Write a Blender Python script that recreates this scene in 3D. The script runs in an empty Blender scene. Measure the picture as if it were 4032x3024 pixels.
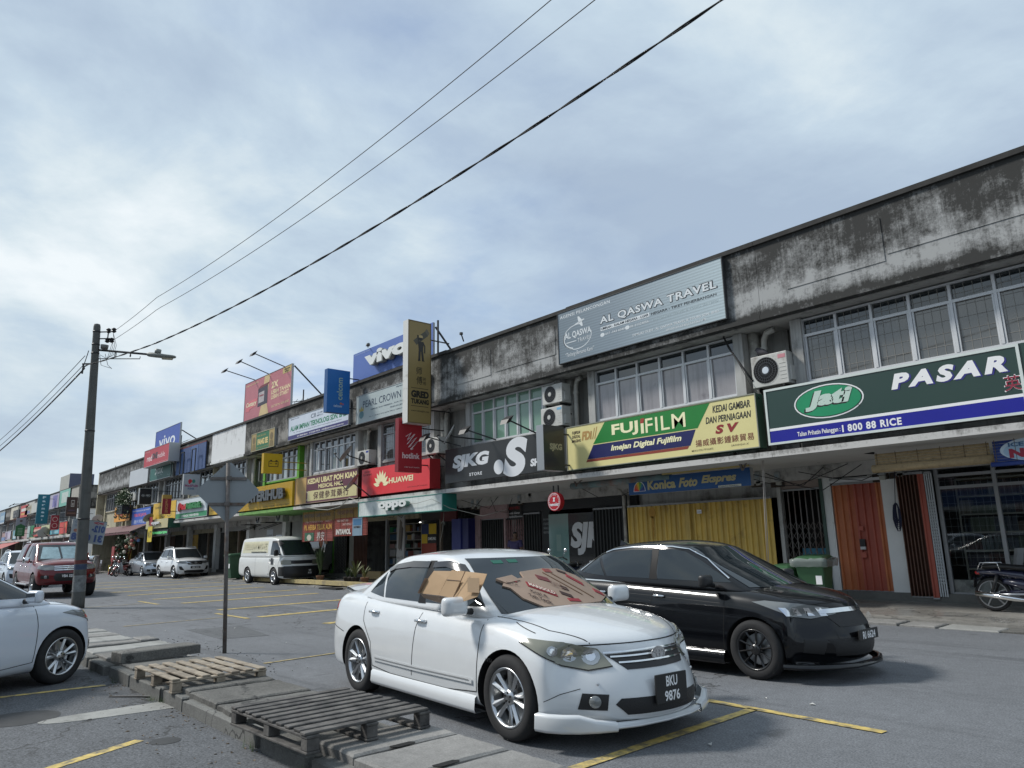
import bpy, bmesh, math, random
import numpy as np
from mathutils import Vector, Matrix
from mathutils.bvhtree import BVHTree
SC = bpy.context.scene; COL = SC.collection; PI = math.pi
random.seed(7)
# ------------------------------------------------------------ camera
F_PX, CX, CY, EYE = 2862.0, 2016.0, 1512.0, 1.53
def _n(v): v = np.array(v, float); return v/np.linalg.norm(v)
_vX = -_n([-550-CX, -(2195-CY), -F_PX]); _up = np.array([-297, 13112, -F_PX], float)
_up -= _up.dot(_vX)*_vX; _vZ = _n(_up); _vY = np.cross(_vZ, _vX); ROT = np.array([_vX, _vY, _vZ])
cam_data = bpy.data.cameras.new('camera'); cam = bpy.data.objects.new('camera', cam_data); COL.objects.link(cam)
cam_data.sensor_width = 36; cam_data.lens = 36*F_PX/4032; cam_data.clip_end = 3000; cam_data.clip_start = .05
cam.matrix_world = Matrix.Translation((0, 0, EYE)) @ Matrix([list(r) for r in ROT]).to_4x4()
SC.camera = cam
# ------------------------------------------------------------ light and sky
SUN_DIR = Vector((-1.0, -.75, 1.2)).normalized()       # towards the sun
sun_el = math.asin(SUN_DIR.z)
sd = bpy.data.lights.new('sun', 'SUN'); sd.energy = 3.5; sd.angle = math.radians(9.0); sd.color = (1, .965, .91)
sun = bpy.data.objects.new('sun', sd); COL.objects.link(sun); sun.rotation_euler = SUN_DIR.to_track_quat('Z', 'Y').to_euler()
W = bpy.data.worlds.new('World'); SC.world = W; W.use_nodes = True
def build_sky():
    nt = W.node_tree; N = nt.nodes; L = nt.links; N.clear()
    out = N.new('ShaderNodeOutputWorld'); bg = N.new('ShaderNodeBackground'); L.new(bg.outputs[0], out.inputs[0])
    sky = N.new('ShaderNodeTexSky'); sky.sky_type = 'NISHITA'; sky.sun_disc = False
    sky.sun_elevation = sun_el; sky.sun_rotation = math.atan2(SUN_DIR.x, SUN_DIR.y)
    sky.air_density = 1.2; sky.dust_density = 1.5
    tc = N.new('ShaderNodeTexCoord'); sep = N.new('ShaderNodeSeparateXYZ'); L.new(tc.outputs['Generated'], sep.inputs[0])
    def math_(op, a, b=None, c=None):
        m = N.new('ShaderNodeMath'); m.operation = op
        for i, v in enumerate((a, b, c)):
            if v is None: continue
            if isinstance(v, (int, float)): m.inputs[i].default_value = v
            else: L.new(v, m.inputs[i])
        return m.outputs[0]
    zz = math_('ADD', math_('MAXIMUM', sep.outputs[2], 0.0), .16)
    px = math_('DIVIDE', sep.outputs[0], zz); py = math_('DIVIDE', sep.outputs[1], zz)
    comb = N.new('ShaderNodeCombineXYZ'); L.new(px, comb.inputs[0]); L.new(py, comb.inputs[1])
    def noise(scale, detail, rough, dist, seed):
        mp = N.new('ShaderNodeMapping'); mp.inputs['Location'].default_value = (seed, seed*.7, 0); L.new(comb.outputs[0], mp.inputs[0])
        n = N.new('ShaderNodeTexNoise'); n.inputs['Scale'].default_value = scale; n.inputs['Detail'].default_value = detail
        n.inputs['Roughness'].default_value = rough; n.inputs['Distortion'].default_value = dist; L.new(mp.outputs[0], n.inputs[0]); return n.outputs[0]
    a = noise(.75, 9, .52, .3, 83.0); b = noise(.50, 10, .56, .45, 205.6); c3 = noise(2.2, 9, .62, .3, 7.0); b = math_('ADD', b, math_('MULTIPLY', math_('SUBTRACT', c3, .5), .30))
    def ramp(v, stops):
        r = N.new('ShaderNodeValToRGB'); el = r.color_ramp.elements
        el[0].position, el[0].color = stops[0][0], (*stops[0][1], 1); el[1].position, el[1].color = stops[-1][0], (*stops[-1][1], 1)
        for p, c in stops[1:-1]: e = el.new(p); e.color = (*c, 1)
        L.new(v, r.inputs[0]); return r.outputs[0]
    cover = ramp(a, [(.30, (.25,)*3), (.38, (.8,)*3), (.45, (1,)*3)])
    shade = ramp(b, [(.36, (4.4, 5.5, 7.0)), (.43, (5.1, 6.3, 7.7)), (.49, (6.0, 7.3, 8.5)), (.55, (7.4, 8.5, 9.2)), (.64, (9.4, 10.1, 10.5))])
    skyv = N.new('ShaderNodeMix'); skyv.data_type = 'RGBA'; skyv.blend_type = 'MULTIPLY'; skyv.inputs[0].default_value = 1
    L.new(sky.outputs[0], skyv.inputs[6]); skyv.inputs[7].default_value = (1.0, 1.15, 1.45, 1)
    mix = N.new('ShaderNodeMix'); mix.data_type = 'RGBA'; L.new(cover, mix.inputs[0]); L.new(skyv.outputs[2], mix.inputs[6]); L.new(shade, mix.inputs[7])
    # the band near the horizon is paler and evener
    hz = N.new('ShaderNodeMapRange'); L.new(sep.outputs[2], hz.inputs[0]); hz.inputs[1].default_value = 0; hz.inputs[2].default_value = .30
    hz.inputs[3].default_value = .85; hz.inputs[4].default_value = 0; hz.clamp = True
    mix2 = N.new('ShaderNodeMix'); mix2.data_type = 'RGBA'; L.new(hz.outputs[0], mix2.inputs[0]); L.new(mix.outputs[2], mix2.inputs[6]); mix2.inputs[7].default_value = (5.9, 7.0, 8.0, 1)
    L.new(mix2.outputs[2], bg.inputs[0]); bg.inputs[1].default_value = .094
build_sky()
SC.view_settings.view_transform = 'Standard'; SC.view_settings.look = 'None'; SC.view_settings.exposure = 0.0; SC.view_settings.gamma = 1
SC.view_settings.use_curve_mapping = False
SC.render.engine = 'CYCLES'; SC.cycles.max_bounces = 6; SC.cycles.use_denoising = True; SC.render.resolution_x = 1024; SC.render.resolution_y = 768
# ------------------------------------------------------------ measured points of the place (rays of the survey photograph met with real planes)
def _ray(x, y): return ROT @ np.array([x-CX, -(y-CY), -F_PX])
def on_y(x, y, Y): d = _ray(x, y); t = Y/d[1]; return (d[0]*t, Y, EYE+d[2]*t)
def on_x(x, y, X): d = _ray(x, y); t = X/d[0]; return (X, d[1]*t, EYE+d[2]*t)
def on_z(x, y, z=0.0): d = _ray(x, y); t = (z-EYE)/d[2]; return (d[0]*t, d[1]*t, z)
# ------------------------------------------------------------ materials
MATS = {}
def mat(name, col=(.5, .5, .5), rough=.6, metal=0, var=0.0, scale=3.0, bump=0.0, bscale=40.0, coat=0.0, streak=0.0, dirt=None, dirt_amt=0.0, emit=0.0, spec=.5, alpha=1.0, trans=0.0):
    """Principled material; var = brightness variation by noise, streak = vertical run marks, dirt = second colour spread by noise."""
    if name in MATS: return MATS[name]
    m = bpy.data.materials.new(name); m.use_nodes = True; nt = m.node_tree; N = nt.nodes; L = nt.links
    bs = N['Principled BSDF']; MATS[name] = m
    bs.inputs['Base Color'].default_value = (*col, 1); bs.inputs['Roughness'].default_value = rough; bs.inputs['Metallic'].default_value = metal
    bs.inputs['Coat Weight'].default_value = coat; bs.inputs['Coat Roughness'].default_value = .04; bs.inputs['Specular IOR Level'].default_value = spec
    bs.inputs['Alpha'].default_value = alpha; bs.inputs['Transmission Weight'].default_value = trans
    if emit: bs.inputs['Emission Color'].default_value = (*col, 1); bs.inputs['Emission Strength'].default_value = emit
    m.diffuse_color = (*col, 1)
    if not (var or bump or streak or dirt): return m
    geo = N.new('ShaderNodeNewGeometry')
    def nz(sc, detail=6, stretch=None, rgh=.6):
        mp = N.new('ShaderNodeMapping'); L.new(geo.outputs['Position'], mp.inputs[0])
        if stretch: mp.inputs['Scale'].default_value = stretch
        n = N.new('ShaderNodeTexNoise'); n.inputs['Scale'].default_value = sc; n.inputs['Detail'].default_value = detail; n.inputs['Roughness'].default_value = rgh
        L.new(mp.outputs[0], n.inputs[0]); return n.outputs[0]
    cur = None
    def mixc(fac, a, b, mode='MIX'):
        x = N.new('ShaderNodeMix'); x.data_type = 'RGBA'; x.blend_type = mode
        if isinstance(fac, float): x.inputs[0].default_value = fac
        else: L.new(fac, x.inputs[0])
        for i, v in ((6, a), (7, b)):
            if isinstance(v, tuple): x.inputs[i].default_value = (*v, 1)
            else: L.new(v, x.inputs[i])
        return x.outputs[2]
    def rng(v, a, b, lo=0.0, hi=1.0):
        r = N.new('ShaderNodeMapRange'); L.new(v, r.inputs[0]); r.inputs[1].default_value = a; r.inputs[2].default_value = b; r.inputs[3].default_value = lo; r.inputs[4].default_value = hi; return r.outputs[0]
    cur = col
    if dirt:
        cur = mixc(rng(nz(scale*.6, 9, None, .7), .62-dirt_amt*.35, .75-dirt_amt*.2), cur, dirt)
    if streak:
        cur = mixc(rng(nz(1.0, 6, (9, 9, .7), .65), .48, .72, 0.0, streak), cur, dirt or tuple(c*.3 for c in col))
    if var:
        v = rng(nz(scale, 8), .25, .75, 1-var, 1+var)
        cm = N.new('ShaderNodeCombineColor'); [L.new(v, cm.inputs[i]) for i in range(3)]
        cur = mixc(1.0, cur, cm.outputs[0], 'MULTIPLY')
    if not isinstance(cur, tuple): L.new(cur, bs.inputs['Base Color'])
    if bump:
        b = N.new('ShaderNodeBump'); b.inputs['Strength'].default_value = bump; b.inputs['Distance'].default_value = .01; L.new(nz(bscale, 4), b.inputs['Height']); L.new(b.outputs[0], bs.inputs['Normal'])
    return m
def rgb(h):   # sRGB hex to linear
    c = [int(h[i:i+2], 16)/255 for i in (0, 2, 4)]
    return tuple(x/12.92 if x <= .04045 else ((x+.055)/1.055)**2.4 for x in c)
def flat(h, rough=.5, **k):
    k.setdefault('var', .07); k.setdefault('scale', 1.3); return mat('paint_'+h, rgb(h), rough, **k)
# ------------------------------------------------------------ mesh building
class MB:
    def __init__(s): s.v = []; s.f = []; s.m = []
    def add(s, vs, fs, mi=0):
        o = len(s.v); s.v += [tuple(p) for p in vs]; s.f += [tuple(i+o for i in f) for f in fs]; s.m += [mi]*len(fs); return s
    def box(s, x0, x1, y0, y1, z0, z1, mi=0):
        if x0 > x1: x0, x1 = x1, x0
        if y0 > y1: y0, y1 = y1, y0
        if z0 > z1: z0, z1 = z1, z0
        return s.add([(x0,y0,z0),(x1,y0,z0),(x1,y1,z0),(x0,y1,z0),(x0,y0,z1),(x1,y0,z1),(x1,y1,z1),(x0,y1,z1)], [(0,3,2,1),(4,5,6,7),(0,1,5,4),(1,2,6,5),(2,3,7,6),(3,0,4,7)], mi)
    def bar(s, a, b, w, h=None, mi=0, up=(0,0,1)):      # rectangular bar from a to b
        a = Vector(a); b = Vector(b); d = (b-a).normalized(); h = h or w; u = Vector(up)
        if abs(d.dot(u)) > .95: u = Vector((1,0,0))
        s1 = d.cross(u).normalized()*w/2; s2 = s1.cross(d).normalized()*h/2
        vs = [p+q for p in (a, b) for q in (-s1-s2, s1-s2, s1+s2, -s1+s2)]
        return s.add(vs, [(0,1,2,3),(7,6,5,4),(0,4,5,1),(1,5,6,2),(2,6,7,3),(3,7,4,0)], mi)
    def tube(s, pts, r, n=8, mi=0, cap=True):
        pts = [Vector(p) for p in pts]; rs = r if isinstance(r, (list, tuple)) else [r]*len(pts); vs = []; ref = None
        for i, p in enumerate(pts):
            d = (pts[min(i+1, len(pts)-1)]-pts[max(i-1, 0)]).normalized()
            if ref is None: ref = Vector((0,0,1)) if abs(d.z) < .9 else Vector((1,0,0))
            e1 = (ref-d*ref.dot(d)).normalized(); e2 = d.cross(e1); ref = e1
            vs += [p+(e1*math.cos(2*PI*k/n)+e2*math.sin(2*PI*k/n))*rs[i] for k in range(n)]
        fs = [(i*n+k, i*n+(k+1)%n, (i+1)*n+(k+1)%n, (i+1)*n+k) for i in range(len(pts)-1) for k in range(n)]
        if cap: fs += [tuple(range(n-1, -1, -1)), tuple((len(pts)-1)*n+k for k in range(n))]
        return s.add(vs, fs, mi)
    def lathe(s, prof, n=24, axis='y', org=(0,0,0), mi=0):   # prof: (radius, along)
        vs = []
        for r, a in prof:
            for k in range(n):
                c, q = math.cos(2*PI*k/n)*r, math.sin(2*PI*k/n)*r
                vs.append({'y': (org[0]+c, org[1]+a, org[2]+q), 'z': (org[0]+c, org[1]+q, org[2]+a), 'x': (org[0]+a, org[1]+c, org[2]+q)}[axis])
        fs = [(i*n+k, i*n+(k+1)%n, (i+1)*n+(k+1)%n, (i+1)*n+k) for i in range(len(prof)-1) for k in range(n)]
        return s.add(vs, fs, mi)
    def prism(s, poly, d0, d1, frame, mi=0):                 # poly in (u,v), extruded along normal between d0 and d1; frame=(O,U,V,N)
        O, U, V, Nn = frame; n = len(poly)
        vs = [O+U*a+V*b+Nn*d for d in (d0, d1) for a, b in poly]
        ar = sum(poly[i][0]*poly[(i+1)%n][1]-poly[(i+1)%n][0]*poly[i][1] for i in range(n))
        top = tuple(range(n, 2*n)); bot = tuple(range(n-1, -1, -1)); sd_ = [(i, (i+1)%n, n+(i+1)%n, n+i) for i in range(n)]
        if ar < 0: top = top[::-1]; bot = bot[::-1]; sd_ = [f[::-1] for f in sd_]
        return s.add(vs, [top, bot]+sd_, mi)
    def grid(s, rows, mi=0, close=False):                    # rows of equal-length point lists
        n = len(rows[0]); vs = [p for r in rows for p in r]
        return s.add(vs, [(i*n+k, i*n+k+1, (i+1)*n+k+1, (i+1)*n+k) for i in range(len(rows)-1) for k in range(n-1)], mi)
    def mesh(s, name, mats, smooth=False):
        me = bpy.data.meshes.new(name); me.from_pydata([tuple(p) for p in s.v], [], s.f)
        for q in (mats if isinstance(mats, (list, tuple)) else [mats]): me.materials.append(q)
        if any(s.m): me.polygons.foreach_set('material_index', s.m)
        if smooth: me.polygons.foreach_set('use_smooth', [True]*len(me.polygons))
        me.update(); return me
    def build(s, name, mats, parent=None, smooth=False, local=False):
        return link(name, s.mesh(name, mats, smooth), parent, local)
def link(name, me, parent=None, local=False):
    o = bpy.data.objects.new(name, me); COL.objects.link(o)
    if parent is not None:
        o.parent = parent
        if not local:
            off = Vector((0,0,0)); p = parent
            while p is not None: off += p.location; p = p.parent
            o.location = -off
    return o
def tag(o, label=None, cat=None, group=None, kind=None):
    for k, v in (('label', label), ('category', cat), ('group', group), ('kind', kind)):
        if v: o[k] = v
    return o
def thing(name, label, cat, loc=(0,0,0), rz=0, group=None):
    o = bpy.data.objects.new(name, None); COL.objects.link(o); o.location = loc; o.rotation_euler[2] = rz; o.empty_display_size = .1
    return tag(o, label, cat, group)
def copy_tree(o, parent=None):
    c = o.copy(); COL.objects.link(c)
    if parent is not None: c.parent = parent
    for ch in list(o.children): copy_tree(ch, c)
    return c
def bevel_mesh(me, w=.01, seg=2, ang=30):
    bm = bmesh.new(); bm.from_mesh(me); bmesh.ops.bevel(bm, geom=[e for e in bm.edges if e.is_manifold and e.calc_face_angle(0) > math.radians(ang)], offset=w, segments=seg, profile=.6, affect='EDGES', clamp_overlap=True)
    bm.to_mesh(me); bm.free(); return me
_txt = {}
def text_mesh(body, bold=0.0, shear=0.0, ext=0.0, res=3, space=1.0):
    k = (body, bold, shear, ext, res, space)
    if k in _txt: return _txt[k]
    c = bpy.data.curves.new('t', 'FONT'); c.body = body; c.offset = .004 if any(ord(q) > 0x2e00 for q in body) else min(.062, bold*1.05+.003); c.shear = shear; c.extrude = ext; c.resolution_u = res; c.space_character = space; c.align_x = 'CENTER'; c.space_line = 1.05
    o = bpy.data.objects.new('t', c); me = bpy.data.meshes.new_from_object(o); n = len(me.vertices); co = np.empty(n*3, np.float32); me.vertices.foreach_get('co', co); co = co.reshape(-1, 3)
    fs = [tuple(p.vertices) for p in me.polygons]
    bpy.data.objects.remove(o); bpy.data.curves.remove(c); bpy.data.meshes.remove(me)
    lo = co.min(0); hi = co.max(0); co[:, :2] = (co[:, :2]-lo[:2])/(hi[:2]-lo[:2]); 
    if ext: co[:, 2] = (co[:, 2]+ext)/(2*ext)
    _txt[k] = (co, fs); return _txt[k]
class Face:
    """A flat sign face: O lower-left corner, U right, V up, N out; w,h size in metres. Items are placed in fractions of w,h."""
    def __init__(s, O, U, V, N, w, h, parent): s.O, s.U, s.V, s.N, s.w, s.h, s.parent, s.d = Vector(O), Vector(U), Vector(V), Vector(N), w, h, parent, .004
    def text(s, body, u0, v0, u1, v1, m, bold=0.0, shear=0.0, ext=0.0, d=None, name='lettering', res=3, space=1.0, rot=0, mirror=False, slope=0.0):
        co, fs = text_mesh(body, bold, shear, .05 if ext else 0, res, space); mb = MB(); d = d or s.d+.004
        vs = []
        for x, y, z in co.tolist():
            if rot == 90: x, y = 1-y, x            # reads upwards
            if rot == -90: x, y = y, 1-x
            if mirror: x = 1-x
            u = (u0+(u1-u0)*x)*s.w; v = (v0+(v1-v0)*y)*s.h + slope*(u1-u0)*x*s.w
            vs.append(s.O+s.U*u+s.V*v+s.N*(d-.02+(z*ext*.12+.02 if ext else .02)))
        if mirror: fs = [f[::-1] for f in fs]
        mb.add(vs, fs); return mb.build(name, m, s.parent)
    def poly(s, pts, m, d=.002, name='stripe', thick=.002):
        mb = MB(); mb.prism([(u*s.w, v*s.h) for u, v in pts], d-thick if d-thick > 0 else 0.0005, d, (s.O, s.U, s.V, s.N)); return mb.build(name, m, s.parent)
    def rect(s, u0, v0, u1, v1, m, d=.002, name='stripe', thick=.002): return s.poly([(u0,v0),(u1,v0),(u1,v1),(u0,v1)], m, d, name, thick)
    def ell(s, cu, cv, ru, rv, m, d=.002, name='emblem', n=32, thick=.002, a0=0, a1=360):
        full = a1-a0 >= 360; st = [a0+(a1-a0)*i/n for i in range(n if full else n+1)]
        return s.poly([(cu+ru*math.cos(math.radians(a)), cv+rv*math.sin(math.radians(a))) for a in st]+([] if full else [(cu, cv)]), m, d, name, thick)
    def ring(s, cu, cv, ru, rv, t, m, d=.004, name='emblem', n=28, a0=0, a1=360):
        mb = MB(); i_, o_ = [], []
        for i in range(n+1):
            a = math.radians(a0+(a1-a0)*i/n); c, q = math.cos(a), math.sin(a)
            o_.append(s.O+s.U*((cu+ru*c)*s.w)+s.V*((cv+rv*q)*s.h)+s.N*d); i_.append(s.O+s.U*((cu+ru*c)*s.w-t*c)+s.V*((cv+rv*q)*s.h-t*q)+s.N*d)
        mb.grid([i_, o_]); mb.f = [f[::-1] for f in mb.f]; return mb.build(name, m, s.parent)
# ------------------------------------------------------------ shared materials
GLASS = mat('car_glass', (.014, .020, .024), .02, spec=.6, coat=.22); GLASS.node_tree.nodes['Principled BSDF'].inputs['Coat IOR'].default_value = 1.75
TYRE = mat('tyre', (.018, .018, .019), .85, var=.25, scale=30)
BLACKP = mat('black_plastic', (.015, .015, .016), .45); PILLAR = mat('pillar_film', (.008, .008, .009), .5, spec=.15); DARK = mat('dark_gap', (.004, .004, .004), .9)
CHROME = mat('chrome', (.78, .79, .8), .12, 1.0); ALLOY = mat('alloy', (.55, .56, .57), .3, 1.0); BLKALLOY = mat('black_alloy', (.015, .015, .016), .3, coat=.4)
LAMPG = mat('lamp_glass', (.16, .17, .17), .08, coat=.8, spec=.8); LAMPD = mat('lamp_inner', (.45, .46, .46), .2, .8); AMBER = mat('amber', (.6, .25, .04), .3); REDL = mat('red_lamp', (.42, .01, .012), .15, coat=.5)
LAMPH = mat('lamp_hazed', (.20, .20, .155), .15, coat=1.0); WHITE = mat('white_print', (.8, .8, .8), .5); BLACK = mat('black_print', (.012, .012, .012), .5)
SILV = mat('silver_trim', (.6, .61, .62), .3, .7); MESHG = mat('grille_mesh', (.012, .012, .013), .5, bump=.4, bscale=120)
BLKPAINT = mat('black_metallic_paint', (.003, .0035, .005), .3, coat=.75, spec=.1); SILPAINT = mat('silver_paint', (.42, .45, .48), .3, .5, coat=.8)
WHTPAINT = mat('white_paint', (.74, .75, .75), .25, coat=1.0); REDPAINT = mat('dark_red_paint', (.13, .007, .010), .35, coat=.8, spec=.2); VANPAINT = mat('van_white_paint', (.66, .67, .65), .4, coat=.4, var=.05, scale=2)
BLUWHT = mat('blue_white_paint', (.60, .65, .72), .22, coat=1.0); GREYP = mat('grey_paint', (.05, .052, .058), .3, coat=.8)
# ============================================================ ground, road, kerbs, slabs, pallets
def ground_mat(name, base, speck=.35, patch=.25, stain=(.02, .02, .02), wet=False, sc=1.0, dark=1.0):
    m = bpy.data.materials.new(name); m.use_nodes = True; nt = m.node_tree; N = nt.nodes; L = nt.links; bs = N['Principled BSDF']; MATS[name] = m
    geo = N.new('ShaderNodeNewGeometry')
    def nz(scale, det=6, rgh=.6, st=None, off=0, dist=0.0):
        mp = N.new('ShaderNodeMapping'); L.new(geo.outputs['Position'], mp.inputs[0]); mp.inputs['Location'].default_value = (off, off, 0)
        if st: mp.inputs['Scale'].default_value = st
        n = N.new('ShaderNodeTexNoise'); n.inputs['Scale'].default_value = scale; n.inputs['Detail'].default_value = det; n.inputs['Roughness'].default_value = rgh; n.inputs['Distortion'].default_value = dist; L.new(mp.outputs[0], n.inputs[0]); return n.outputs[0]
    def rng(v, a, b, lo, hi):
        r = N.new('ShaderNodeMapRange'); L.new(v, r.inputs[0]); r.inputs[1].default_value = a; r.inputs[2].default_value = b; r.inputs[3].default_value = lo; r.inputs[4].default_value = hi; return r.outputs[0]
    def mul(a, b):
        x = N.new('ShaderNodeMath'); x.operation = 'MULTIPLY'; L.new(a, x.inputs[0]); L.new(b, x.inputs[1]); return x.outputs[0]
    v = mul(rng(nz(60*sc, 5, .85), .32, .68, 1-speck, 1+speck), rng(nz(.35*sc, 7, .65), .3, .7, 1-patch, 1+patch)); v = mul(v, rng(nz(9*sc, 5, .7, None, 5), .3, .7, .86, 1.14))
    v = mul(v, rng(nz(.8*sc, 6, .7, (.25, 2.2, 1), 9), .52, .68, 1.0, .70)); v = mul(v, rng(nz(2.3*sc, 3, .5, (1, .5, 1), 31, .6), .66, .74, 1.0, .6))
    cc = N.new('ShaderNodeCombineColor'); [L.new(v, cc.inputs[i]) for i in range(3)]
    mx = N.new('ShaderNodeMix'); mx.data_type = 'RGBA'; mx.blend_type = 'MULTIPLY'; mx.inputs[0].default_value = 1; mx.inputs[6].default_value = (*base, 1); L.new(cc.outputs[0], mx.inputs[7])
    cr = N.new('ShaderNodeTexVoronoi'); cr.feature = 'DISTANCE_TO_EDGE'; cr.inputs['Scale'].default_value = .55*sc; mp = N.new('ShaderNodeMapping'); L.new(geo.outputs['Position'], mp.inputs[0])
    ad = N.new('ShaderNodeVectorMath'); ad.operation = 'ADD'; L.new(mp.outputs[0], ad.inputs[0]); nn = N.new('ShaderNodeTexNoise'); nn.inputs['Scale'].default_value = 2.5; nn.inputs['Detail'].default_value = 6; L.new(geo.outputs['Position'], nn.inputs[0]); L.new(nn.outputs[1], ad.inputs[1]); L.new(ad.outputs[0], cr.inputs[0])
    gate = rng(nz(.22, 2, .5, None, 50), .52, .6, 0, 1); crk = mul(rng(cr.outputs[0], .0, .012, 1, 0), gate)
    m2 = N.new('ShaderNodeMix'); m2.data_type = 'RGBA'; L.new(crk, m2.inputs[0]); L.new(mx.outputs[2], m2.inputs[6]); m2.inputs[7].default_value = (*stain, 1); L.new(m2.outputs[2], bs.inputs['Base Color'])
    if wet: L.new(rng(nz(1.1, 5, .6, (.6, 1, 1), 3), .42, .58, .22, .75), bs.inputs['Roughness'])
    else: bs.inputs['Roughness'].default_value = .88
    b = N.new('ShaderNodeBump'); b.inputs['Strength'].default_value = .35; b.inputs['Distance'].default_value = .006; L.new(nz(70*sc, 4, .8), b.inputs['Height']); L.new(b.outputs[0], bs.inputs['Normal']); return m
ASPH = ground_mat('asphalt', (.135, .142, .152), .8, .16); WALK = ground_mat('walkway_concrete', (.24, .23, .21), .15, .3, wet=True); EARTH = ground_mat('far_ground', (.11, .11, .09), .2, .3)
SLABM = ground_mat('old_concrete_slab', (.20, .195, .185), .3, .35, sc=1.3); ROUGHM = ground_mat('rough_concrete', (.125, .122, .112), .55, .4, sc=.9); PALEM = ground_mat('pale_concrete', (.27, .27, .255), .12, .25, sc=1.5); KERBM = ground_mat('kerb_concrete', (.15, .15, .14), .4, .35, sc=1.4)
YEL = mat('road_yellow', (.56, .42, .13), .75, var=.25, scale=14, dirt=(.13, .125, .11), dirt_amt=.50); YEL2 = mat('road_yellow_worn', (.42, .33, .15), .75, var=.25, scale=14, dirt=(.11, .11, .10), dirt_amt=.55)
def structure(name, mb, m, smooth=False): return tag(mb.build(name, m, None, smooth), kind='structure')
mb = MB(); mb.box(-1500, 1500, -1500, 1500, -.5, -.03); structure('ground', mb, EARTH)
mb = MB(); mb.box(-330, 60, -45, 13.42, -.06, 0); structure('road', mb, ASPH)
LOTM = ground_mat('parking_asphalt', (.088, .093, .10), .95, .22, sc=.8); mb = MB(); mb.box(-60, 20, -22, 2.52, .0005, .0035); structure('parking_lot', mb, LOTM)
# walkway in front of the shops, gently rising to the shopfronts
def walk_z(y): return .07+.12*(y-13.98)/2.3
mb = MB(); mb.add([(-66, 13.98, -.05), (6, 13.98, -.05), (6, 13.98, .07), (-66, 13.98, .07), (6, 16.5, .2), (-66, 16.5, .2), (6, 16.5, -.05), (-66, 16.5, -.05)], [(0,1,2,3), (3,2,4,5), (1,6,4,2), (6,7,5,4), (7,0,3,5)]); structure('walkway', mb, WALK)
mb = MB(); mb.box(-66, 6, 13.42, 13.98, -.4, -.02); structure('drain_bed', mb, DARK)
mb = MB(); mb.box(-330, -74, 13.42, 13.98, -.05, .1); mb.box(-330, -74, 13.98, 17, -.05, .14); structure('far_pavement', mb, WALK)
def slab(name, x0, x1, y0, y1, z0, z1, m, parent, jit=.008, chip=0.0, seed=0, tilt=(0, 0)):
    """a worn slab: top edge outline with small irregular chips"""
    r = random.Random(seed); pts = []; n = 7
    for (a, b) in (((x0, y0), (x1, y0)), ((x1, y0), (x1, y1)), ((x1, y1), (x0, y1)), ((x0, y1), (x0, y0))):
        for i in range(n): t = i/n; j = (r.uniform(-1, 1)*jit+(chip*.35*r.random() if r.random() < .2 else 0)); nx, ny = (b[1]-a[1]), (a[0]-b[0]); q = math.hypot(nx, ny); pts.append((a[0]+(b[0]-a[0])*t-nx/q*abs(j), a[1]+(b[1]-a[1])*t-ny/q*abs(j)))
    cx, cy = (x0+x1)/2, (y0+y1)/2; zz = lambda x, y: tilt[0]*(x-cx)+tilt[1]*(y-cy)
    k = len(pts); ins = [(cx+(x-cx)*(1-.02/max(.1, abs(x1-x0)/2)), cy+(y-cy)*(1-.02/max(.1, abs(y1-y0)/2))) for x, y in pts]
    vs = [(x, y, z0+zz(x, y)) for x, y in pts]+[(x, y, z1-.012+zz(x, y)) for x, y in pts]+[(x, y, z1+zz(x, y)+r.uniform(-.003, .003)) for x, y in ins]
    fs = [(i, (i+1) % k, k+(i+1) % k, k+i) for i in range(k)]+[(k+i, k+(i+1) % k, 2*k+(i+1) % k, 2*k+i) for i in range(k)]+[tuple(range(2*k, 3*k)), tuple(range(k-1, -1, -1))]
    mb = MB(); mb.add(vs, fs); return mb.build(name, m, parent)
# drain cover slabs along the shop side
g = MB(); g.box(-66, 6, 13.42, 13.98, -.02, -.015); dr = structure('drain_channel', g, mat('drain_dark', (.02, .02, .02), .9)); x = 3.0; i = 0
while x > -66:
    w = random.uniform(.56, .9); pale = -4.95 < x-w/2 < -4.2
    s_ = slab('drain_cover', x-w+.018, x-.018, 13.40, 13.965, -.05, .035+random.uniform(-.012, .018), PALEM if pale else (SLABM if random.random() < .6 else ROUGHM), dr, .01, .05, i, (random.uniform(-.02, .02), random.uniform(-.02, .02)))
    x -= w; i += 1
# ---- painted markings, 4 mm sheets
def stripe(p, q, w, m=YEL, name='road_marking'):
    p = Vector((*p, 0)); q = Vector((*q, 0)); d = (q-p).normalized(); s_ = Vector((-d.y, d.x, 0))*w/2; mb = MB(); n = max(2, int((q-p).length/.25)); r = random.Random(int(p.x*31)); lo, hi = [], []
    for i in range(n+1): c = p+(q-p)*i/n+Vector((0, 0, .0075)); lo.append(c-s_*(1+r.uniform(-.08, .08))); hi.append(c+s_*(1+r.uniform(-.08, .08)))
    mb.grid([lo, hi]); mb.f = [f[::-1] for f in mb.f]; return structure(name, mb, m)
stripe((-3.80, 2.6), (-3.92, 6.28), .10); stripe((-4.65, 6.33), (-2.75, 6.25), .10)
stripe((-6.3, .75), (-6.93, 1.92), .10); stripe((on_z(0, 2748)[0], on_z(0, 2748)[1]), (-10.0, 2.35), .09)
for x, y0, y1 in [(-14.2, 7.3, 9.0), (-16.85, 7.0, 10.2), (-19.7, 7.1, 11.2), (-23.2, 7.3, 11.8), (-25.9, 7.25, 12.3), (-29.1, 7.3, 12.4), (-31.9, 7.4, 13.0), (-35.5, 7.5, 13.1), (-38.6, 7.6, 13.1), (-42, 7.8, 13.1)]: stripe((x, y0), (x-.35, y1), .27)
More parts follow.
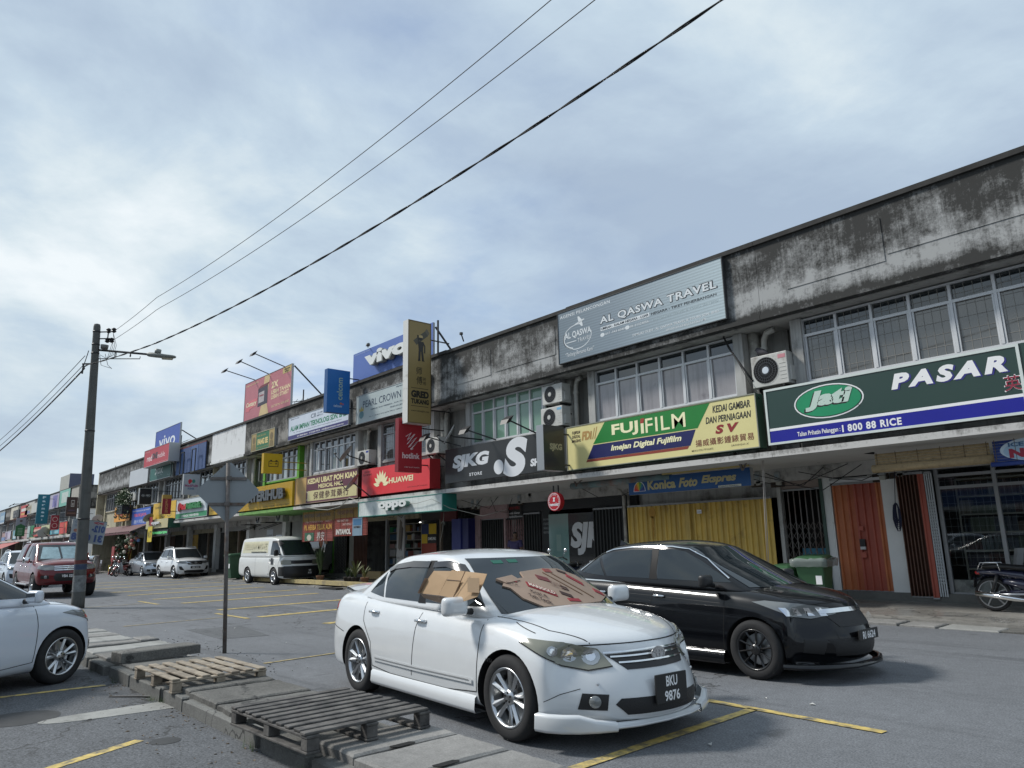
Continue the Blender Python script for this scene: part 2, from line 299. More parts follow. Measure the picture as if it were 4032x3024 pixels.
for x in (-10.1, -17.3, -24.0, -31): stripe((x, 4.3), (x-.25, 6.6), .07, YEL2)
for x in (-10.2, -17.7, -24.4): stripe((x-1.0, 6.70), (x+1.0, 6.70), .11)
stripe((-1.6, 10.6), (-.2, 10.6), .10, YEL2)
# ---- median: kerb blocks, drain slabs, rubble
KB = [(-3.0, -1.9), (-4.1, -3.04), (-5.02, -4.14), (-5.86, -5.08), (-7.75, -5.98), (-8.4, -7.8), (-9.6, -8.45), (-10.55, -9.65), (-11.6, -10.75), (-13.2, -11.7), (-15, -13.3), (-17, -15.1)]
med = tag(thing('kerb', 'old concrete kerb row along the near edge of the median', 'kerb', (-7, 2.6, 0)))
for i, (a, b) in enumerate(KB): slab('kerb_block', a, b, 2.50+random.uniform(-.02, .02), 2.64, -.03, .13+random.uniform(-.02, .02), KERBM, med, .01, .03, 40+i, (0, random.uniform(-.05, .05)))
mb = MB(); mb.box(-30, -1, 2.64, 3.6, -.3, .02); structure('median_base', mb, ROUGHM)
SL = [(-2.25, -1.6, SLABM, .17), (-2.88, -2.28, SLABM, .175), (-3.46, -2.91, SLABM, .165), (-4.04, -3.49, SLABM, .17), (-4.62, -4.07, SLABM, .17), (-5.2, -4.65, SLABM, .175)]
sr = thing('concrete_slabs', 'row of flat grey drain slabs on the median beside the white sedan front wheel', 'slabs', (-3.5, 3, 0))
for i, (a, b, m, z) in enumerate(SL): slab('slab', a, b, 2.60+.01*(i % 3), 3.48, .07, z, m, sr, .008, .05, 60+i)
for x_, y_ in ((-4.635, 3.0), (-4.055, 2.95), (-3.475, 3.05)): mb = MB(); mb.prism([(-.03, -.09), (.0, -.10), (.035, -.06), (.03, .08), (.0, .1), (-.035, .07)], 0, .003, (Vector((x_, y_, .1765)), Vector((1,0,0)), Vector((0,1,0)), Vector((0,0,1)))); mb.build('lifting_slot', DARK, sr)
SR = [(-7.02, -6.3, ROUGHM, .17), (-7.80, -7.06, ROUGHM, .175), (-8.42, -7.84, ROUGHM, .18)]
sr = thing('concrete_slabs', 'rough pebbly concrete slabs on the median between the two pallets', 'slabs', (-7.3, 3, 0))
for i, (a, b, m, z) in enumerate(SR): slab('slab', a, b, 2.56+.02*i, 3.50, .05, z, m, sr, .015, .08, 70+i)
sr = thing('concrete_slabs', 'broken dark slabs stacked on the median behind the pale pallet', 'slabs', (-10.5, 3, 0))
for i, (a, b, z0, z1, m, tl) in enumerate([(-9.95, -9.4, .04, .14, ROUGHM, (0, 0)), (-10.55, -9.95, .05, .16, ROUGHM, (.03, 0)), (-11.05, -10.5, .16, .28, ROUGHM, (.04, .02)), (-11.9, -11.2, .05, .17, SLABM, (.02, .03)), (-12.6, -12.0, .04, .16, PALEM, (0, .02))]): slab('slab', a, b, 2.62, 3.5+.05*i, z0, z1, m, sr, .02, .09, 80+i, tl)
for i in range(7): slab('slab', -13.3-i*.42, -12.92-i*.42, 2.6, 3.5, .05, .15+.01*(i % 2), PALEM if i % 3 else SLABM, sr, .01, .03, 90+i)
sr = thing('broken_slab', 'small broken concrete block on the road beside the median', 'concrete block', (-13.9, 3.9, 0)); slab('chunk', -14.15, -13.55, 3.65, 3.95, 0.0, .10, SLABM, sr, .03, .08, 101); slab('chunk', -11.6, -11.15, 3.62, 3.78, 0.0, .05, SLABM, sr, .02, .05, 102)
# round-ended pale concrete patch on the asphalt
mb = MB(); c = Vector(on_z(350, 2822)); e1 = Vector(on_z(700, 2745)); e2 = Vector(on_z(770, 2790)); a0 = Vector(on_z(262, 2838)); d = ((e1+e2)/2-c).normalized(); s_ = Vector((-d.y, d.x, 0)); hw = .17; L_ = ((e1+e2)/2-c).length; pts = [(L_, -hw*1.3), (L_, hw*1.3)]+[(0, hw)]+[(-.42*math.sin(a), hw*math.cos(a)) for a in np.linspace(.2, PI-.2, 8)]+[(0, -hw)]
mb.prism(pts, .0, .008, (c, d, s_, Vector((0,0,1)))); structure('concrete_patch', mb, PALEM)
for (px, py, r) in ((1200/1.8433, 2200+1327/1.8433, .12), (130/1.8433, 2200+1165/1.8433, .35)):
    mb = MB(); cc = on_z(px, py); mb.lathe([(.001, .0062), (r*.5, .0062), (r, .0060)], 20, 'z', (cc[0], cc[1], 0)); structure('oil_stain', mb, mat('oil_stain', (.03, .03, .03), .6, var=.4, scale=5))
# wooden pallets
WOODL = mat('pale_pallet_wood', (.30, .255, .195), .8, var=.35, scale=6, streak=0, bump=.3, bscale=60, dirt=(.16, .13, .10), dirt_amt=.5); WOODD = mat('weathered_pallet_wood', (.115, .108, .10), .85, var=.4, scale=9, bump=.4, bscale=60, dirt=(.045, .043, .042), dirt_amt=.6)
def pallet(label, cx, cy, z, L_, Wd, n, along_x, m, rz=0, tilt=0):
    t = thing('wooden_pallet', label, 'pallet', (cx, cy, z), rz, 'wooden pallets on the median'); t.rotation_euler[0] = tilt; r = random.Random(n)
    def bx(nm, x0, x1, y0, y1, z0, z1):
        if not along_x: x0, x1, y0, y1 = y0, y1, x0, x1
        q = MB(); q.box(x0, x1, y0, y1, z0, z1); return link(nm, bevel_mesh(q.mesh(nm, m), .004, 1), t, True)
    lenx, leny = (L_, Wd)
    if not along_x: lenx, leny = Wd, L_
    for i in range(n):
        y = -leny/2+(leny-.09)*i/(n-1); j = r.uniform(-.01, .01); bx('slat', -lenx/2+j, lenx/2+j, y, y+.085+r.uniform(-.01, .01), .118+r.uniform(0, .004), .138)
    for k in (-1, 0, 1):
        x = k*(lenx/2-.05); bx('crosspiece', x-.05, x+.05, -leny/2, leny/2, .098, .117); bx('base_board', x-.05, x+.05, -leny/2, leny/2, 0, .018)
        for q in (-1, 0, 1): yy = q*(leny/2-.05); bx('block', x-.045, x+.045, yy-.045, yy+.045, .019, .097)
    return t
pallet('pale new wooden pallet with seven slats beside the sign post', -8.72, 2.98, .13, 1.28, .98, 7, True, WOODL, .02)
pallet('dark weathered wooden pallet with close slats beside the white sedan', -5.50, 2.88, .18, 1.26, 1.02, 10, False, WOODD, .03)
# leaf litter and grit along the kerb
def litter(name, label, n, box, m, s0, s1, seed):
    r = random.Random(seed); mb = MB()
    for i in range(n):
        x, y = r.uniform(box[0], box[1]), box[2]+(box[3]-box[2])*r.random()**1.8; s_ = r.uniform(s0, s1); a = r.uniform(0, 6.3); c, q = math.cos(a)*s_, math.sin(a)*s_; z = box[4]+.003
        mb.add([(x-c, y-q, z), (x+q*.5, y-c*.5, z+s_*.3), (x+c, y+q, z+s_*.1), (x-q*.5, y+c*.5, z+s_*.5), (x, y, z-.003)], [(0,1,2,3), (0,1,4), (1,2,4), (2,3,4), (3,0,4)])
    return tag(mb.build(name, m), label, None, None, 'stuff')
litter('leaf_litter', 'dry leaves and grit lying along the kerb', 260, (-10.5, -3, 2.5, 1.9, 0), mat('dry_leaf', (.16, .12, .08), .8, var=.4, scale=20), .006, .022, 5)
litter('grit', 'small stones scattered on the asphalt', 500, (-14, -2, 2.4, 0, 0), PALEM, .003, .008, 6); litter('grit', 'small stones beside the broken slabs', 260, (-14.5, -9, 3.5, 4.6, 0), SLABM, .006, .02, 7)
mb = MB(); mb.tube([on_z(430, 2743, .01), on_z(560, 2742, .015), on_z(690, 2744, .02), on_z(740, 2752, .01), on_z(770, 2770, .012), on_z(762, 2790, .01)], .008, 6); tag(mb.build('loose_cable', BLACKP), 'black cable lying on the asphalt beside the pale concrete patch', 'cable')
def road_patch(pts, m, h=.0035):
    mb = MB(); mb.prism(pts, .0005, h+(.003 if pts[0][1] < 2.5 else 0), (Vector((0,0,0)), Vector((1,0,0)), Vector((0,1,0)), Vector((0,0,1)))); structure('road_patch', mb, m)
PTC = ground_mat('asphalt_patch', (.095, .10, .105), .6, .12); PTL = ground_mat('asphalt_worn', (.17, .175, .18), .5, .2)
road_patch([(-9.2, 9.6), (-7.9, 9.7), (-7.8, 11.9), (-9.1, 11.8)], PTC); road_patch([(-1.6, 7.2), (.9, 7.1), (1.0, 8.0), (-1.5, 8.2)], PTC); road_patch([(-15.5, 5.0), (-13.4, 4.9), (-13.2, 5.7), (-15.3, 6.0)], PTC); road_patch([(-22, 9.0), (-14, 8.6), (-13.9, 8.85), (-22, 9.3)], PTL); road_patch([(-5.2, -.2), (-4.1, -.1), (-4.2, .9), (-5.3, .7)], PTC)
litter('litter', 'scraps of pale litter scattered on the road', 46, (-16, 0, 4.5, 13, .004), mat('paper_scrap', (.5, .5, .48), .8), .012, .035, 21)
GRS = mat('weed_green', (.05, .09, .025), .7, var=.4, scale=20); mb = MB(); r = random.Random(12)
for cx_, cy_ in ((-10.1, 2.45), (-8.6, 2.46), (-8.42, 2.52), (-11.2, 2.45), (-12.6, 3.62), (-6.0, 2.47), (-5.05, 2.48)):
    for i in range(26): a = r.uniform(0, 6.3); q = r.random()*.09; h = r.uniform(.03, .10); x, y = cx_+math.cos(a)*q*1.6, cy_+math.sin(a)*q*.5; dx, dy = r.uniform(-.04, .04), r.uniform(-.04, .02); mb.add([(x-.004, y, .002), (x+.004, y, .002), (x+dx, y+dy, h)], [(0,1,2)])
tag(mb.build('weeds', GRS), 'small weeds growing along the kerb', None, None, 'stuff')
# ============================================================ the shophouse row
FS, WP, SP = 13.7, 14.25, 16.3           # parapet/sign plane, upper window plane, shopfront plane
def parapet_mat(name, light, dark, z0=6.0, z1=7.7, lo=.5, seed=0):
    m = bpy.data.materials.new(name); m.use_nodes = True; nt = m.node_tree; N = nt.nodes; L = nt.links; bs = N['Principled BSDF']; MATS[name] = m; bs.inputs['Roughness'].default_value = .9
    geo = N.new('ShaderNodeNewGeometry'); sep = N.new('ShaderNodeSeparateXYZ'); L.new(geo.outputs['Position'], sep.inputs[0])
    def nz(scale, st, det=7, r=.65, off=0):
        mp = N.new('ShaderNodeMapping'); mp.inputs['Scale'].default_value = st; mp.inputs['Location'].default_value = (seed+off, 0, off); L.new(geo.outputs['Position'], mp.inputs[0])
        n = N.new('ShaderNodeTexNoise'); n.inputs['Scale'].default_value = scale; n.inputs['Detail'].default_value = det; n.inputs['Roughness'].default_value = r; L.new(mp.outputs[0], n.inputs[0]); return n.outputs[0]
    def mth(op, a, b):
        x = N.new('ShaderNodeMath'); x.operation = op
        for i, v in enumerate((a, b)):
            if isinstance(v, (int, float)): x.inputs[i].default_value = v
            else: L.new(v, x.inputs[i])
        return x.outputs[0]
    cr = N.new('ShaderNodeValToRGB'); h = N.new('ShaderNodeMapRange'); L.new(sep.outputs[2], h.inputs[0]); h.inputs[1].default_value = z0; h.inputs[2].default_value = z1; L.new(h.outputs[0], cr.inputs[0])
    e = cr.color_ramp.elements; e[0].position = 0; e[0].color = (.30,)*3+(1,); e[1].position = 1; e[1].color = (.12,)*3+(1,)
    for p, v in ((.07, .22), (.13, .62), (.22, .86), (.36, .78), (.48, .50), (.80, .40), (.90, .26)): q = e.new(p); q.color = (v, v, v, 1)
    v = mth('ADD', cr.outputs[0], mth('MULTIPLY', mth('SUBTRACT', nz(1.0, (1.6, 1.6, 1.9), 9, .7), .5), 2.1)); v = mth('ADD', v, mth('MULTIPLY', mth('SUBTRACT', nz(1.0, (11, 11, .8), 8, .75, 7), .5), 1.0)); v = mth('ADD', v, mth('MULTIPLY', mth('SUBTRACT', nz(22, (1, 1, 1), 5, .7, 3), .5), .7)); v = mth('ADD', v, lo-.5)
    c2 = N.new('ShaderNodeValToRGB'); L.new(v, c2.inputs[0]); k = c2.color_ramp.elements; k[0].position = .18; k[0].color = (*dark, 1); k[1].position = .78; k[1].color = (*light, 1)
    q = k.new(.45); q.color = (*[a*.62+b*.38 for a, b in zip(dark, light)], 1); L.new(c2.outputs[0], bs.inputs['Base Color'])
    b = N.new('ShaderNodeBump'); b.inputs['Strength'].default_value = .3; b.inputs['Distance'].default_value = .008; L.new(nz(30, (1, 1, 1), 4, .7, 2), b.inputs['Height']); L.new(b.outputs[0], bs.inputs['Normal']); return m
PAR = parapet_mat('weathered_parapet', (.36, .365, .36), (.036, .036, .034), lo=.36); PAR2 = parapet_mat('weathered_parapet_dark', (.26, .25, .23), (.02, .02, .018), lo=.38, seed=9); PARW = parapet_mat('repainted_parapet', (.66, .67, .67), (.36, .36, .35), lo=.9, seed=4)
WALLW = mat('white_wall', (.40, .40, .385), .85, var=.12, scale=1.5, streak=.6, dirt=(.11, .105, .095), dirt_amt=.22); WALLC = mat('cream_wall', (.42, .38, .27), .85, var=.1, streak=.5, dirt=(.12, .11, .08), dirt_amt=.2)
WALLG = mat('green_wall', (.10, .30, .03), .8, var=.15, scale=2, dirt=(.06, .13, .03), dirt_amt=.2); WALLP = mat('pink_wall', (.36, .25, .25), .85, var=.1, dirt=(.15, .12, .11), dirt_amt=.2); SOFF = mat('soffit', (.44, .43, .41), .9, var=.15, dirt=(.10, .095, .085), dirt_amt=.35)
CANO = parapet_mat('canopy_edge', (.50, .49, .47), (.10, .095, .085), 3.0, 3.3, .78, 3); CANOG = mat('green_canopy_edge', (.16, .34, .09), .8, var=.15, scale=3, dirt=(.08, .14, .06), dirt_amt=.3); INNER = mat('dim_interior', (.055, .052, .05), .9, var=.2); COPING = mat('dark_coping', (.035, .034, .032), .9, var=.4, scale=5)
ALU = mat('window_aluminium', (.60, .61, .62), .4, .15); ALUO = mat('old_window_frame', (.30, .31, .32), .5, .2); PIPE = mat('pvc_pipe', (.45, .44, .40), .6, dirt=(.15, .14, .12), dirt_amt=.35); GRILLE = mat('window_grille', (.24, .23, .21), .6)
P_CURT = mat('curtained_glass', (.27, .25, .255), .06, coat=1.0, spec=.8, var=.12, scale=2, streak=.65, dirt=(.10, .08, .085)); P_BROWN = mat('tinted_glass', (.085, .085, .08), .03, coat=1.0, spec=.9, var=.2, scale=.8); P_GREEN = mat('green_film_glass', (.17, .30, .225), .12, coat=.8, var=.08, scale=1); P_DARK = mat('dark_glass', (.018, .024, .028), .03, coat=.8, spec=.8); P_LIGHT = mat('pale_glass', (.25, .30, .32), .1, coat=1.0, var=.2, scale=1)
def window(parent, x0, x1, z0, z1, n, frame, panes, trans=.36, y=WP, w=.05, grid=False, dbl=True, open_=()):
    """a band of casements: n bays, fixed lights above"""
    mb = MB(); zt = z1-trans; y0, y1 = y-.05, y+.05
    mb.box(x0, x1, y0, y1, z0, z0+w); mb.box(x0, x1, y0, y1, z1-w*.8, z1); mb.box(x0, x1, y0-.004, y1, zt-w*.55, zt+w*.55)
    for i in range(n+1):
        x = x0+(x1-x0)*i/n; a = x-w*.5 if i else x; b = x+w*.5 if i < n else x
        mb.box(a, b, y0-.008, y1-.01, z0+w, z1-w*.8)
        if dbl and i: mb.box(a-w*.75, a-w*.12, y0+.008, y1-.02, z0+w, zt-w*.55)
        if dbl and i < n: mb.box(b+w*.12, b+w*.75, y0+.008, y1-.02, z0+w, zt-w*.55)
    win = mb.build('window', frame, parent)
    for i in range(n):
        a = x0+(x1-x0)*i/n+w*.5; b = x0+(x1-x0)*(i+1)/n-w*.5; pm = panes[i % len(panes)]
        q = MB(); q.box(a, b, y+.0, y+.012, z0+w, zt-w*.5); q.build('pane', pm, win)
        q = MB(); q.box(a, b, y+.0, y+.012, zt+w*.5, z1-w*.8); q.build('pane', P_DARK if pm is not P_GREEN else P_GREEN, win)
        if i in open_:
            q = MB(); q.bar((a, y-.05, z0+w), (a, y-.05, zt), .03); q.bar((a-.0, y-.42, z0+w+.01), (a, y-.42, zt), .03); q.bar((a, y-.05, z0+w), (a, y-.42, z0+w), .03); q.bar((a, y-.05, zt-.02), (a, y-.42, zt-.02), .03); q.build('open_casement', frame, win)
    if grid:
        g = MB(); k = int((x1-x0)/.14)
        for i in range(1, k): x = x0+(x1-x0)*i/k; g.box(x-.004, x+.004, y-.006, y-.003, z0+w, z1-w)
        k = int((z1-z0)/.22)
        for i in range(1, k): z = z0+(z1-z0)*i/k; g.box(x0, x1, y-.007, y-.004, z-.004, z+.004)
        g.build('security_grille', GRILLE, win)
    return win
def gutter_pipe(parent, x, m=PIPE, side=1):
    mb = MB(); mb.tube([(x, 14.35, 3.3), (x, 14.35, 5.55), (x+.02*side, 14.35, 5.75), (x+.12*side, 14.3, 5.88), (x+.32*side, 14.25, 5.9)], .065, 10); mb.tube([(x-.28*side, 14.45, 3.3), (x-.28*side, 14.45, 6.0)], .13, 10); mb.lathe([(.085, 0), (.085, .08)], 10, 'z', (x, 14.35, 5.5)); mb.build('rain_pipe', m, parent, True)
def shophouse(label, x0, x1, par=PAR, wall=WALLW, cano=CANO, ztop=7.72, win=(.6, 1.15, 7), panes=(P_CURT,), frame=ALU, grid=False, pier=None, canz=(3.10, 3.22), open_=(), pipe=PIPE, rear=26, ground=True):
    cx = (x0+x1)/2; t = thing('shophouse', label, 'shophouse', (cx, FS, 0), 0, 'terraced shophouses'); g = .004; pier = pier or wall
    def B(nm, m, *bx):
        mb = MB(); [mb.box(*b) for b in bx]; return mb.build(nm, m, t)
    B('parapet', par, (x0+g, x1-g, FS, FS+.16, 6.0, ztop-.06), (x0+g, x1-g, FS-.05, FS, 6.0, 6.10)); B('coping', COPING, (x0+g, x1-g, FS-.06, FS+.22, ztop-.06, ztop+.04)); B('roof', COPING, (x0+g, x1-g, FS+.16, rear, 6.5, 6.6))
    B('soffit', SOFF, (x0+g, x1-g, FS+.16, WP+.9, 5.98, 6.06)); wx0, wx1 = x0+win[0], x1-win[1]
    B('upper_wall', wall, (wx0, wx1, WP+.02, WP+.12, 3.2, 4.58), (wx0-.002, wx1+.002, WP-.07, WP+.07, 4.53, 4.60), (x0+.02, wx0-.23, WP+.55, WP+.65, 3.2, 5.98), (wx1+.23, x1-.02, WP+.55, WP+.65, 3.2, 5.98))
    B('pier', pier, (wx0-.23, wx0, WP-.12, WP+.56, 3.2, 5.97)); B('pier', pier, (wx1, wx1+.23, WP-.12, WP+.56, 3.2, 5.97))
    window(t, wx0, wx1, 4.60, 5.95, win[2], frame, panes, grid=grid, open_=open_)
    gutter_pipe(t, wx1+.62, pipe, 1)
    B('canopy', cano, (x0+g, x1-g, FS-.10, SP+.1, canz[0], canz[1])); B('canopy_beam', SOFF, (x0+g, x1-g, SP-.15, SP+.1, canz[0]-.30, canz[0]-.002))
    if ground:
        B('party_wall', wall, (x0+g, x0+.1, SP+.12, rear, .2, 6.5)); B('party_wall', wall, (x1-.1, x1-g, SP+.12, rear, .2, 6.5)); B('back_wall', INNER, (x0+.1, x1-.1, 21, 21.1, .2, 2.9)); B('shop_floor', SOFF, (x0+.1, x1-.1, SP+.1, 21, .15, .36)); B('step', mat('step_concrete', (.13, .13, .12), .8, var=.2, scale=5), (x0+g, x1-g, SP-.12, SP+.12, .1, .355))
    B('outer_back_wall', WALLW, (x0+g, x1-g, rear, rear+.1, 0, 6.6))
    return t
BND = [-1.6, -7.55, -13.2, -18.72, -24.12, -29.68, -35.7, -40.4, -45.5, -50.5, -55.2, -60.4, -66.0]
U = []
def unit(i, label, **k): t = shophouse(label, BND[i+1], BND[i], **k); U.append(t); return t
unit(0, 'two storey shophouse above the dark green rice shop sign, long white framed windows', win=(.62, .45, 7), panes=(P_BROWN,), grid=True)
unit(1, 'shophouse with curtained windows above the green and yellow film sign', win=(.46, .98, 6), panes=(P_CURT,))
unit(2, 'shophouse with green filmed windows above the black sign board', win=(.62, 1.05, 7), panes=(P_GREEN, P_GREEN, P_GREEN), ztop=7.7)
unit(3, 'shophouse above the red phone sign with a stained parapet behind tall signs', win=(.6, 1.6, 4), panes=(P_BROWN, P_DARK), frame=ALUO, grid=True)
unit(4, 'shophouse with open casements above the maroon medical hall sign', win=(.5, 1.35, 7), panes=(P_LIGHT, P_DARK, P_DARK, P_LIGHT), par=PAR2, open_=(1, 2))
unit(5, 'shophouse with bright green piers above the yellow battery sign', win=(1.6, .95, 6), panes=(P_DARK, P_LIGHT), par=PAR2, wall=WALLG, cano=CANOG, frame=ALUO, open_=(0,))
unit(6, 'shophouse with freshly painted white parapet left of the green one', win=(.8, .9, 5), panes=(P_DARK,), par=PARW, wall=WALLW, frame=ALUO)
unit(7, 'shophouse with blue painted parapet panels above the clinic sign', win=(.5, .9, 5), panes=(P_LIGHT,), par=PAR, wall=WALLC, frame=ALUO)
unit(8, 'shophouse below the red and teal parapet boards with long dark windows', win=(.6, .7, 6), panes=(P_DARK, P_BROWN), frame=ALUO, grid=True)
unit(9, 'shophouse with a blank white board on its parapet', win=(1.0, .8, 4), panes=(P_DARK,), frame=ALUO, grid=True)
unit(10, 'shophouse with heavily streaked parapet above the orange sign', win=(.9, 1.0, 5), panes=(P_DARK,), wall=WALLC, frame=ALUO, grid=True)
unit(11, 'cream end shophouse with grilled tall windows at the row corner', win=(.9, 1.2, 5), panes=(P_DARK,), wall=WALLC, frame=ALUO, grid=True)
for k_, (a, b, c, d) in enumerate(((-6.9, -4.95, 6.5, 7.36), (-4.9, -2.2, 6.62, 7.40), (-16.3, -13.7, 6.55, 7.35), (-18.2, -16.5, 6.5, 7.3))): mb = MB(); mb.box(a, b, FS-.014, FS-.001, c, d); mb.build('plaster_patch', PAR, U[0 if k_ < 2 else 2])
mb = MB(); mb.box(-66.2, -66.01, FS, 26, 0, 7.7); mb.build('end_wall', WALLC, U[11])
# ---- ground floors
def rp(x0, x1, yt, yb, Y=SP):
    """measured rectangle on a vertical plane -> X0, X1, Z0, Z1"""
    ym = (yt+yb)/2; xm = (x0+x1)/2; return on_y(x0, ym, Y)[0], on_y(x1, ym, Y)[0], on_y(xm, yb, Y)[2], on_y(xm, yt, Y)[2]
def wallrect(nm, m, parent, x0, x1, z0, z1, y0=SP, y1=SP+.1): mb = MB(); mb.box(x0, x1, y0, y1, z0, z1); return mb.build(nm, m, parent)
def shutter(parent, x0, x1, z0, z1, m, pitch=.19, depth=.05, y=SP-.02, name='folding_door', panel='door_leaf', mats=None):
    """folding steel shutter: each leaf a piece of its own"""
    f = MB(); f.box(x0, x1, y-.03, y+.03, z1, z1+.05); f.box(x0, x1, y-.02, y+.03, z0-.03, z0); p = f.build(name, ALUO, parent); n = max(1, round((x1-x0)/pitch))
    for i in range(n):
        a = x0+(x1-x0)*i/n; b = x0+(x1-x0)*(i+1)/n; w = b-a; prof = [(a+.002, y), (a+w*.12, y-depth), (a+w*.34, y-depth), (a+w*.44, y), (b-.002, y), (b-.002, y+.01), (a+.002, y+.01)]
        k = len(prof); mb = MB(); mb.add([(px, py, z) for z in (z0, z1) for px, py in prof], [(j, (j+1) % k, k+(j+1) % k, k+j) for j in range(k)]+[tuple(range(k-1, -1, -1)), tuple(range(k, 2*k))]); mb.build(panel, (mats[i % len(mats)] if mats else m), p)
    return p
def scissor_gate(parent, x0, x1, z0, z1, m, pitch=.12, y=SP-.02, zd0=None, zd1=None):
    f = MB(); n = max(2, round((x1-x0)/pitch)); zd0 = zd0 if zd0 is not None else z0+(z1-z0)*.1; zd1 = zd1 if zd1 is not None else z0+(z1-z0)*.8
    f.box(x0, x1, y-.02, y+.02, z1, z1+.04); gate = f.build('scissor_gate', ALUO, parent); mb = MB()
    for i in range(n+1): x = x0+(x1-x0)*i/n; q = MB(); q.box(x-.011, x+.011, y-.012, y+.012, z0, z1); q.build('gate_bar', m, gate)
    w = (x1-x0)/n; hh = w*1.5; k = int((zd1-zd0)/hh)
    for i in range(n):
        for j in range(k):
            a = x0+w*i; z = zd0+hh*j; mb.bar((a, y-.018, z), (a+w, y-.018, z+hh), .009, .006); mb.bar((a, y-.024, z+hh), (a+w, y-.024, z), .009, .006)
    mb.build('gate_lattice', m, gate); return gate
def shelves(parent, x0, x1, y, z0, z1, n, seed, cols, depth=.35):
    r = random.Random(seed); mb = MB()
    for i in range(n+1): z = z0+(z1-z0)*i/n; mb.box(x0, x1, y, y+depth, z-.015, z+.015)
    for x in (x0, (x0+x1)/2, x1): mb.box(x-.015, x+.015, y, y+.03, z0, z1)
    sh = mb.build('shelf', mat('shelf_metal', (.35, .34, .31), .6), parent); gd = MB(); ms = [flat(c) for c in cols]
    for i in range(n):
        z = z0+(z1-z0)*i/n+.016; x = x0+.03; hmax = (z1-z0)/n-.05
        while x < x1-.08:
            w = r.uniform(.05, .11); h = hmax*r.uniform(.5, .95); k = r.randrange(len(cols)); rep = r.randrange(2, 6)
            for _ in range(rep):
                if x > x1-w: break
                if w < .075: gd.lathe([(.001, 0), (w*.42, 0), (w*.45, h*.1), (w*.45, h*.7), (w*.2, h*.85), (w*.2, h), (.001, h)], 8, 'z', (x+w/2, y+.08, z), k)
                else: gd.box(x, x+w*.92, y+.02, y+.2, z, z+h, k)
                x += w
    o = gd.build('shelf_goods', ms, sh); o['kind'] = 'stuff'; return sh
O_ = [mat('orange_shutter', (.46, .15, .06), .55, var=.12, scale=3), mat('red_oxide_shutter', (.36, .085, .055), .55, var=.12, scale=3), mat('rust_shutter', (.40, .11, .05), .55, var=.15, scale=3)]
YSH = mat('yellow_shutter', (.66, .46, .11), .55, var=.12, scale=2, streak=.35, dirt=(.25, .16, .05), dirt_amt=.2); YSH2 = mat('yellow_shutter_dull', (.56, .39, .10), .55, var=.12, scale=2, streak=.35, dirt=(.2, .13, .05), dirt_amt=.2)
BRN = mat('brown_shutter', (.10, .045, .03), .55, var=.2); DKSH = mat('dark_shutter', (.02, .022, .022), .5, var=.2); GREYG = mat('grey_gate', (.16, .15, .14), .5, .3, dirt=(.10, .06, .04), dirt_amt=.4); WHG = mat('white_gate', (.50, .53, .55), .45)
ZT = 3.0-.35
# unit 0: rice shop
u = U[0]; x0, x1 = BND[1], BND[0]
gx0, gx1, gz0, gz1 = rp(3092, 3262, 1925, 2330); dx0, dx1, dz0, dz1 = rp(3300, 3502, 1910, 2328); cx0, cx1, _, _ = rp(3502, 3570, 1900, 2350); bx0, bx1, bz0, bz1 = rp(3572, 3655, 1890, 2345); wx0_, wx1_, wz0, wz1 = rp(3655, 3700, 1890, 2345)
gx1 = min(gx1, dx0-.22); TOPZ = 2.62
shutter(u, dx0, dx1, .37, TOPZ, None, .155, .045, mats=[O_[0], O_[0], O_[2], O_[1], O_[1], O_[1]])
LIME = mat('limewashed_wall', (.66, .67, .66), .85, var=.08, scale=2, dirt=(.33, .32, .29), dirt_amt=.12)
wallrect('shop_wall', LIME, u, dx0-.02, cx1, TOPZ+.05, 3.0); wallrect('shop_wall', LIME, u, dx1, cx1+.01, .3, TOPZ+.05, SP-.10, SP+.1); wallrect('shop_wall', LIME, u, dx0-.2, dx0-.02, .3, 3.0, SP-.05, SP+.1)
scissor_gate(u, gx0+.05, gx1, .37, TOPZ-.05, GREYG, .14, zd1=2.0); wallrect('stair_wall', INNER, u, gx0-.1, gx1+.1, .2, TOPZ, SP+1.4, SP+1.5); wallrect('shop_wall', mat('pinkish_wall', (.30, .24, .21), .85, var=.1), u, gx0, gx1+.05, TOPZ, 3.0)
sg = Face((gx0+.25, SP+.3, .7), (1,0,0), (0,0,1), (0,-1,0), 1.0, .55, u); sg.rect(0, 0, 1, 1, mat('sea_blue_print', (.05, .22, .34), .5, var=.4, scale=4), .004, 'poster'); sg.ring(.5, -.05, .28, .3, .03, WHITE, .008, 'poster_arc', 16, 20, 160); sg.poly([(.66, .35), (.72, .5), (.78, .35), (.7, .45), (.8, .46)], WHITE, .008, 'poster_star')
for (a, b, z) in ((gx0-.02, gx0+.02, 3.0),): wallrect('door_post', mat('white_post', (.45, .45, .43), .7, dirt=(.2, .19, .17), dirt_amt=.3), u, a-.05, b, .3, z, SP-.06, SP+.1)
wallrect('door_post', mat('green_post', (.05, .085, .07), .7, var=.2), u, dx0-.27, dx0-.2, .3, 3.0, SP-.08, SP+.1)
shutter(u, bx0, bx1, .30, TOPZ+.1, BRN, .065, .09, y=SP-.12); shutter(u, bx1, bx1+.12, .28, TOPZ+.1, O_[1], .12, .03, y=SP-.16); scissor_gate(u, bx1+.14, wx1_+.05, .30, TOPZ+.1, WHG, .045, y=SP-.14)
fr = MB(); fx0 = wx1_+.1; fx1 = x1-.1
for z in (.36, 2.42, 2.66, 2.95): fr.box(fx0, fx1, SP-.03, SP+.03, z-.03, z+.03)
for px in (fx0, on_y(3960, 2150, SP)[0], fx1): fr.box(px-.035, px+.035, SP-.035, SP+.035, .36, 2.95)
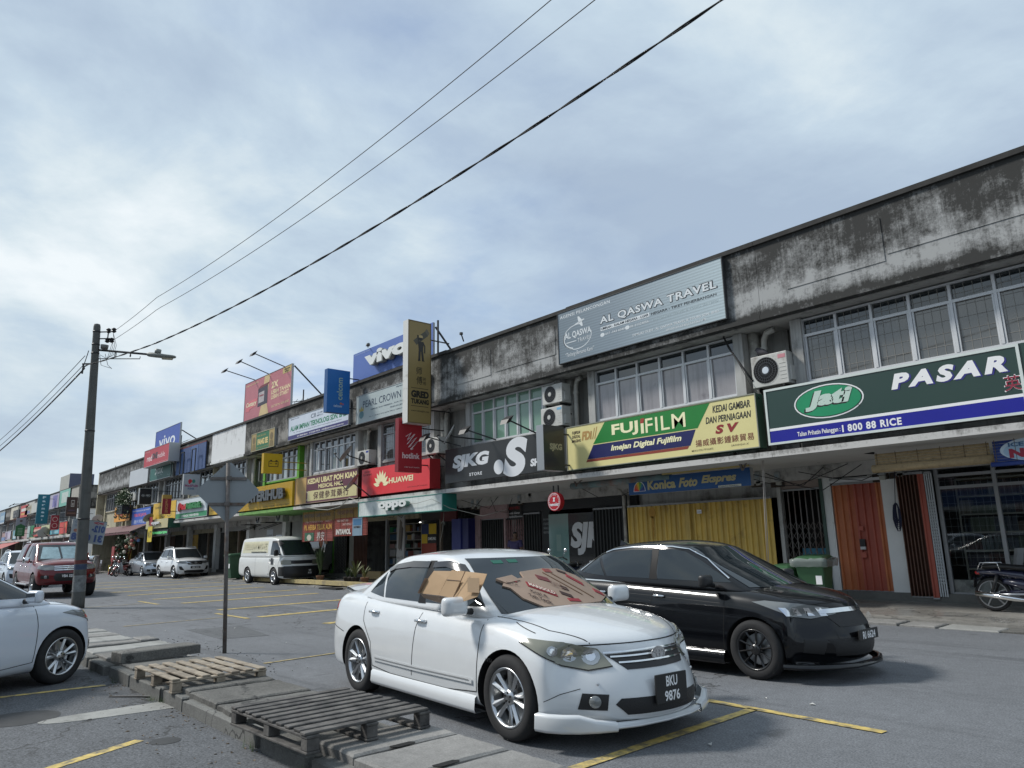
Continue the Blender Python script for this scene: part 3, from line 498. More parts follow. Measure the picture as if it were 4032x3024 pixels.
sf = fr.build('shopfront_frame', ALUO, u); gl = MB(); gl.box(fx0, fx1, SP, SP+.008, .39, 2.64); SHOPG = mat('shop_glass', (.9, .95, .95), .02, trans=1.0, spec=.5); gl.build('shop_glass', SHOPG, sf); gl = MB()
for i in range(30): x = fx0+(fx1-fx0)*i/30; gl.box(x-.002, x+.002, SP+.05, SP+.054, .9, 2.6)
for i in range(12): z = .9+i*.15; gl.box(fx0, fx1, SP+.055, SP+.059, z-.002, z+.002)
gl.build('mesh_screen', ALUO, sf); shelves(u, fx0+.15, fx1-.1, SP+.55, .45, 2.6, 6, 3, ['4a3030', '3c4450', '7c7c78', '4c564a', '6c665a', '3a3848', '6c7478', '504038'])
wallrect('shop_wall', WALLW, u, cx1, x1, 2.98, 3.0); wallrect('plinth', SOFF, u, fx0, fx1, .36, .62, SP+.1, SP+.14)
wallrect('vent_opening', DARK, u, dx0+.05, dx1-.3, 2.78, 2.98, SP-.006, SP); wallrect('vent_opening', DARK, u, gx0+.1, gx1-.1, 2.80, 2.98, SP-.006, SP)
f = Face((on_y(4000, 1815, SP)[0], SP-.04, 2.72), (1,0,0), (0,0,1), (0,-1,0), .2, .14, u); f.rect(0, 0, 1, 1, BLACK, .004, 'number_sign'); f.text('5', .3, .15, .7, .85, WHITE, d=.008)
lk = (dx0+dx1)/2+.02
for z_, h_, m_ in ((1.62, .09, O_[1]), (1.05, .11, O_[1]), (1.28, .16, BLACKP), (1.22, .06, SILV)): mb = MB(); mb.box(lk-.05, lk+.06, SP-.12, SP-.075, z_, z_+h_); mb.build('door_lock', m_, u)
wallrect('door_rail', ALU, u, dx0-.05, dx1+.05, TOPZ+.05, TOPZ+.11, SP-.13, SP-.10)
# unit 1: closed yellow shutters
u = U[1]; yx0, yx1, yz0, yz1 = rp(2493, 3066, 1935, 2260, SP); yx1 = min(yx1, gx0-.12); sp_ = shutter(u, yx0+.02, yx1, .34, 2.42, YSH, .155, .045, y=SP-.2, mats=[YSH, YSH2, YSH])
xm = on_y(2737, 2100, SP)[0]; wallrect('centre_post', YSH2, u, xm-.07, xm+.07, .34, 2.42, SP-.29, SP-.26); wallrect('shop_wall', WALLW, u, BND[2]+.1, gx0, 2.45, 3.0, SP, SP+.1)
k = on_y(2566, 2000, SP-.27); kf = Face((k[0]-.13, SP-.262, 1.5), (1,0,0), (0,0,1), (0,-1,0), .26, .9, u); KM = mat('ochre_key', (.42, .22, .02), .5); kf.ell(.5, .82, .42, .17, KM, .006, 'painted_key'); kf.poly([(.38, .72), (.62, .72), (.66, .5), (.58, .42), (.68, .34), (.56, .28), (.62, .18), (.5, 0), (.42, .15)], KM, .006, 'painted_key')
n_ = on_y(2752, 2013, SP-.27); kf = Face((n_[0]-.06, SP-.27, n_[2]-.06), (1,0,0), (0,0,1), (0,-1,0), .14, .1, u); kf.rect(0, 0, 1, 1, WHITE, .006, 'paper_note'); kf.rect(.1, .3, .9, .5, mat('pale_blue_print', (.3, .38, .5), .5), .009, 'paper_print')
mb = MB(); a = on_y(2463, 2000, SP-.1); mb.tube([(a[0], SP-.15, .2), (a[0], SP-.15, 2.75), (a[0]-.1, SP-.15, 2.9), (a[0]-.25, SP-.1, 2.98)], .05, 10); mb.tube([(a[0]+.14, SP-.12, .2), (a[0]+.14, SP-.12, 2.95)], .035, 8); mb.build('drain_pipe', PIPE, u, True)
# unit 2: dark boutique
u = U[2]; wallrect('shop_wall', mat('black_wall', (.03, .032, .034), .7), u, BND[3]+.1, BND[2]-.1, 2.5, 3.0); tx0, tx1, tz0, tz1 = rp(2166, 2243, 1980, 2151); kx0, kx1, kz0, kz1 = rp(2243, 2352, 1978, 2151); sx0, sx1, _, _ = rp(2350, 2466, 1978, 2151)
f = Face((tx0, SP-.05, .42), (1,0,0), (0,0,1), (0,-1,0), tx1-tx0, 1.95, u); f.rect(0, 0, 1, 1, mat('teal_display_glass', (.20, .33, .31), .08, coat=1.0), .01, 'display_pane', .02); f.rect(.38, .42, .62, .68, flat('7f9a94'), .014, 'paper_note'); f.rect(.05, .3, .2, .36, WHITE, .014, 'paper_note')
f = Face((kx0, SP-.05, .42), (1,0,0), (0,0,1), (0,-1,0), kx1-kx0+.4, 1.95, u); f.rect(0, 0, 1, 1, mat('black_display', (.012, .014, .015), .2, coat=.6), .01, 'display_pane', .02); f.text('SJK', .05, .36, .98, .86, mat('grey_print', (.56, .57, .58), .5), .05, .18, d=.016); f.text('STO', .52, .18, .93, .28, WHITE, .04, d=.016)
shutter(u, sx0, sx1, .36, 2.42, DKSH, .13, .05, y=SP-.12); kx = on_y(2063, 2080, SP)[0]; shutter(u, kx+.05, kx+.8, .36, 2.42, DKSH, .12, .05); wallrect('shop_wall', mat('black_wall'), u, kx+.85, tx0-.02, .3, 2.5)
f = Face((kx+.95, SP-.02, 1.75), (1,0,0), (0,0,1), (0,-1,0), max(.3, tx0-kx-1.0), .55, u)
for i, s_ in enumerate(['REMAJA DI BAWAH', '18 TAHUN SERTA', 'UNIFORM SEKOLAH', 'MEMASUKI PREMIS']): f.text(s_, .02, .78-.24*i, .98, .93-.24*i, mat('dull_print', (.25, .27, .28), .5), .01, d=.006, res=1)
px0, px1, _, _ = rp(2000, 2063, 2010, 2152); scissor_gate(u, px0, px1, .36, 2.35, mat('pink_gate', (.30, .17, .17), .5), .11, zd1=2.2); wallrect('stair_wall', INNER, u, BND[3]+.1, px1, .2, 2.5, SP+1.5, SP+1.6); wallrect('door_post', WALLP, u, px0-.12, px0-.04, .2, 3.0, SP-.08, SP+.1)
f = Face((px0-.2, SP-.03, 2.28), (1,0,0), (0,0,1), (0,-1,0), .95, .5, u); f.rect(0, 0, 1, 1, BLACK, .004, 'small_sign'); f.text('LES RENOVERS', .1, .66, .9, .86, flat('a03030'), .01, d=.008, res=1); f.text('reka bentuk dalaman', .1, .36, .9, .52, WHITE, 0, d=.008, res=1); f.text('012 345 6789', .3, .12, .75, .26, WHITE, 0, d=.008, res=1)
# unit 3: phone shop (blue column, posters)
u = U[3]; wallrect('shop_wall', mat('dark_red_board', (.09, .012, .015), .6), u, on_y(1760, 2000, SP)[0], on_y(1822, 2000, SP)[0], 2.35, 2.85, SP-.3, SP-.22)
vx0, vx1, _, _ = rp(1818, 1879, 2003, 2152); wallrect('blue_column', flat('2b3475'), u, vx0, vx0+(vx1-vx0)*.58, .2, 2.4, SP-.45, SP+.1); wallrect('blue_column', flat('1d245c'), u, vx0+(vx1-vx0)*.58, vx1, .2, 2.4, SP-.40, SP+.1); f = Face((vx0, SP-.45, .55), (1,0,0), (0,0,1), (0,-1,0), (vx1-vx0)*.58, .5, u); f.text('vivo', .12, .2, .85, .55, WHITE, .02, d=.006)
ax0, ax1, _, _ = rp(1879, 1980, 1966, 2150); wallrect('pink_pillar', WALLP, u, ax0, ax0+.28, .2, 2.5, SP-.1, SP+.1); wallrect('pink_pillar', WALLP, u, ax0+.28, BND[3]-.05, 2.35, 2.85, SP-.1, SP+.1); shutter(u, ax0+.32, BND[3]-.15, .36, 2.32, DKSH, .12, .05)
sx0, sx1, _, _ = rp(1669, 1727, 2028, 2160); pf = Face((sx0, SP-.1, .4), (1,0,0), (0,0,1), (0,-1,0), sx1-sx0, 1.9, u)
for (a, b, c, d, m_) in ((0, .8, .5, 1, '1a2d5c'), (.5, .8, 1, 1, 'c8a820'), (0, .62, .4, .8, 'c8a820'), (.4, .62, 1, .8, '101216'), (0, .42, 1, .62, '8a3018'), (0, .1, .45, .42, 'a01820'), (.45, .1, .72, .42, '2a52a0'), (.72, .28, 1, .42, 'd06018'), (.72, .1, 1, .28, '90141c')): pf.rect(a, b, c, d, flat(m_), .006, 'poster')
pf.text('SAMSUNG', .45, .68, .97, .74, WHITE, .02, d=.010, res=2); pf.text('hotlink', .05, .16, .42, .24, WHITE, .02, d=.010, res=2)
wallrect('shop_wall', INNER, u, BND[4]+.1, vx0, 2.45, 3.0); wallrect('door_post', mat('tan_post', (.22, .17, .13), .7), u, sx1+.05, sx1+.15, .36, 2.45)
hx0, hx1, _, _ = rp(1609, 1638, 2022, 2182); wf = Face((hx0, SP-.5, .2), (1,0,0), (0,0,1), (0,-1,0), hx1-hx0, 2.45, u); wf.rect(0, 0, 1, 1, mat('pale_column', (.42, .42, .42), .5), .05, 'poster_column', .3)
wf.poly([(.2, .5), (.45, .95), (.75, .9), (.5, .45)], flat('6a625c'), .056, 'poster_print'); wf.poly([(.5, .5), (.7, .85), (.92, .8), (.7, .45)], flat('4c4642'), .058, 'poster_print'); wf.text('vivo V70', .1, .33, .9, .38, flat('707070'), .01, d=.058, res=1); wf.poly([(.1, 0), (.6, .15), (.9, .12), (.5, 0)], flat('4c4642'), .056, 'poster_print')
# unit 4: pharmacy
u = U[4]; wallrect('shop_wall', WALLC, u, BND[5]+.1, BND[4]-.1, 2.55, 3.0); qx0, qx1, _, _ = rp(1448, 1605, 2030, 2228); shelves(u, qx0+.1, (qx0+qx1)/2-.1, SP+1.0, .4, 2.4, 6, 11, ['c8ccd0', 'a0b0c0', 'd8d8d0', '507090', '40a070', 'c0a0a0']); shelves(U[3], (qx0+qx1)/2+.1, qx1-.1, SP+.8, .4, 2.4, 6, 12, ['803020', '205040', 'a08030', 'b0b0b0', '402020', '6080a0'])
mb = MB(); mb.box((qx0+qx1)/2-.04, (qx0+qx1)/2+.04, SP-.05, SP+.05, .36, 2.6); mb.build('door_post', ALUO, u); mb = MB(); mb.box(on_y(1562, 2045, SP)[0], on_y(1587, 2045, SP)[0], 17.4, 17.46, 2.42, 2.46); tl = mb.build('tube_lamp', mat('lit_tube', (1, .98, .9), .5, emit=4)); tag(tl, 'lit white fluorescent tube inside the pharmacy below the teal sign', 'lamp')
ex0, ex1, _, _ = rp(1388, 1404, 2100, 2250); wallrect('cream_wall', mat('plain_wall', (.26, .25, .23), .8, var=.1), u, ex0-.3, qx0-1.2, .36, 2.55); gx_, gy_, _, _ = rp(1318, 1365, 2095, 2248); scissor_gate(u, gx_, gy_, .3, 2.5, GREYG, .09, zd1=2.3); wallrect('door_post', WALLG, u, gx_-.45, gx_-.1, .2, 2.6); shutter(u, qx0-1.1, qx0, .36, 2.5, BRN, .12, .05)
wallrect('counter', mat('pale_counter', (.40, .30, .15), .7), u, qx0+.1, qx0+1.6, .2, .5, SP-.3, SP-.05)
# unit 5: battery shop
u = U[5]; wallrect('shop_wall', mat('grey_white_wall', (.33, .33, .32), .8, var=.1), u, BND[6]+.1, BND[5]-1.3, 1.9, 3.0); wf = Face((BND[6]+2.2, SP-.02, .5), (1,0,0), (0,0,1), (0,-1,0), 2.3, 1.7, u); wf.rect(0, 0, 1, 1, P_DARK, .01, 'shop_window', .02); wf.ell(.5, .75, .09, .18, flat('c06838'), .014, 'window_print'); wf.text('vivo', .64, .68, .78, .8, flat('c08858'), .02, d=.014); wf.rect(-.02, .98, 1.02, 1.03, ALUO, .03, 'window_frame', .03)
wallrect('shop_wall', mat('grey_white_wall'), u, BND[6]+.1, BND[6]+2.1, .3, 1.9); wallrect('dark_doorway', DARK, u, BND[6]+.5, BND[6]+1.2, .36, 1.75, SP-.01, SP-.005); wallrect('green_beam', WALLG, u, BND[5]-1.3, BND[5]-.1, 2.6, 3.0)
shutter(u, BND[5]-1.2, BND[5]-.2, .36, 2.55, DKSH, .14, .05)
# units 6..11: simpler fronts
r_ = random.Random(4)
for i in range(6, 12):
    u = U[i]; a, b = BND[i+1]+.12, BND[i]-.12; wallrect('pier', LIME, u, b-.4, b, .2, 3.0, SP-.25, SP+.1); wallrect('shop_wall', (mat('grey_white_wall') if i in (6, 7) else WALLC), u, a, b, 2.55, 3.0)
    if i == 6: wallrect('shop_wall', mat('grey_white_wall'), u, a, b, .3, 2.55); f = Face((a+1.6, SP-.01, .7), (1,0,0), (0,0,1), (0,-1,0), .8, 1.8, u); f.rect(0, 0, 1, 1, flat('b8c0c8'), .006, 'poster'); [f.text('AIRCOND SERVIS BAIKI', .1, .8-.12*k, .9, .86-.12*k, flat('505860'), 0, d=.010, res=1) for k in range(6)]; wallrect('glass_door', P_DARK, u, a+2.8, a+3.7, .36, 2.2, SP-.015, SP-.005)
    else:
        shutter(u, a, a+.9, .36, 2.5, (BRN, DKSH, YSH2)[i % 3], .14, .05)
        shelves(u, a+1.1, b-.4, SP+1.2, .4, 2.3, 4, 20+i, ['903028', '285080', 'c0b8a0', '407040', 'b88828', '505058', 'd0d0d0'], .5); wallrect('door_post', mat('tan_post'), u, a+2.6, a+2.72, .2, 2.55)
# ---- the row beyond the side street
CL = ['a8a49a', 'b07a70', '9cb4a8', 'b8b8b4', 'c0bfb8', 'a84038', 'c8c4b4', '8890a8', '9aa0a0', 'b0a890']
RB = -73.0; FU = []; W2 = 5.6
def far_unit(i, x1, w, label, signs, z=7.2):
    x0 = x1-w; t = thing('shophouse', label, 'shophouse', ((x0+x1)/2, FS, 0), 0, 'terraced shophouses'); r = random.Random(i*7+1)
    def B(nm, m, *bx): mb = MB(); [mb.box(*b) for b in bx]; return mb.build(nm, m, t)
    pm = (PAR, PAR2, PARW)[r.randrange(3)] if i % 2 else mat('far_parapet_'+CL[i % 10], rgb(CL[i % 10]), .85, var=.15, streak=.5)
    B('parapet', pm, (x0+.01, x1-.01, FS, FS+.16, 5.75, z)); B('coping', COPING, (x0+.01, x1-.01, FS-.06, FS+.22, z, z+.1)); B('roof', COPING, (x0+.01, x1-.01, FS+.2, 26, 6.3, 6.4)); B('upper_wall', (WALLW, WALLC, WALLP)[i % 3], (x0+.01, x1-.01, WP+.05, WP+.2, 3.1, 5.8)); B('soffit', SOFF, (x0+.01, x1-.01, FS+.16, WP+.3, 5.74, 5.8))
    window(t, x0+.9, x1-1.2, 4.45, 5.7, 5, ALUO, (P_DARK, P_BROWN), w=.07, dbl=False); B('canopy', CANO, (x0+.01, x1-.01, FS-.1, SP, 2.9, 3.12)); B('shop_wall', INNER, (x0+.01, x1-.01, SP+.6, SP+.7, 0, 2.9)); B('pier', (WALLC, WALLP, WALLW)[i % 3], (x1-.5, x1-.02, 13.9, SP+.6, .1, 2.9)); B('pier', WALLW, (x0+.02, x0+.3, WP-.15, WP+.05, 3.12, 5.7))
    B('outer_back_wall', WALLW, (x0+.01, x1-.01, 26, 26.1, 0, 6.4)); FU.append(t); return t
FL = ['shophouse at the near end of the far row, behind the concrete pole', 'far row shophouse behind the brown phone board', 'far row shophouse with teal parapet board', 'far row shophouse with lilac parapet board', 'far row shophouse behind the tall teal pharmacy sign', 'far row shophouse with blank white parapet board', 'far row shophouse with beige board and red panel', 'far row shophouse with a barred black opening in its parapet', 'far row shophouse with salmon parapet', 'far row shophouse with pale blue board at the left frame edge']
for i in range(10): far_unit(i, RB-W2*i, W2, FL[i], None, 7.25)
mb = MB(); mb.box(RB, RB+.15, FS-.02, 26, 0, 5.3); mb.build('end_wall', mat('pale_end_wall', (.78, .78, .78), .85, var=.05), FU[0]); mb = MB(); mb.box(RB, RB+.2, FS-.04, 26, 5.3, 7.35); mb.build('gable_wall', PAR2, FU[0])
# ---- unseen row of shops added behind the camera to darken reflections
for k in range(12):
    x0 = -62+k*8.2; t = thing('shophouse', 'unseen two storey shophouse added across the near parking lot, behind the camera, number %s from the left' % ['one','two','three','four','five','six','seven','eight','nine','ten','eleven','twelve'][k], 'shophouse', (x0+4, -24, 0), 0, 'unseen shophouses added behind the camera')
    for nm, m, b in (('upper_wall', (WALLC, WALLW, WALLP)[k % 3], (x0+.01, x0+8.19, -34, -25, 3.3, 7.5+(k % 3)*.4)), ('canopy', CANO, (x0+.01, x0+8.19, -25, -22.5, 3.0, 3.25)), ('shop_wall', INNER, (x0+.01, x0+8.19, -34, -27.5, -.1, 3.3)), ('sign_face', flat(('a83c38', '2c4a7a', '3a6a4a', 'b09038')[k % 4]), (x0+1, x0+7, -25.2, -24.9, 3.3, 4.4))): mb = MB(); mb.box(*b); mb.build(nm, m, t)
    for j in range(4): mb = MB(); mb.box(x0+1+1.6*j, x0+2.4+1.6*j, -25.02, -24.96, 4.7, 6.2); mb.build('window', P_DARK, t)
# ============================================================ sign boards
CASE = mat('sign_case_aluminium', (.42, .43, .43), .45, .5); CASED = mat('sign_case_dark', (.05, .05, .05), .5); CREAM = flat('d8cc8c'); 
def brk(parent, pts, m=BLACKP, w=.03): mb = MB(); [mb.bar(a, b, w) for a, b in pts]; return mb.build('bracket', m, parent)
def board(name, label, px, face, side=CASE, Y=13.6, depth=.16, cat='sign', group=None, rim=None, rimw=.03, mount=True):
    x0, a0, b0, x1, a1, b1 = px; p0 = on_y(x0, (a0+b0)/2, Y); p1 = on_y(x1, (a1+b1)/2, Y); X0, X1 = p0[0], p1[0]
    z1 = (on_y(x0, a0, Y)[2]+on_y(x1, a1, Y)[2])/2; z0 = (on_y(x0, b0, Y)[2]+on_y(x1, b1, Y)[2])/2
    t = thing(name, label, cat, ((X0+X1)/2, Y, z0), 0, group); mb = MB(); mb.box(X0, X1, Y+.003, Y+depth, z0, z1); mb.build('sign_case', side, t)
    f = Face((X0, Y, z0), (1,0,0), (0,0,1), (0,-1,0), X1-X0, z1-z0, t); f.rect(0, 0, 1, 1, face, .003, 'sign_face', .0025)
    if rim:
        w = rimw; mb = MB()
        for q in ((X0, X1, z0, z0+w), (X0, X1, z1-w, z1), (X0, X0+w, z0+w, z1-w), (X1-w, X1, z0+w, z1-w)): mb.box(q[0], q[1], Y-.018, Y-.0035, q[2], q[3])
        mb.build('sign_frame', rim, t)
    if mount: brk(t, [((X0+(X1-X0)*k, Y+depth, z0+.1), (X0+(X1-X0)*k, Y+.62 if z0 < 5 else Y+depth+.03, z0+.1)) for k in (.2, .8)])
    return f
def perp(name, label, xr, xl, yt, yb, face, side, Yr=13.2, thick=.22, cat='sign', mounts=(.15, .85), rim=None, bm=BLACKP):
    X = on_y(xr, (yt+yb)/2, Yr)[0]; L = on_x(xl, (yt+yb)/2, X); Yl = L[1]; z1 = (on_x(xl, yt, X)[2]+on_x(xr, yt, X)[2])/2; z0 = (on_x(xl, yb, X)[2]+on_x(xr, yb, X)[2])/2
    t = thing(name, label, cat, (X, (Yl+Yr)/2, z0)); mb = MB(); mb.box(X-thick, X-.003, Yl, Yr, z0, z1); me = mb.build('sign_case', side, t)
    f = Face((X, Yl, z0), (0,1,0), (0,0,1), (1,0,0), Yr-Yl, z1-z0, t); f.rect(0, 0, 1, 1, face, .003, 'sign_face', .0025); f.X = X
    if rim: mb = MB(); w = .03; [mb.box(X+.0035, X+.012, *q) for q in ((Yl, Yr, z0, z0+w), (Yl, Yr, z1-w, z1), (Yl, Yl+w, z0+w, z1-w), (Yr-w, Yr, z0+w, z1-w))]; mb.build('sign_frame', rim, t)
    brk(t, [((X-thick/2, Yr-.1, z0+(z1-z0)*k), (X-thick/2, WP if z0 < 6 else FS+.1, z0+(z1-z0)*k)) for k in mounts], bm, .035); return f
def lamp_arm(parent, base, tip, m=BLACKP):
    mb = MB(); mb.bar(base, tip, .035); mb.build('lamp_arm', m, parent); b = Vector(tip); d = (Vector(tip)-Vector(base)).normalized(); mb = MB()
    mb.add([tuple(b+Vector(v)) for v in [(-.16,-.06,-.02), (.16,-.06,-.02), (.16,.12,.10), (-.16,.12,.10), (-.13,-.14,-.16), (.13,-.14,-.16), (.13,.02,-.10), (-.13,.02,-.10)]], [(0,1,2,3), (7,6,5,4), (0,4,5,1), (1,5,6,2), (2,6,7,3), (3,7,4,0)]); mb.build('flood_lamp', m, parent)
# -- rice shop
GRN = mat('rice_sign_green', rgb('1d3a33'), .35, coat=.3, var=.05, scale=.5); BLU = flat('161a8c', .35)
f = board('shop_sign', 'long dark green rice shop sign with oval logo and blue band', (3018, 1539, 1757, 4032, 1343, 1630), GRN, CASED, rim=flat('c8d0cc'), rimw=.045, depth=.2)
# the board runs on past the frame edge
f.rect(0, 0, 1, .245, BLU, .006); f.rect(0, .245, 1, .29, WHITE, .008)
OVG = flat('1f8a5e', .3); f.ell(.2906, .626, .152, .285, WHITE, .006); f.ell(.2906, .626, .146, .265, flat('123a2c'), .009); f.ell(.2906, .626, .141, .252, OVG, .011)
f.text('Jati', .182, .47, .392, .80, BLACK, .06, .25, d=.013); f.text('Jati', .19, .49, .40, .82, mat('pale_green_print', (.50, .62, .55), .4), .055, .25, d=.018)
for a, b, c, d_ in ((.47, .36, .52, .0), ): pass
f.text('PASAR', .560, .615, .963, .865, flat('2a2a80'), .05, .22, d=.008, space=1.35); f.text('PASAR', .553, .63, .957, .88, WHITE, .05, .22, d=.012, space=1.35)
f.text('英', .935, .34, .992, .575, WHITE, .07, d=.009); f.text('英', .938, .35, .989, .565, flat('8a2038'), .02, d=.013)
f.text('Talian Prihatin Pelanggan :', .14, .07, .33, .17, WHITE, .012, d=.010); f.text('I 800 88 RICE', .338, .07, .575, .19, WHITE, .03, d=.010, space=1.15); f.text('®', .415, .46, .422, .49, flat('0c2018'), 0, d=.014)
X1_ = f.O.x+f.w; mb = MB(); mb.box(X1_, X1_+2.0, 13.603, 13.8, f.O.z, f.O.z+f.h); mb.build('sign_case', GRN, f.parent)
# -- film shop
YS = mat('film_sign_cream', rgb('d9cf92'), .4, var=.04, scale=1); f = board('shop_sign', 'green and cream film shop sign above the yellow shutters', (2232, 1680, 1852, 2984, 1550, 1766), YS, mat('sign_side_green', (.05, .11, .07), .5), depth=.28, rim=flat('8a8c80'), rimw=.02)
f.poly([(.170, .52), (.245, .97), (.80, .97), (.735, .52)], flat('1f7a32', .35), .006); f.poly([(.13, .20), (.17, .50), (.725, .50), (.695, .20)], flat('1c2057', .35), .006); f.poly([(.122, .14), (.13, .195), (.69, .195), (.68, .14)], flat('8a3c2c', .4), .006)
f.text('FUJ', .285, .585, .435, .88, flat('ece8bc'), .03, d=.010, space=1.05); f.text('FILM', .475, .585, .68, .88, flat('ece8bc'), .004, d=.010, space=1.08); f.rect(.450, .585, .466, .80, flat('ece8bc'), .010); f.poly([(.447, .80), (.452, .90), (.472, .90), (.465, .80)], flat('a03828'), .012)
f.text('Imejan Digital Fujifilm', .275, .28, .655, .44, flat('ece8bc'), .03, .25, d=.010); f.text('FUJIFILM\nDIGITAL\nIMAGING', .035, .62, .095, .88, flat('5a4a38'), .02, .2, d=.007, res=2); f.text('FDi', .10, .64, .165, .84, flat('b08a50'), .05, .2, d=.007); f.poly([(.165, .64), (.18, .88), (.184, .88), (.17, .64)], flat('b08a50'), .007); f.poly([(.178, .64), (.195, .90), (.199, .90), (.183, .64)], flat('b08a50'), .007)
f.text('KEDAI GAMBAR', .81, .76, .975, .90, flat('2c2a28'), .015, .15, d=.007); f.text('DAN PERNIAGAAN', .775, .57, .975, .70, flat('2c2a28'), .015, .15, d=.007); f.text('S V', .815, .35, .92, .52, flat('8a1f22'), .05, .2, d=.007); f.text('揚威攝影鍾錶貿易', .72, .155, .978, .29, flat('7a3a2c'), .012, d=.007, space=1.1); f.text('MDK/LGT/LUTPG/L872', .70, .07, .80, .105, flat('5a5040'), 0, d=.007, res=1); f.text('SA0050261-X', .88, .08, .955, .115, flat('5a5040'), 0, d=.007, res=1)
# -- inner blue photo sign under the canopy
f = board('shop_sign', 'blue photo express sign hung under the canopy above the yellow shutters', (2476, 1893, 1946, 2955, 1833, 1917), flat('124a80'), CASE, Y=14.55, depth=.12, mount=False)
f.ell(.10, .18, .055, .62, WHITE, .006, 'emblem', 20, a0=0, a1=180)
for k, c in enumerate(['c03028', 'c86820', 'c8b030', '5a9a3a', '2a6a8a', '2a3a80']): f.ell(.10, .20, .050, .56, flat(c), .009+.001*k, 'emblem', 6, a0=180-30*(k+1), a1=180-30*k)
f.text('Konica', .175, .22, .42, .78, flat('b4a878'), .04, d=.008); f.text('Foto', .445, .22, .60, .78, flat('b4a878'), .04, .3, d=.008); f.text('Ekspres', .63, .22, .90, .80, flat('b4a878'), .04, .3, d=.008); f.rect(.76, .02, .93, .14, flat('c8c8b8'), .007); f.text('Kualiti Foto Berkekalan...', .77, .04, .92, .12, flat('303850'), 0, d=.012, res=1)
f2 = Face((f.O.x+f.w*.32, 14.53, f.O.z+f.h+.02), (1,0,0), (0,0,1), (0,-1,0), f.w*.68, .22, f.parent); f2.rect(0, 0, 1, 1, flat('b8a468'), .04, 'sign_face', .08); f2.text('PERNIAGAAN SV', .03, .15, .58, .85, flat('20285c'), .02, d=.044); f2.text('攝影沖印中心', .62, .2, .98, .8, flat('8a3a28'), .01, d=.044)
# -- travel agency banner
def grad_mat():
    m = bpy.data.materials.new('travel_banner'); m.use_nodes = True; nt = m.node_tree; N = nt.nodes; L = nt.links; bs = N['Principled BSDF']; bs.inputs['Roughness'].default_value = .45
    geo = N.new('ShaderNodeNewGeometry'); sep = N.new('ShaderNodeSeparateXYZ'); L.new(geo.outputs['Position'], sep.inputs[0]); wv = N.new('ShaderNodeTexWave'); wv.wave_type = 'BANDS'; wv.bands_direction = 'Z'; wv.inputs['Scale'].default_value = 4.5; wv.inputs['Distortion'].default_value = 1.2; wv.inputs['Detail'].default_value = 1; mp = N.new('ShaderNodeMapping'); mp.inputs['Scale'].default_value = (.12, 1, 1); L.new(geo.outputs['Position'], mp.inputs[0]); L.new(mp.outputs[0], wv.inputs[0])
    r = N.new('ShaderNodeMapRange'); L.new(sep.outputs[0], r.inputs[0]); r.inputs[1].default_value = -13.5; r.inputs[2].default_value = -8.3; cr = N.new('ShaderNodeValToRGB'); L.new(r.outputs[0], cr.inputs[0]); e = cr.color_ramp.elements; e[0].color = (.15, .20, .24, 1); e[1].color = (.42, .52, .56, 1); q = e.new(.4); q.color = (.21, .27, .32, 1)
    mx = N.new('ShaderNodeMix'); mx.data_type = 'RGBA'; mx.blend_type = 'MULTIPLY'; mx.inputs[0].default_value = .22; L.new(cr.outputs[0], mx.inputs[6]); L.new(wv.outputs[0], mx.inputs[7]); L.new(mx.outputs[2], bs.inputs['Base Color']); return m
f = board('banner_sign', 'grey blue travel agency banner on the parapet above the curtained windows', (2198, 1233, 1437, 2852, 1008, 1259), grad_mat(), CASED, depth=.08, rim=flat('20262a'), rimw=.02, mount=False)
PW = mat('banner_white', (.62, .66, .68), .5)
f.text('AGENSI PELANCONGAN', .02, .865, .366, .925, PW, .01, d=.006, space=1.1); f.ring(.137, .44, .10, .24, .02, PW, a0=65, a1=372); f.ring(.137, .44, .10, .235, .05, PW, a0=150, a1=250)
f.text('AL QASWA', .05, .42, .235, .56, PW, .02, d=.008); f.text('TRAVEL', .14, .33, .232, .40, PW, .0, d=.008, space=1.2); f.rect(.06, .36, .13, .375, PW, .006); f.poly([(.12, .68), (.185, .74), (.195, .725), (.135, .665)], PW, .006, 'plane_emblem'); f.poly([(.15, .71), (.145, .81), (.155, .81), (.175, .73)], PW, .006, 'plane_emblem'); f.poly([(.15, .69), (.17, .61), (.18, .61), (.175, .71)], PW, .006, 'plane_emblem')
f.text('“Terbang Bersama Kami”', .05, .08, .25, .18, PW, .0, .3, d=.006, res=2)
f.text('AL QASWA TRAVEL', .293, .495, .969, .675, flat('16222c'), .06, d=.006, space=1.12); f.text('AL QASWA TRAVEL', .297, .51, .964, .66, PW, .02, d=.011, space=1.12)
f.rect(.298, .40, .60, .47, PW, .006); f.text('UMRAH - DALAM NEGARA - LUAR', .302, .415, .595, .46, flat('20303c'), .01, d=.011, res=2); f.text('NEGARA - TIKET PENERBANGAN', .61, .41, .96, .455, flat('24323c'), .015, d=.006, res=2)
f.ell(.308, .325, .014, .035, PW, .006); f.text('017 -543 6040', .327, .305, .45, .345, PW, .01, d=.006, res=2); f.ell(.466, .325, .014, .035, PW, .006); f.text('03-31224056', .483, .305, .594, .345, PW, .01, d=.006, res=2); f.text('f AL QASWA TRAVEL & TOURS SDN BHD', .616, .30, .966, .345, flat('a8b8bc'), .0, d=.006, res=2)
f.text('DIMILIKI OLEH : AL QASWA TRAVEL & TOURS SDN. BHD.', .495, .13, .969, .18, PW, .01, d=.006, res=2); f.text('202301016340(1510262-M)', .686, .06, .90, .105, PW, .01, d=.006, res=2)
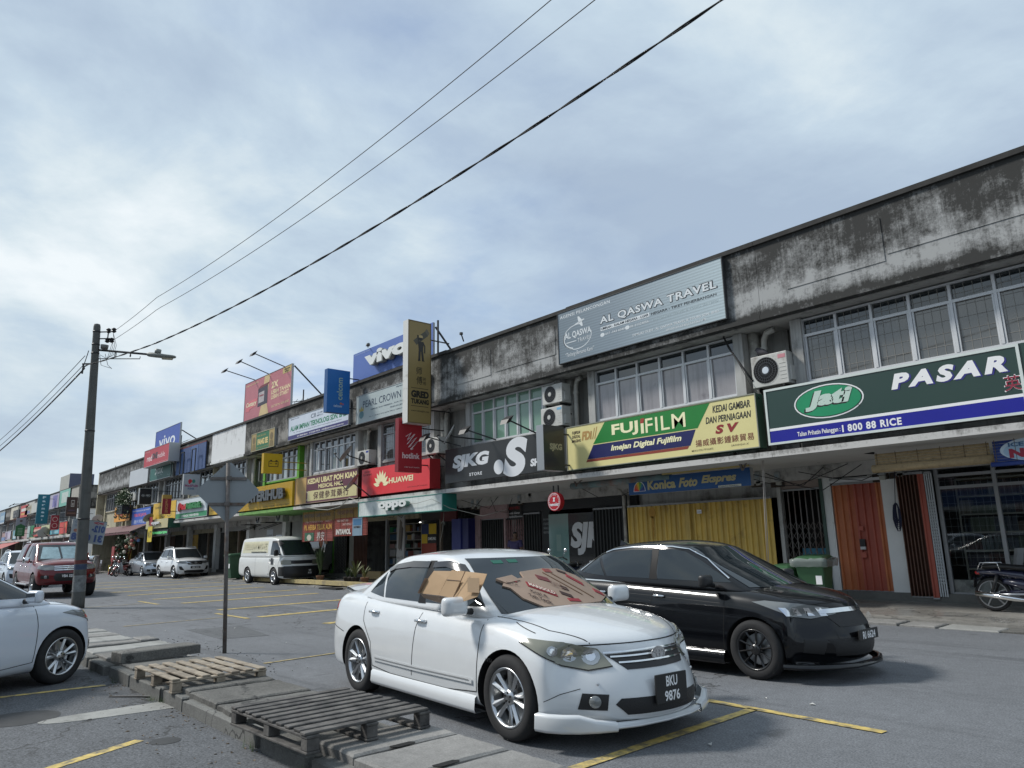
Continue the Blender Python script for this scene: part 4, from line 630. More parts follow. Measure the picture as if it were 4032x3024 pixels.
# -- black boutique sign, its box and round sign
BS = mat('black_sign', (.016, .018, .019), .4, coat=.2); f = board('shop_sign', 'black boutique sign board with large white letters and floodlights', (1754, 1776, 1909, 2140, 1698, 1850), BS, CASED, depth=.14)
PWH = mat('sign_white', (.66, .68, .70), .45)
f.text('SJKG', .085, .30, .488, .78, PWH, .07, .18, d=.008); f.text('STORE', .274, .125, .41, .215, PWH, .02, d=.008, space=1.2); f.ell(.58, .27, .048, .20, PWH, .006); f.text('S', .625, -.04, .86, 1.0, PWH, .09, .18, d=.008, res=8); f.text('SH', .882, .16, .97, .36, PWH, .05, .1, d=.008)
w_ = f.w; mb = MB(); mb.box(f.O.x+w_, BND[2]-.05, 13.603, 13.74, f.O.z, f.O.z+f.h); mb.build('sign_case', BS, f.parent)
for px, py, qx, qy in ((1815, 1757, 1672, 1718), (1953, 1732, 1830, 1690), (2110, 1705, 1995, 1650)): b_ = on_y(px, py, 13.75); t_ = on_y(qx, qy, 12.9); lamp_arm(f.parent, b_, (t_[0], 12.9, t_[2]))
f = perp('box_sign', 'black projecting box sign with small lettering left of the film sign', 2222, 2141, 1676, 1852, mat('box_sign_black', (.03, .032, .03), .35, coat=.3), mat('brushed_steel', (.40, .41, .42), .35, .8), 13.3, .26)
f.text('SJKG', .28, .42, .88, .60, flat('a8a080'), .05, d=.008)
c_ = on_y(2185, 1975, 13.75); t = thing('round_sign', 'round red accessories sign hanging under the canopy', 'sign', (c_[0], c_[1], c_[2]-.21)); RD = flat('a81c28', .35); mb = MB(); R_ = .245
mb.lathe([(.001, 0), (R_-.01, 0), (R_, -.01), (R_, -.15), (.001, -.15)][::-1], 40, 'y', (c_[0], c_[1]+.12, c_[2])); mb.build('sign_case', RD, t)
f = Face((c_[0]-R_, c_[1]-.03, c_[2]-R_), (1,0,0), (0,0,1), (0,-1,0), 2*R_, 2*R_, t); f.ring(.5, .5, .46, .46, .012, PWH, .004); f.text('nevoks', .16, .26, .84, .44, PWH, .03, d=.006); f.poly([(.40, .5), (.52, .72), (.60, .72), (.48, .5)], PWH, .004); f.poly([(.42, .72), (.5, .72), (.58, .5), (.5, .5)], PWH, .006)
for k, ch in enumerate('AUTHORIZED STORE'):
    if ch == ' ': continue
    a = math.radians(198-216*k/15); co, fs = text_mesh(ch, .02, 0, 0, 2); mb = MB(); cu = Vector((math.cos(a), 0, math.sin(a))); cr_ = Vector((math.sin(a), 0, -math.cos(a))); C0 = Vector((c_[0], c_[1]-.036, c_[2])); mb.add([C0+cu*(.165+.035*y)+cr_*((x-.5)*(.012 if ch == 'I' else .028)) for x, y, z in co.tolist()], fs); mb.build('lettering', PWH, t)
brk(t, [((c_[0]-.09, c_[1]+.05, c_[2]+.22), (c_[0]-.09, c_[1]+.05, 3.0)), ((c_[0]+.09, c_[1]+.05, c_[2]+.22), (c_[0]+.09, c_[1]+.05, 3.0))])
# -- phone shops
RED = flat('d5343a', .4); f = board('shop_sign', 'bright red phone brand sign with cream petal logo above the teal sign', (1425, 1850, 1955, 1692, 1805, 1922), RED, flat('96141c'), depth=.42)
CR = flat('e9dfb4')
for k in range(8):
    a = math.radians(180-180*(k+.5)/8); cu, cv = .313, .42; hh = f.h/f.w; pts = []
    for s_ in np.linspace(0, 1, 9): wd = .028*math.sin(PI*min(1, s_*1.05+.02))**.8; rr = .035+.105*s_; pts.append((rr, wd))
    poly = [(cu+math.cos(a)*r*.9-math.sin(a)*w*.6, cv-.18+(math.sin(a)*r+math.cos(a)*w*.55)/hh*.95+.05) for r, w in pts]+[(cu+math.cos(a)*r*.9+math.sin(a)*w*.6, cv-.18+(math.sin(a)*r-math.cos(a)*w*.55)/hh*.95+.05) for r, w in pts[::-1]]; f.poly(poly, CR, .006+.0005*k, 'petal_emblem')
f.text('HUAWEI', .43, .34, .78, .54, CR, .03, d=.008); f.text('KEDAI ALAT\nTELEKOMUNIKASI', .02, .74, .16, .92, flat('5a1418'), .0, d=.006, res=1); f.text('Jalan Wira 2, Taman Perwira, 42500 Telok Panglima Garang', .70, .10, .97, .15, flat('5a1418'), 0, d=.006, res=1)
TE = mat('teal_sign_white', (.60, .64, .62), .5, var=.12, scale=2, streak=.4, dirt=(.30, .38, .36), dirt_amt=.25); f = board('shop_sign', 'faded white phone brand sign with teal sides hanging below the red one', (1412, 1981, 2037, 1743, 1939, 2010), TE, flat('1a6a60'), Y=13.5, depth=.55, mount=False, rim=flat('2a8a7c'), rimw=.02)
GP = mat('teal_side', rgb('5d8478'), .5)
f.text('oppo', .33, .24, .665, .78, GP, .05, ext=1.2, d=.05, res=5); f.text('oppo', .325, .26, .66, .80, mat('raised_white', (.66, .68, .66), .5), .045, ext=.05, d=.198, res=5)
HR = flat('a01c28'); f = perp('box_sign', 'tall red telecom box sign with a scribble logo', 1661, 1569, 1650, 1859, HR, flat('7c1420'), 13.3, .2)
f.text('hotlink', .16, .25, .90, .36, flat('e0c8c8'), .02, d=.007)
zz = [(.30, .66), (.52, .74), (.36, .60), (.68, .72), (.36, .52), (.76, .66), (.42, .46), (.80, .58), (.50, .42), (.62, .44)]
mb = MB(); P_ = [f.O+f.U*(u*f.w)+f.V*(v*f.h)+f.N*.008 for u, v in zz]; mb.tube(P_, [.012]+[.028]*8+[.012], 6); mb.build('scribble_emblem', flat('e0c8c8'), f.parent); f.text('KEDAI TELEFON', .2, .955, .9, .975, flat('d08088'), 0, d=.006, res=1); f.text('SHIELD GLORY TRADING', .25, .08, .9, .10, flat('e0c8c8'), 0, d=.006, res=1)
GM = mat('gold_film', rgb('8c7848'), .5, var=.06, scale=1); f = perp('box_sign', 'tall gold tile adhesive box sign with a black worker figure', 1697, 1606, 1266, 1668, GM, mat('sign_edge_white', (.60, .60, .57), .5, dirt=(.3, .28, .24), dirt_amt=.2), 13.4, .30, rim=flat('6a5a3a'))
K = flat('1e1a12'); f.text('GRED', .14, .245, .90, .315, K, .07, d=.007); f.text('TUKANG', .14, .185, .90, .235, K, .05, d=.007); f.rect(.14, .335, .88, .34, K, .005); f.rect(.14, .162, .88, .167, K, .005); f.text('www.tukang2u.com', .14, .108, .92, .128, K, .01, d=.006, res=2); f.text('师', .36, .47, .60, .545, K, .02, d=.006); f.text('傅', .36, .375, .62, .455, K, .02, d=.006); f.text('砖\n用', .64, .375, .78, .45, K, .01, d=.006)
f.poly([(.22, .80), (.72, .91), (.86, .87), (.36, .76)], flat('4a4638'), .006, 'worker_figure'); f.poly([(.72, .91), (.80, .94), (.92, .90), (.86, .87)], flat('5e5848'), .006, 'worker_figure'); f.ell(.54, .832, .075, .022, K, .011, 'worker_figure'); f.poly([(.44, .838), (.64, .838), (.60, .862), (.48, .862)], flat('b09a68'), .013, 'worker_figure'); f.poly([(.42, .80), (.66, .80), (.64, .70), (.46, .70)], K, .008, 'worker_figure'); f.poly([(.45, .70), (.54, .70), (.52, .61), (.44, .61)], K, .008, 'worker_figure'); f.poly([(.56, .70), (.65, .70), (.68, .61), (.60, .61)], K, .008, 'worker_figure'); f.poly([(.66, .80), (.74, .76), (.74, .69), (.69, .69), (.69, .75), (.64, .78)], K, .009, 'worker_figure'); f.poly([(.42, .80), (.38, .86), (.44, .86), (.47, .81)], K, .009, 'worker_figure'); f.poly([(.42, .607), (.53, .607), (.53, .615), (.42, .615)], K, .009, 'worker_figure'); f.poly([(.60, .607), (.71, .607), (.70, .615), (.60, .615)], K, .009, 'worker_figure')
VB = mat('blue_billboard', rgb('4a66a8'), .5, var=.06, scale=.8); f = board('billboard', 'large pale blue phone billboard on the roof behind the gold sign', (1391, 1400, 1505, 1705, 1266, 1396), VB, CASE, Y=13.75, depth=.08, mount=False)
f.text('vivo', .245, .28, .79, .74, flat('8a8c84'), .06, ext=1.5, d=.06, res=4); f.text('vivo', .238, .30, .78, .76, mat('raised_white'), .055, ext=.05, d=.245, res=4); f.text('KEDAI ALAT TELEKOMUNIKASI', .02, .92, .24, .96, flat('a8b8d8'), 0, d=.006, res=1)
brk(f.parent, [((f.O.x+f.w+.15, 13.85, 7.7), (f.O.x+f.w+.15, 13.85, 9.0)), ((f.O.x+f.w, 13.85, 8.8), (f.O.x+f.w+.1, 15.8, 6.6)), ((f.O.x, 13.85, 8.8), (f.O.x, 15.8, 6.6))], BLACKP, .05)
PC = flat('a9b4b4'); f = board('banner_sign', 'pale grey textile trader board behind the tall gold sign', (1404, 1554, 1666, 1690, 1480, 1604), PC, CASE, depth=.08, mount=False, rim=CASE, rimw=.02)
DKB = flat('2c3c50'); f.text('PEARL CROWN TEXTILE', .10, .52, .96, .76, DKB, .0, d=.006); f.text('PEJABAT URUSAN', .58, .87, .80, .93, DKB, .01, d=.006, res=1); f.text('PEMBUAT DAN PEMBEKAL : TOPI / TUDUNG JURURAWAT, BAJU', .22, .36, .98, .42, DKB, .01, d=.006, res=1); f.text('PELBAGAI JENIS KASUT, KELENGKAPAN', .5, .25, .98, .31, DKB, .01, d=.006, res=1); f.text('NO. 11, TINGKAT ATAS, JALAN WIRA 2, TAMAN PERWIRA, 42500 TELOK PANGLIMA', .2, .13, .98, .18, DKB, 0, d=.006, res=1)
f.ell(.08, .30, .035, .13, flat('5a8088'), .006); f.poly([(.05, .42), (.045, .55), (.065, .48), (.08, .60), (.095, .48), (.115, .55), (.11, .42)], flat('a89850'), .006)
f = perp('box_sign', 'blue telecom box sign with vertical lettering', 1377, 1288, 1456, 1626, mat('telecom_blue', rgb('1763a8'), .4, var=.05), flat('124a80'), 13.3, .25)
f.text('celcom', .42, .30, .68, .82, flat('8fa8a0'), .02, rot=90, d=.006); f.text('celcom', .30, .13, .66, .19, flat('b8c8d8'), .01, d=.006); f.ell(.62, .22, .05, .022, flat('b06838'), .006); f.ell(.7, .21, .05, .02, flat('9a5a80'), .006)
f = board('banner_sign', 'white technology company board with green heading partly behind the blue box sign', (1136, 1638, 1737, 1374, 1583, 1672), flat('c3cbd6'), CASE, depth=.08, mount=False, rim=CASE, rimw=.02)
f.rect(0, 0, 1, .20, flat('37336a'), .006); f.text('ALAM IMPIAN TEKNOLOGI SDN. BHD.', .04, .38, .98, .60, flat('2a7a5a'), .03, d=.006); f.text('No. 10A, Jalan Perwira 2, Taman Perwira, 42500 Telok Panglima Garang, Selangor', .1, .27, .9, .32, flat('505868'), 0, d=.006, res=1); f.text('03-3858 8624   012-858 9324   info@alamimpian.com.my', .17, .06, .93, .14, WHITE, .01, d=.010, res=2); f.text('PEJABAT URUSAN', .04, .86, .19, .92, flat('404858'), 0, d=.006, res=1); f.text('CII', .40, .70, .48, .88, flat('505a6a'), .01, d=.006); f.text('ALAM\nIMPIAN', .50, .70, .60, .88, flat('7a8494'), 0, d=.006, res=2)
# -- medical hall
MA = flat('5b2a3a', .5); f = board('shop_sign', 'maroon and cream medical hall sign with Chinese characters', (1163, 1886, 1990, 1410, 1840, 1958), MA, flat('3a1a14'), depth=.42, rim=flat('a08a70'), rimw=.02)
f.rect(0.01, .02, .194, .98, mat('tan_sign_end', rgb('b8955a'), .6, var=.12, dirt=(.38, .27, .13), dirt_amt=.3), .006); TC = flat('e0d29c'); f.text('KEDAI UBAT POH KIAN', .217, .70, .978, .90, TC, .035, d=.008); f.text('MEDICAL HALL', .40, .505, .786, .65, TC, .03, d=.008); f.rect(.22, .08, .985, .45, flat('c3b988'), .006); f.text('保健參茸藥行', .32, .13, .87, .39, flat('4a1d22'), .025, d=.011, space=1.15); f.ring(.2, .28, .04, .16, .02, flat('e0dcc4'), .010, a0=-90, a1=90)
# -- battery shop
YB = mat('corrugated_yellow', rgb('c9a62a'), .45, coat=.2, var=.05); t = None
f = board('shop_sign', 'yellow corrugated battery shop sign with raised black letters', (945, 1936, 2013, 1155, 1887, 1992), YB, YB, depth=.30)
mb = MB(); n = 70
for k in range(n): a = f.O.x+f.w*k/n; w = f.w/n; mb.box(a, a+w*.55, 13.565, 13.5965, f.O.z, f.O.z+f.h)
mb.build('corrugation', YB, f.parent)
BL = mat('raised_black', (.035, .037, .04), .4, coat=.4); f.text('BATERIHUB', .18, .31, .918, .77, BL, .05, ext=1.0, d=.12, res=2); f.text('PUSAT SERVIS BATERI KERETA TELOK', .50, .06, .96, .10, flat('4a4010'), 0, d=.045, res=1)
YBX = flat('c8a41c', .4); f = perp('box_sign', 'square yellow box sign with a battery symbol', 1112, 1038, 1786, 1864, YBX, flat('b8951a'), 13.1, .22, mounts=(.25, .62), bm=flat('a88a20'))
f.ring(.52, .5, .0, .0, 0, K) if 0 else None
def rectring(f, a, b, c, d, t, m, z=.005): f.rect(a, b, c, b+t, m, z); f.rect(a, d-t, c, d, m, z); f.rect(a, b+t, a+t, d-t, m, z); f.rect(c-t, b+t, c, d-t, m, z)
rectring(f, .26, .33, .78, .62, .03, K); f.rect(.34, .62, .44, .67, K, .005); f.rect(.62, .62, .72, .67, K, .005); f.rect(.33, .485, .44, .51, K, .005); f.rect(.60, .485, .71, .51, K, .005); f.rect(.64, .44, .67, .555, K, .008)
f = board('banner_sign', 'small green sign with two portraits on the dark parapet', (990, 1711, 1781, 1082, 1684, 1756), flat('2c6a46'), CASE, depth=.09, mount=False, rim=flat('a09a80'), rimw=.03)
f.text('FANG EE', .28, .30, .72, .62, flat('d8c080'), .05, d=.006); f.rect(.02, .04, .22, .96, flat('a08a58'), .006); f.rect(.77, .04, .98, .96, flat('a08a58'), .006); f.ell(.12, .6, .06, .2, flat('70603c'), .010); f.ell(.87, .6, .06, .2, flat('70603c'), .010); f.poly([(.04, .05), (.07, .38), (.18, .38), (.21, .05)], flat('786840'), .010); f.poly([(.79, .05), (.82, .38), (.93, .38), (.96, .05)], flat('786840'), .010); f.text('HAIR SALOON', .26, .74, .62, .84, flat('a89858'), .01, d=.006, res=1); f.text('NAIL SOO KOH HOTT 芳', .24, .10, .74, .20, flat('a89858'), .01, d=.006, res=1)
CB = flat('b06a72', .5); f = board('billboard', 'faded pink car battery billboard on the roof with three lamp arms', (963, 1515, 1666, 1148, 1432, 1600), CB, CASE, Y=13.75, depth=.08, mount=False, rim=CASE, rimw=.02)
f.poly([(.34, 0), (.40, .35), (.44, .98), (.56, .98), (.50, .35), (.56, 0)], flat('c8b080'), .006); f.poly([(.04, .26), (.06, .46), (.12, .50), (.30, .52), (.28, .34), (.14, .30), (.12, .24)], flat('c86a70'), .010) ; f.text('Century', .05, .33, .29, .48, flat('e0d0b0'), .03, .2, d=.014, slope=.0)
f.poly([(.31, .28), (.31, .72), (.52, .74), (.52, .30)], flat('3a3440'), .010, 'battery_print'); f.poly([(.33, .36), (.33, .62), (.45, .63), (.45, .37)], flat('b0a8a8'), .014, 'battery_print'); f.poly([(.31, .72), (.36, .78), (.55, .80), (.52, .74)], flat('702830'), .012, 'battery_print'); f.text('Century', .335, .50, .445, .57, flat('a03040'), .02, d=.018, res=2); f.text('2X', .60, .60, .74, .76, flat('e0c8a0'), .05, d=.008); f.text('LEBIH TAHAN', .60, .46, .98, .56, flat('e0c8a0'), .03, d=.008); f.text('LEBIH START', .60, .34, .96, .44, flat('e0c8a0'), .03, d=.008); f.text('BATTERY4U SDN. BHD.', .62, .14, .97, .19, flat('e0c8a0'), .01, d=.008, res=2); f.poly([(.82, .84), (.82, .97), (.99, .99), (.98, .84)], flat('b8a468'), .008); f.text('HARGA\nBARU', .85, .86, .96, .95, flat('3a2a20'), .03, d=.012, res=2); f.text('PENJUAL BATERI KERETA', .03, .88, .32, .93, flat('e0c8a0'), .01, d=.008, res=1)
for bx_, tx_, ty_ in ((.22, 885, 1457), (.52, 942, 1421), (.85, 998, 1390)): B0 = (f.O.x+f.w*bx_, 13.75, f.O.z+f.h); T0 = on_y(tx_, ty_, 12.2); lamp_arm(f.parent, B0, (T0[0], 12.2, T0[2]))
brk(f.parent, [((f.O.x+f.w, 13.85, f.O.z+f.h-.1), (f.O.x+f.w+1.2, 16.5, 6.6)), ((f.O.x, 13.85, f.O.z+f.h-.1), (f.O.x, 16.5, 6.6)), ((f.O.x+f.w*.5, 13.85, f.O.z+f.h-.5), (f.O.x+f.w*.5, 16.5, 6.6))], BLACKP, .06)
# -- yellow board behind the road sign, clinic, glasses, blue, orange
f = board('shop_sign', 'yellow sign with red lettering half hidden by the diamond road sign', (825, 1957, 2031, 943, 1935, 2012), flat('d3a92a'), CASED, depth=.2); f.text('PUSAT 017', .05, .70, .55, .92, flat('8a2a20'), .05, d=.006, res=2); f.text('017 WIRA', .04, .42, .60, .64, flat('8a2a20'), .05, d=.006, res=2); f.text('Service kereta', .06, .18, .4, .28, flat('8a5a20'), .02, d=.006, res=1); f.text('HARGA', .48, .14, .75, .32, flat('a03020'), .04, d=.006, res=2)
f = board('shop_sign', 'white clinic sign with red and green raised letters and green band', (694, 1969, 2045, 818, 1950, 2033), flat('c8d0d6'), CASED, depth=.25, rim=CASE, rimw=.04); f.rect(0, 0, 1, .28, flat('2f8a5c'), .006); f.text('CAWANGAN TAMAN PERWIRA', .2, .08, .75, .20, WHITE, .02, d=.010, res=2); f.text('Medi', .22, .44, .42, .72, flat('b82030'), .06, ext=.8, d=.08, res=2); f.text('PulihKlinik', .42, .44, .88, .74, flat('2a7a44'), .06, ext=.8, d=.08, res=2); f.ell(.14, .60, .05, .22, flat('b82030'), .08, thick=.07); f.ell(.185, .56, .03, .14, flat('2a7a44'), .09, thick=.07)
f = perp('box_sign', 'square white clinic box sign with heart logo', 786, 722, 1867, 1948, flat('9aa2ac'), CASE, 13.3, .2); f.ell(.40, .66, .12, .09, flat('b02838'), .006); f.poly([(.28, .66), (.32, .52), (.40, .52), (.50, .62)], flat('b02838'), .008); f.ell(.62, .66, .10, .09, flat('2c7a70'), .005); f.text('MediPulih', .10, .38, .90, .50, flat('8a4a70'), .03, d=.006); f.text('Klinik', .28, .25, .70, .35, flat('4a6a88'), .03, d=.006)
f = board('shop_sign', 'yellow optician sign with glasses drawing beside the clinic sign', (603, 1985, 2050, 692, 1969, 2041), flat('d2ab38'), CASED, depth=.2); f.text('Cermin Mata', .08, .66, .45, .82, flat('7a6018'), .02, d=.006, res=2); f.ring(.48, .26, .10, .14, .04, flat('5a5a50'), .006); f.ring(.74, .28, .10, .14, .04, flat('5a5a50'), .006)
f = perp('box_sign', 'narrow red and gold box sign with vertical lettering', 674, 639, 1948, 2024, flat('8a1c2c'), flat('a08848'), 13.2, .2); f.rect(0, .80, 1, 1, flat('a88a40'), .006); f.text('redONE', .32, .06, .66, .76, flat('b87a50'), .04, rot=-90, d=.006)
f = board('shop_sign', 'blue sign with pink lettering and Chinese characters', (519, 2007, 2072, 592, 1995, 2063), flat('2c56b0'), CASED, depth=.2); f.text('SYARIKAT MENJUAL DAN SERVIS KERETA', .04, .80, .96, .90, WHITE, .0, d=.006, res=1); f.text('TELOK JAYA', .12, .48, .80, .70, flat('c85a78'), .05, d=.006, res=2); f.text('麗沙冷氣服務', .15, .12, .85, .34, flat('c8d0e0'), .02, d=.006, res=1)
f = board('shop_sign', 'orange sign with dark red letters partly behind a hanging plant box', (451, 2000, 2056, 512, 1990, 2049), flat('d8942c'), CASED, depth=.2); f.text('STC', .06, .35, .55, .85, flat('9a3418'), .03, d=.006); f.rect(.5, .15, .95, .24, flat('4a3418'), .006)
f = perp('box_sign', 'black telecom box sign with white frame and silver waves', 598, 548, 1922, 1987, flat('12161c'), CASE, 13.2, .22, rim=CASE); f.text('NEO', .52, .50, .88, .62, flat('b0b4b8'), .02, d=.006); f.text('CONNECT', .52, .44, .86, .47, flat('707478'), 0, d=.006, res=1)
for k, h_ in enumerate((.05, .1, .14, .1, .15, .08)): f.rect(.16+.045*k, .55-h_*.6, .185+.045*k, .55+h_*.6, flat('a0a4a8'), .006)
f = board('shop_sign', 'cream phone brand sign with grey raised letters low under the far canopy', (575, 2049, 2083, 661, 2040, 2077), flat('b9ae84'), flat('1f5040'), Y=13.3, depth=.7, mount=False); f.text('oppo', .35, .34, .70, .72, flat('d0d0d0'), .06, ext=.6, d=.05, res=3)
f = board('led_sign', 'narrow moving text sign with green letters below the cream sign', (582, 2090, 2112, 661, 2084, 2106), flat('2c302c'), CASED, Y=13.4, depth=.1, mount=False); f.text('SELAMAT DATANG KE KEDAI TELEFON', .05, .3, .95, .72, mat('led_green', (.15, .7, .25), .5, emit=.6), .02, d=.006, res=1)
# -- parapet boards further along
f = board('banner_sign', 'teal mobile network board under the red one on the parapet', (591, 1847, 1896, 681, 1817, 1875), flat('1d5a52'), CASED, depth=.08, mount=False, rim=CASE); f.text('XOX', .22, .42, .58, .86, flat('b8c4c0'), .04, d=.006); f.text('Your Future Mobile', .26, .28, .56, .36, flat('98b0a8'), 0, d=.006, res=1); f.text('016-200', .78, .16, .94, .24, flat('98b0a8'), 0, d=.006, res=1)
f = board('box_sign', 'red mobile network box board leaning out over the teal board', (568, 1776, 1841, 666, 1744, 1816), flat('b03a44'), CASE, Y=12.9, depth=.6, mount=False, rim=CASE); f.text('red', .13, .30, .34, .66, flat('e0d0d0'), .01, d=.006); f.text('ONE', .34, .34, .56, .70, flat('3c2c30'), .06, d=.006); f.text('mobile', .56, .34, .84, .62, flat('e0d0d0'), .0, d=.006); f.text('KEDAI TELEKOMUNIKASI', .03, .84, .22, .89, flat('e0c0c0'), 0, d=.006, res=1); f.text('NO 3 JALAN WIRA TAMAN PERWIRA TELOK PANGLIMA GARANG', .4, .07, .96, .11, flat('e0c0c0'), 0, d=.006, res=1)
f = board('billboard', 'dark blue phone billboard on the roof behind the red board', (612, 1706, 1790, 709, 1661, 1764), flat('3d55a0'), CASE, Y=14.0, depth=.08, mount=False, rim=CASE, rimw=.02); f.text('vivo', .16, .22, .82, .72, flat('d8dce0'), .01, d=.006); brk(f.parent, [((f.O.x+f.w, 14.1, f.O.z+f.h-.5), (f.O.x+f.w+2.6, 16.5, 6.7)), ((f.O.x, 14.1, f.O.z+f.h-.5), (f.O.x, 16.5, 6.7)), ((f.O.x+f.w*.5, 14.1, 7.6), (f.O.x+f.w*.5, 14.1, 6.6))], BLACKP, .06)
f = board('blank_board', 'blank white board on the streaked parapet near the row end', (511, 1854, 1920, 582, 1841, 1898), flat('bcc0c4'), CASE, depth=.08, cat='board', mount=False)
f = board('panel_board', 'four faded blue panels covering the parapet, with black rails', (696, 1776, 1874, 812, 1732, 1841), flat('3e547e'), CASED, depth=.06, cat='board', mount=False)
for k in range(4): f.rect(k/4+.004, .01, (k+1)/4-.004, .96, (mat('faded_blue_a', rgb('445c88'), .7, var=.12), mat('faded_blue_b', rgb('3a5078'), .7, var=.12))[k % 2], .03, 'blue_panel', .026)
f.rect(0, .96, 1, 1.0, flat('6a2a2c'), .035, 'red_rail', .03)
mb = MB(); X_ = f.O.x; Z_ = f.O.z; w_, h_ = f.w, f.h
for u in (.01, .13, .33, .45, .72, .84): mb.bar((X_+w_*u, 13.3, Z_-.1), (X_+w_*u, 13.3, Z_+h_*.75), .05)
for u in (.07, .39, .78): [mb.bar((X_+w_*(u-.06), 13.3, z), (X_+w_*(u+.06), 13.3, z), .05) for z in (Z_-.1, Z_+h_*.75)]
mb.build('rail_frame', BLACKP, f.parent)
# -- far row boards
def fb(label, px, col, items=(), Y=13.6, grp=None):
    f = board('shop_sign', label, px, flat(col), CASED, Y=Y, depth=.12, mount=False, group=grp)
    for (a, b, c, d_, cc) in items: f.rect(a, b, c, d_, flat(cc), .006)
    return f
sc = .22604   # zoomed survey crop 500 px wide
def zp(*v): return tuple(v[i]*sc+(1900 if i in (1, 2, 4, 5) else 0) for i in range(6))
fb('orange red shop sign right of the brown hanging board', zp(1035, 705, 895, 1165, 675, 880), 'c84038', [(.6, .5, .9, .9, 'd88060')])
fb('pale teal shop sign under the red glasses sign', zp(870, 835, 905, 1030, 820, 895), '4a98a8', [(.1, .2, .9, .8, '8ab8c0')]); fb('cream tuition sign with dark lettering in the far row', zp(712, 760, 920, 860, 728, 905), 'b8b890', [(.1, .25, .9, .6, '2c3450'), (.1, .7, .6, .85, '505840')])
fb('red shop sign with white characters in the far row', zp(575, 795, 950, 708, 762, 922), 'c04a44', [(.08, .55, .92, .8, 'd8b0a0'), (.08, .2, .92, .4, 'd8b0a0')]); fb('green and white shop sign in the far row', zp(480, 765, 965, 592, 745, 940), '3a8058', [(0, 0, .35, 1, 'a8b8b4')])
fb('blue and white notice sign beyond the tall green sign', zp(225, 840, 990, 280, 830, 985), '6aa0a8', [(.1, .1, .9, .4, 'b8c8cc')]); fb('white notice boards in the far row', zp(88, 862, 1000, 185, 845, 990), 'a8a8b8', [(.1, .1, .4, .9, '807088'), (.6, .2, .9, .8, 'c0b8c8')]); fb('pale blue shop sign at the far left', zp(25, 960, 1020, 92, 950, 1010), '7088b0')
fb('teal parapet panel with a white notice in the far row', zp(1030, 160, 410, 1215, 100, 400), '7ab0a0', [(.25, .2, .85, .85, 'b8c4bc')]); fb('lilac parapet panel with a torn purple poster', zp(845, 240, 470, 1035, 180, 430), 'a8a0b0', [(.4, .1, .8, .9, '7870a8'), (.1, 0, .14, 1, '585060')])
fb('blank white parapet board in the far row', zp(548, 380, 540, 680, 335, 500), 'bcbcb4'); fb('beige parapet board with brown text', zp(438, 420, 570, 548, 390, 540), 'a8a48c', [(.1, .55, .9, .85, '8a7a60'), (.4, .1, .8, .4, '807ca0')]); fb('red parapet panel with yellow characters', zp(360, 420, 610, 480, 380, 590), 'b84038', [(.1, .5, .8, .75, 'd0c8c0'), (.1, .2, .6, .35, 'c8a050')])
fb('black barred opening sign frame in the parapet', zp(228, 500, 620, 330, 465, 600), '1a1a1c', [(.1, .1, .25, .4, '707070'), (.4, .1, .55, .4, '707070'), (.1, .6, .25, .9, '707070'), (.4, .6, .55, .9, '707070')]); fb('pale blue parapet board at the left frame edge', zp(0, 550, 730, 82, 500, 700), '7c98b0', [(.1, .3, .9, .7, 'a8b8c0'), (0, 0, 1, .1, 'c0c4c8')])
f = perp('box_sign', 'tall teal pharmacy box sign with letters stacked vertically', 850*sc, 697*sc-12, 1900+205*sc, 1900+718*sc, flat('1d7080'), flat('175a68'), 13.2, .25)
f.N  # stacked letters
for k, ch in enumerate('Farmasi'): f.text(ch, .38 if ch != 'i' else .46, .855-.125*k, .66 if ch != 'i' else .54, .935-.125*k-(.02 if ch in 'armsi' else 0), flat('c8dce0'), .05, d=.008, res=2)
f = perp('box_sign', 'small red box sign with a pair of white glasses', 1022*sc, 900*sc-3, 1900+570*sc, 1900+820*sc, flat('8a2030'), flat('701828'), 13.2, .2); f.ring(.5, .72, .36, .17, .05, flat('c8a8a0'), .006); f.ring(.5, .28, .36, .17, .05, flat('c8a8a0'), .006)
f = perp('box_sign', 'dark brown box sign with a phone drawing beside the concrete pole', 1345*sc, 1170*sc-3, 1900+252*sc, 1900+590*sc, flat('3a2826'), flat('2c1e1c'), 13.0, .2); rectring(f, .40, .50, .72, .84, .04, flat('a8a4a0')); f.rect(.48, .56, .64, .70, flat('98908c'), .006); f.rect(.1, .12, .9, .2, flat('6a4a40'), .006); f.rect(.2, .28, .8, .34, flat('4a3a50'), .006)
f = perp('box_sign', 'green and grey hanging sign with a hexagon base', 440*sc, 300*sc-6, 1900+615*sc, 1900+935*sc, flat('8a8a94'), flat('6a6a70'), 13.2, .15); f.poly([(0, 0), (0, .55), (.5, .68), (1, .55), (1, 0)], flat('2c6038'), .006); [f.rect(.25, .08+.08*k, .75, .11+.08*k, flat('90a890'), .010) for k in range(5)]; f.ell(.5, .83, .16, .05, flat('503c38'), .006)
p_ = on_y(1045*sc, 1900+60*sc, 14.5); q_ = on_y(1220*sc, 1900+40*sc, 14.5); t = thing('billboard', 'blank cream billboard box standing on the far roof', 'billboard', (p_[0], 14.5, 7.3)); mb = MB(); zt_ = on_y(1045*sc, 1900, 14.5)[2]; mb.box(p_[0], q_[0], 14.5, 14.6, 7.2, zt_+.5); mb.build('sign_face', flat('a8a69c'), t); mb = MB(); mb.box(q_[0]+.01, q_[0]+.1, 14.4, 16.5, 7.2, zt_+.5); mb.build('sign_side', flat('585c70'), t)
t = thing('lamp_arms', 'pair of floodlight arms reaching out over the far parapet', 'lamp', (-98, 13.7, 7.2))
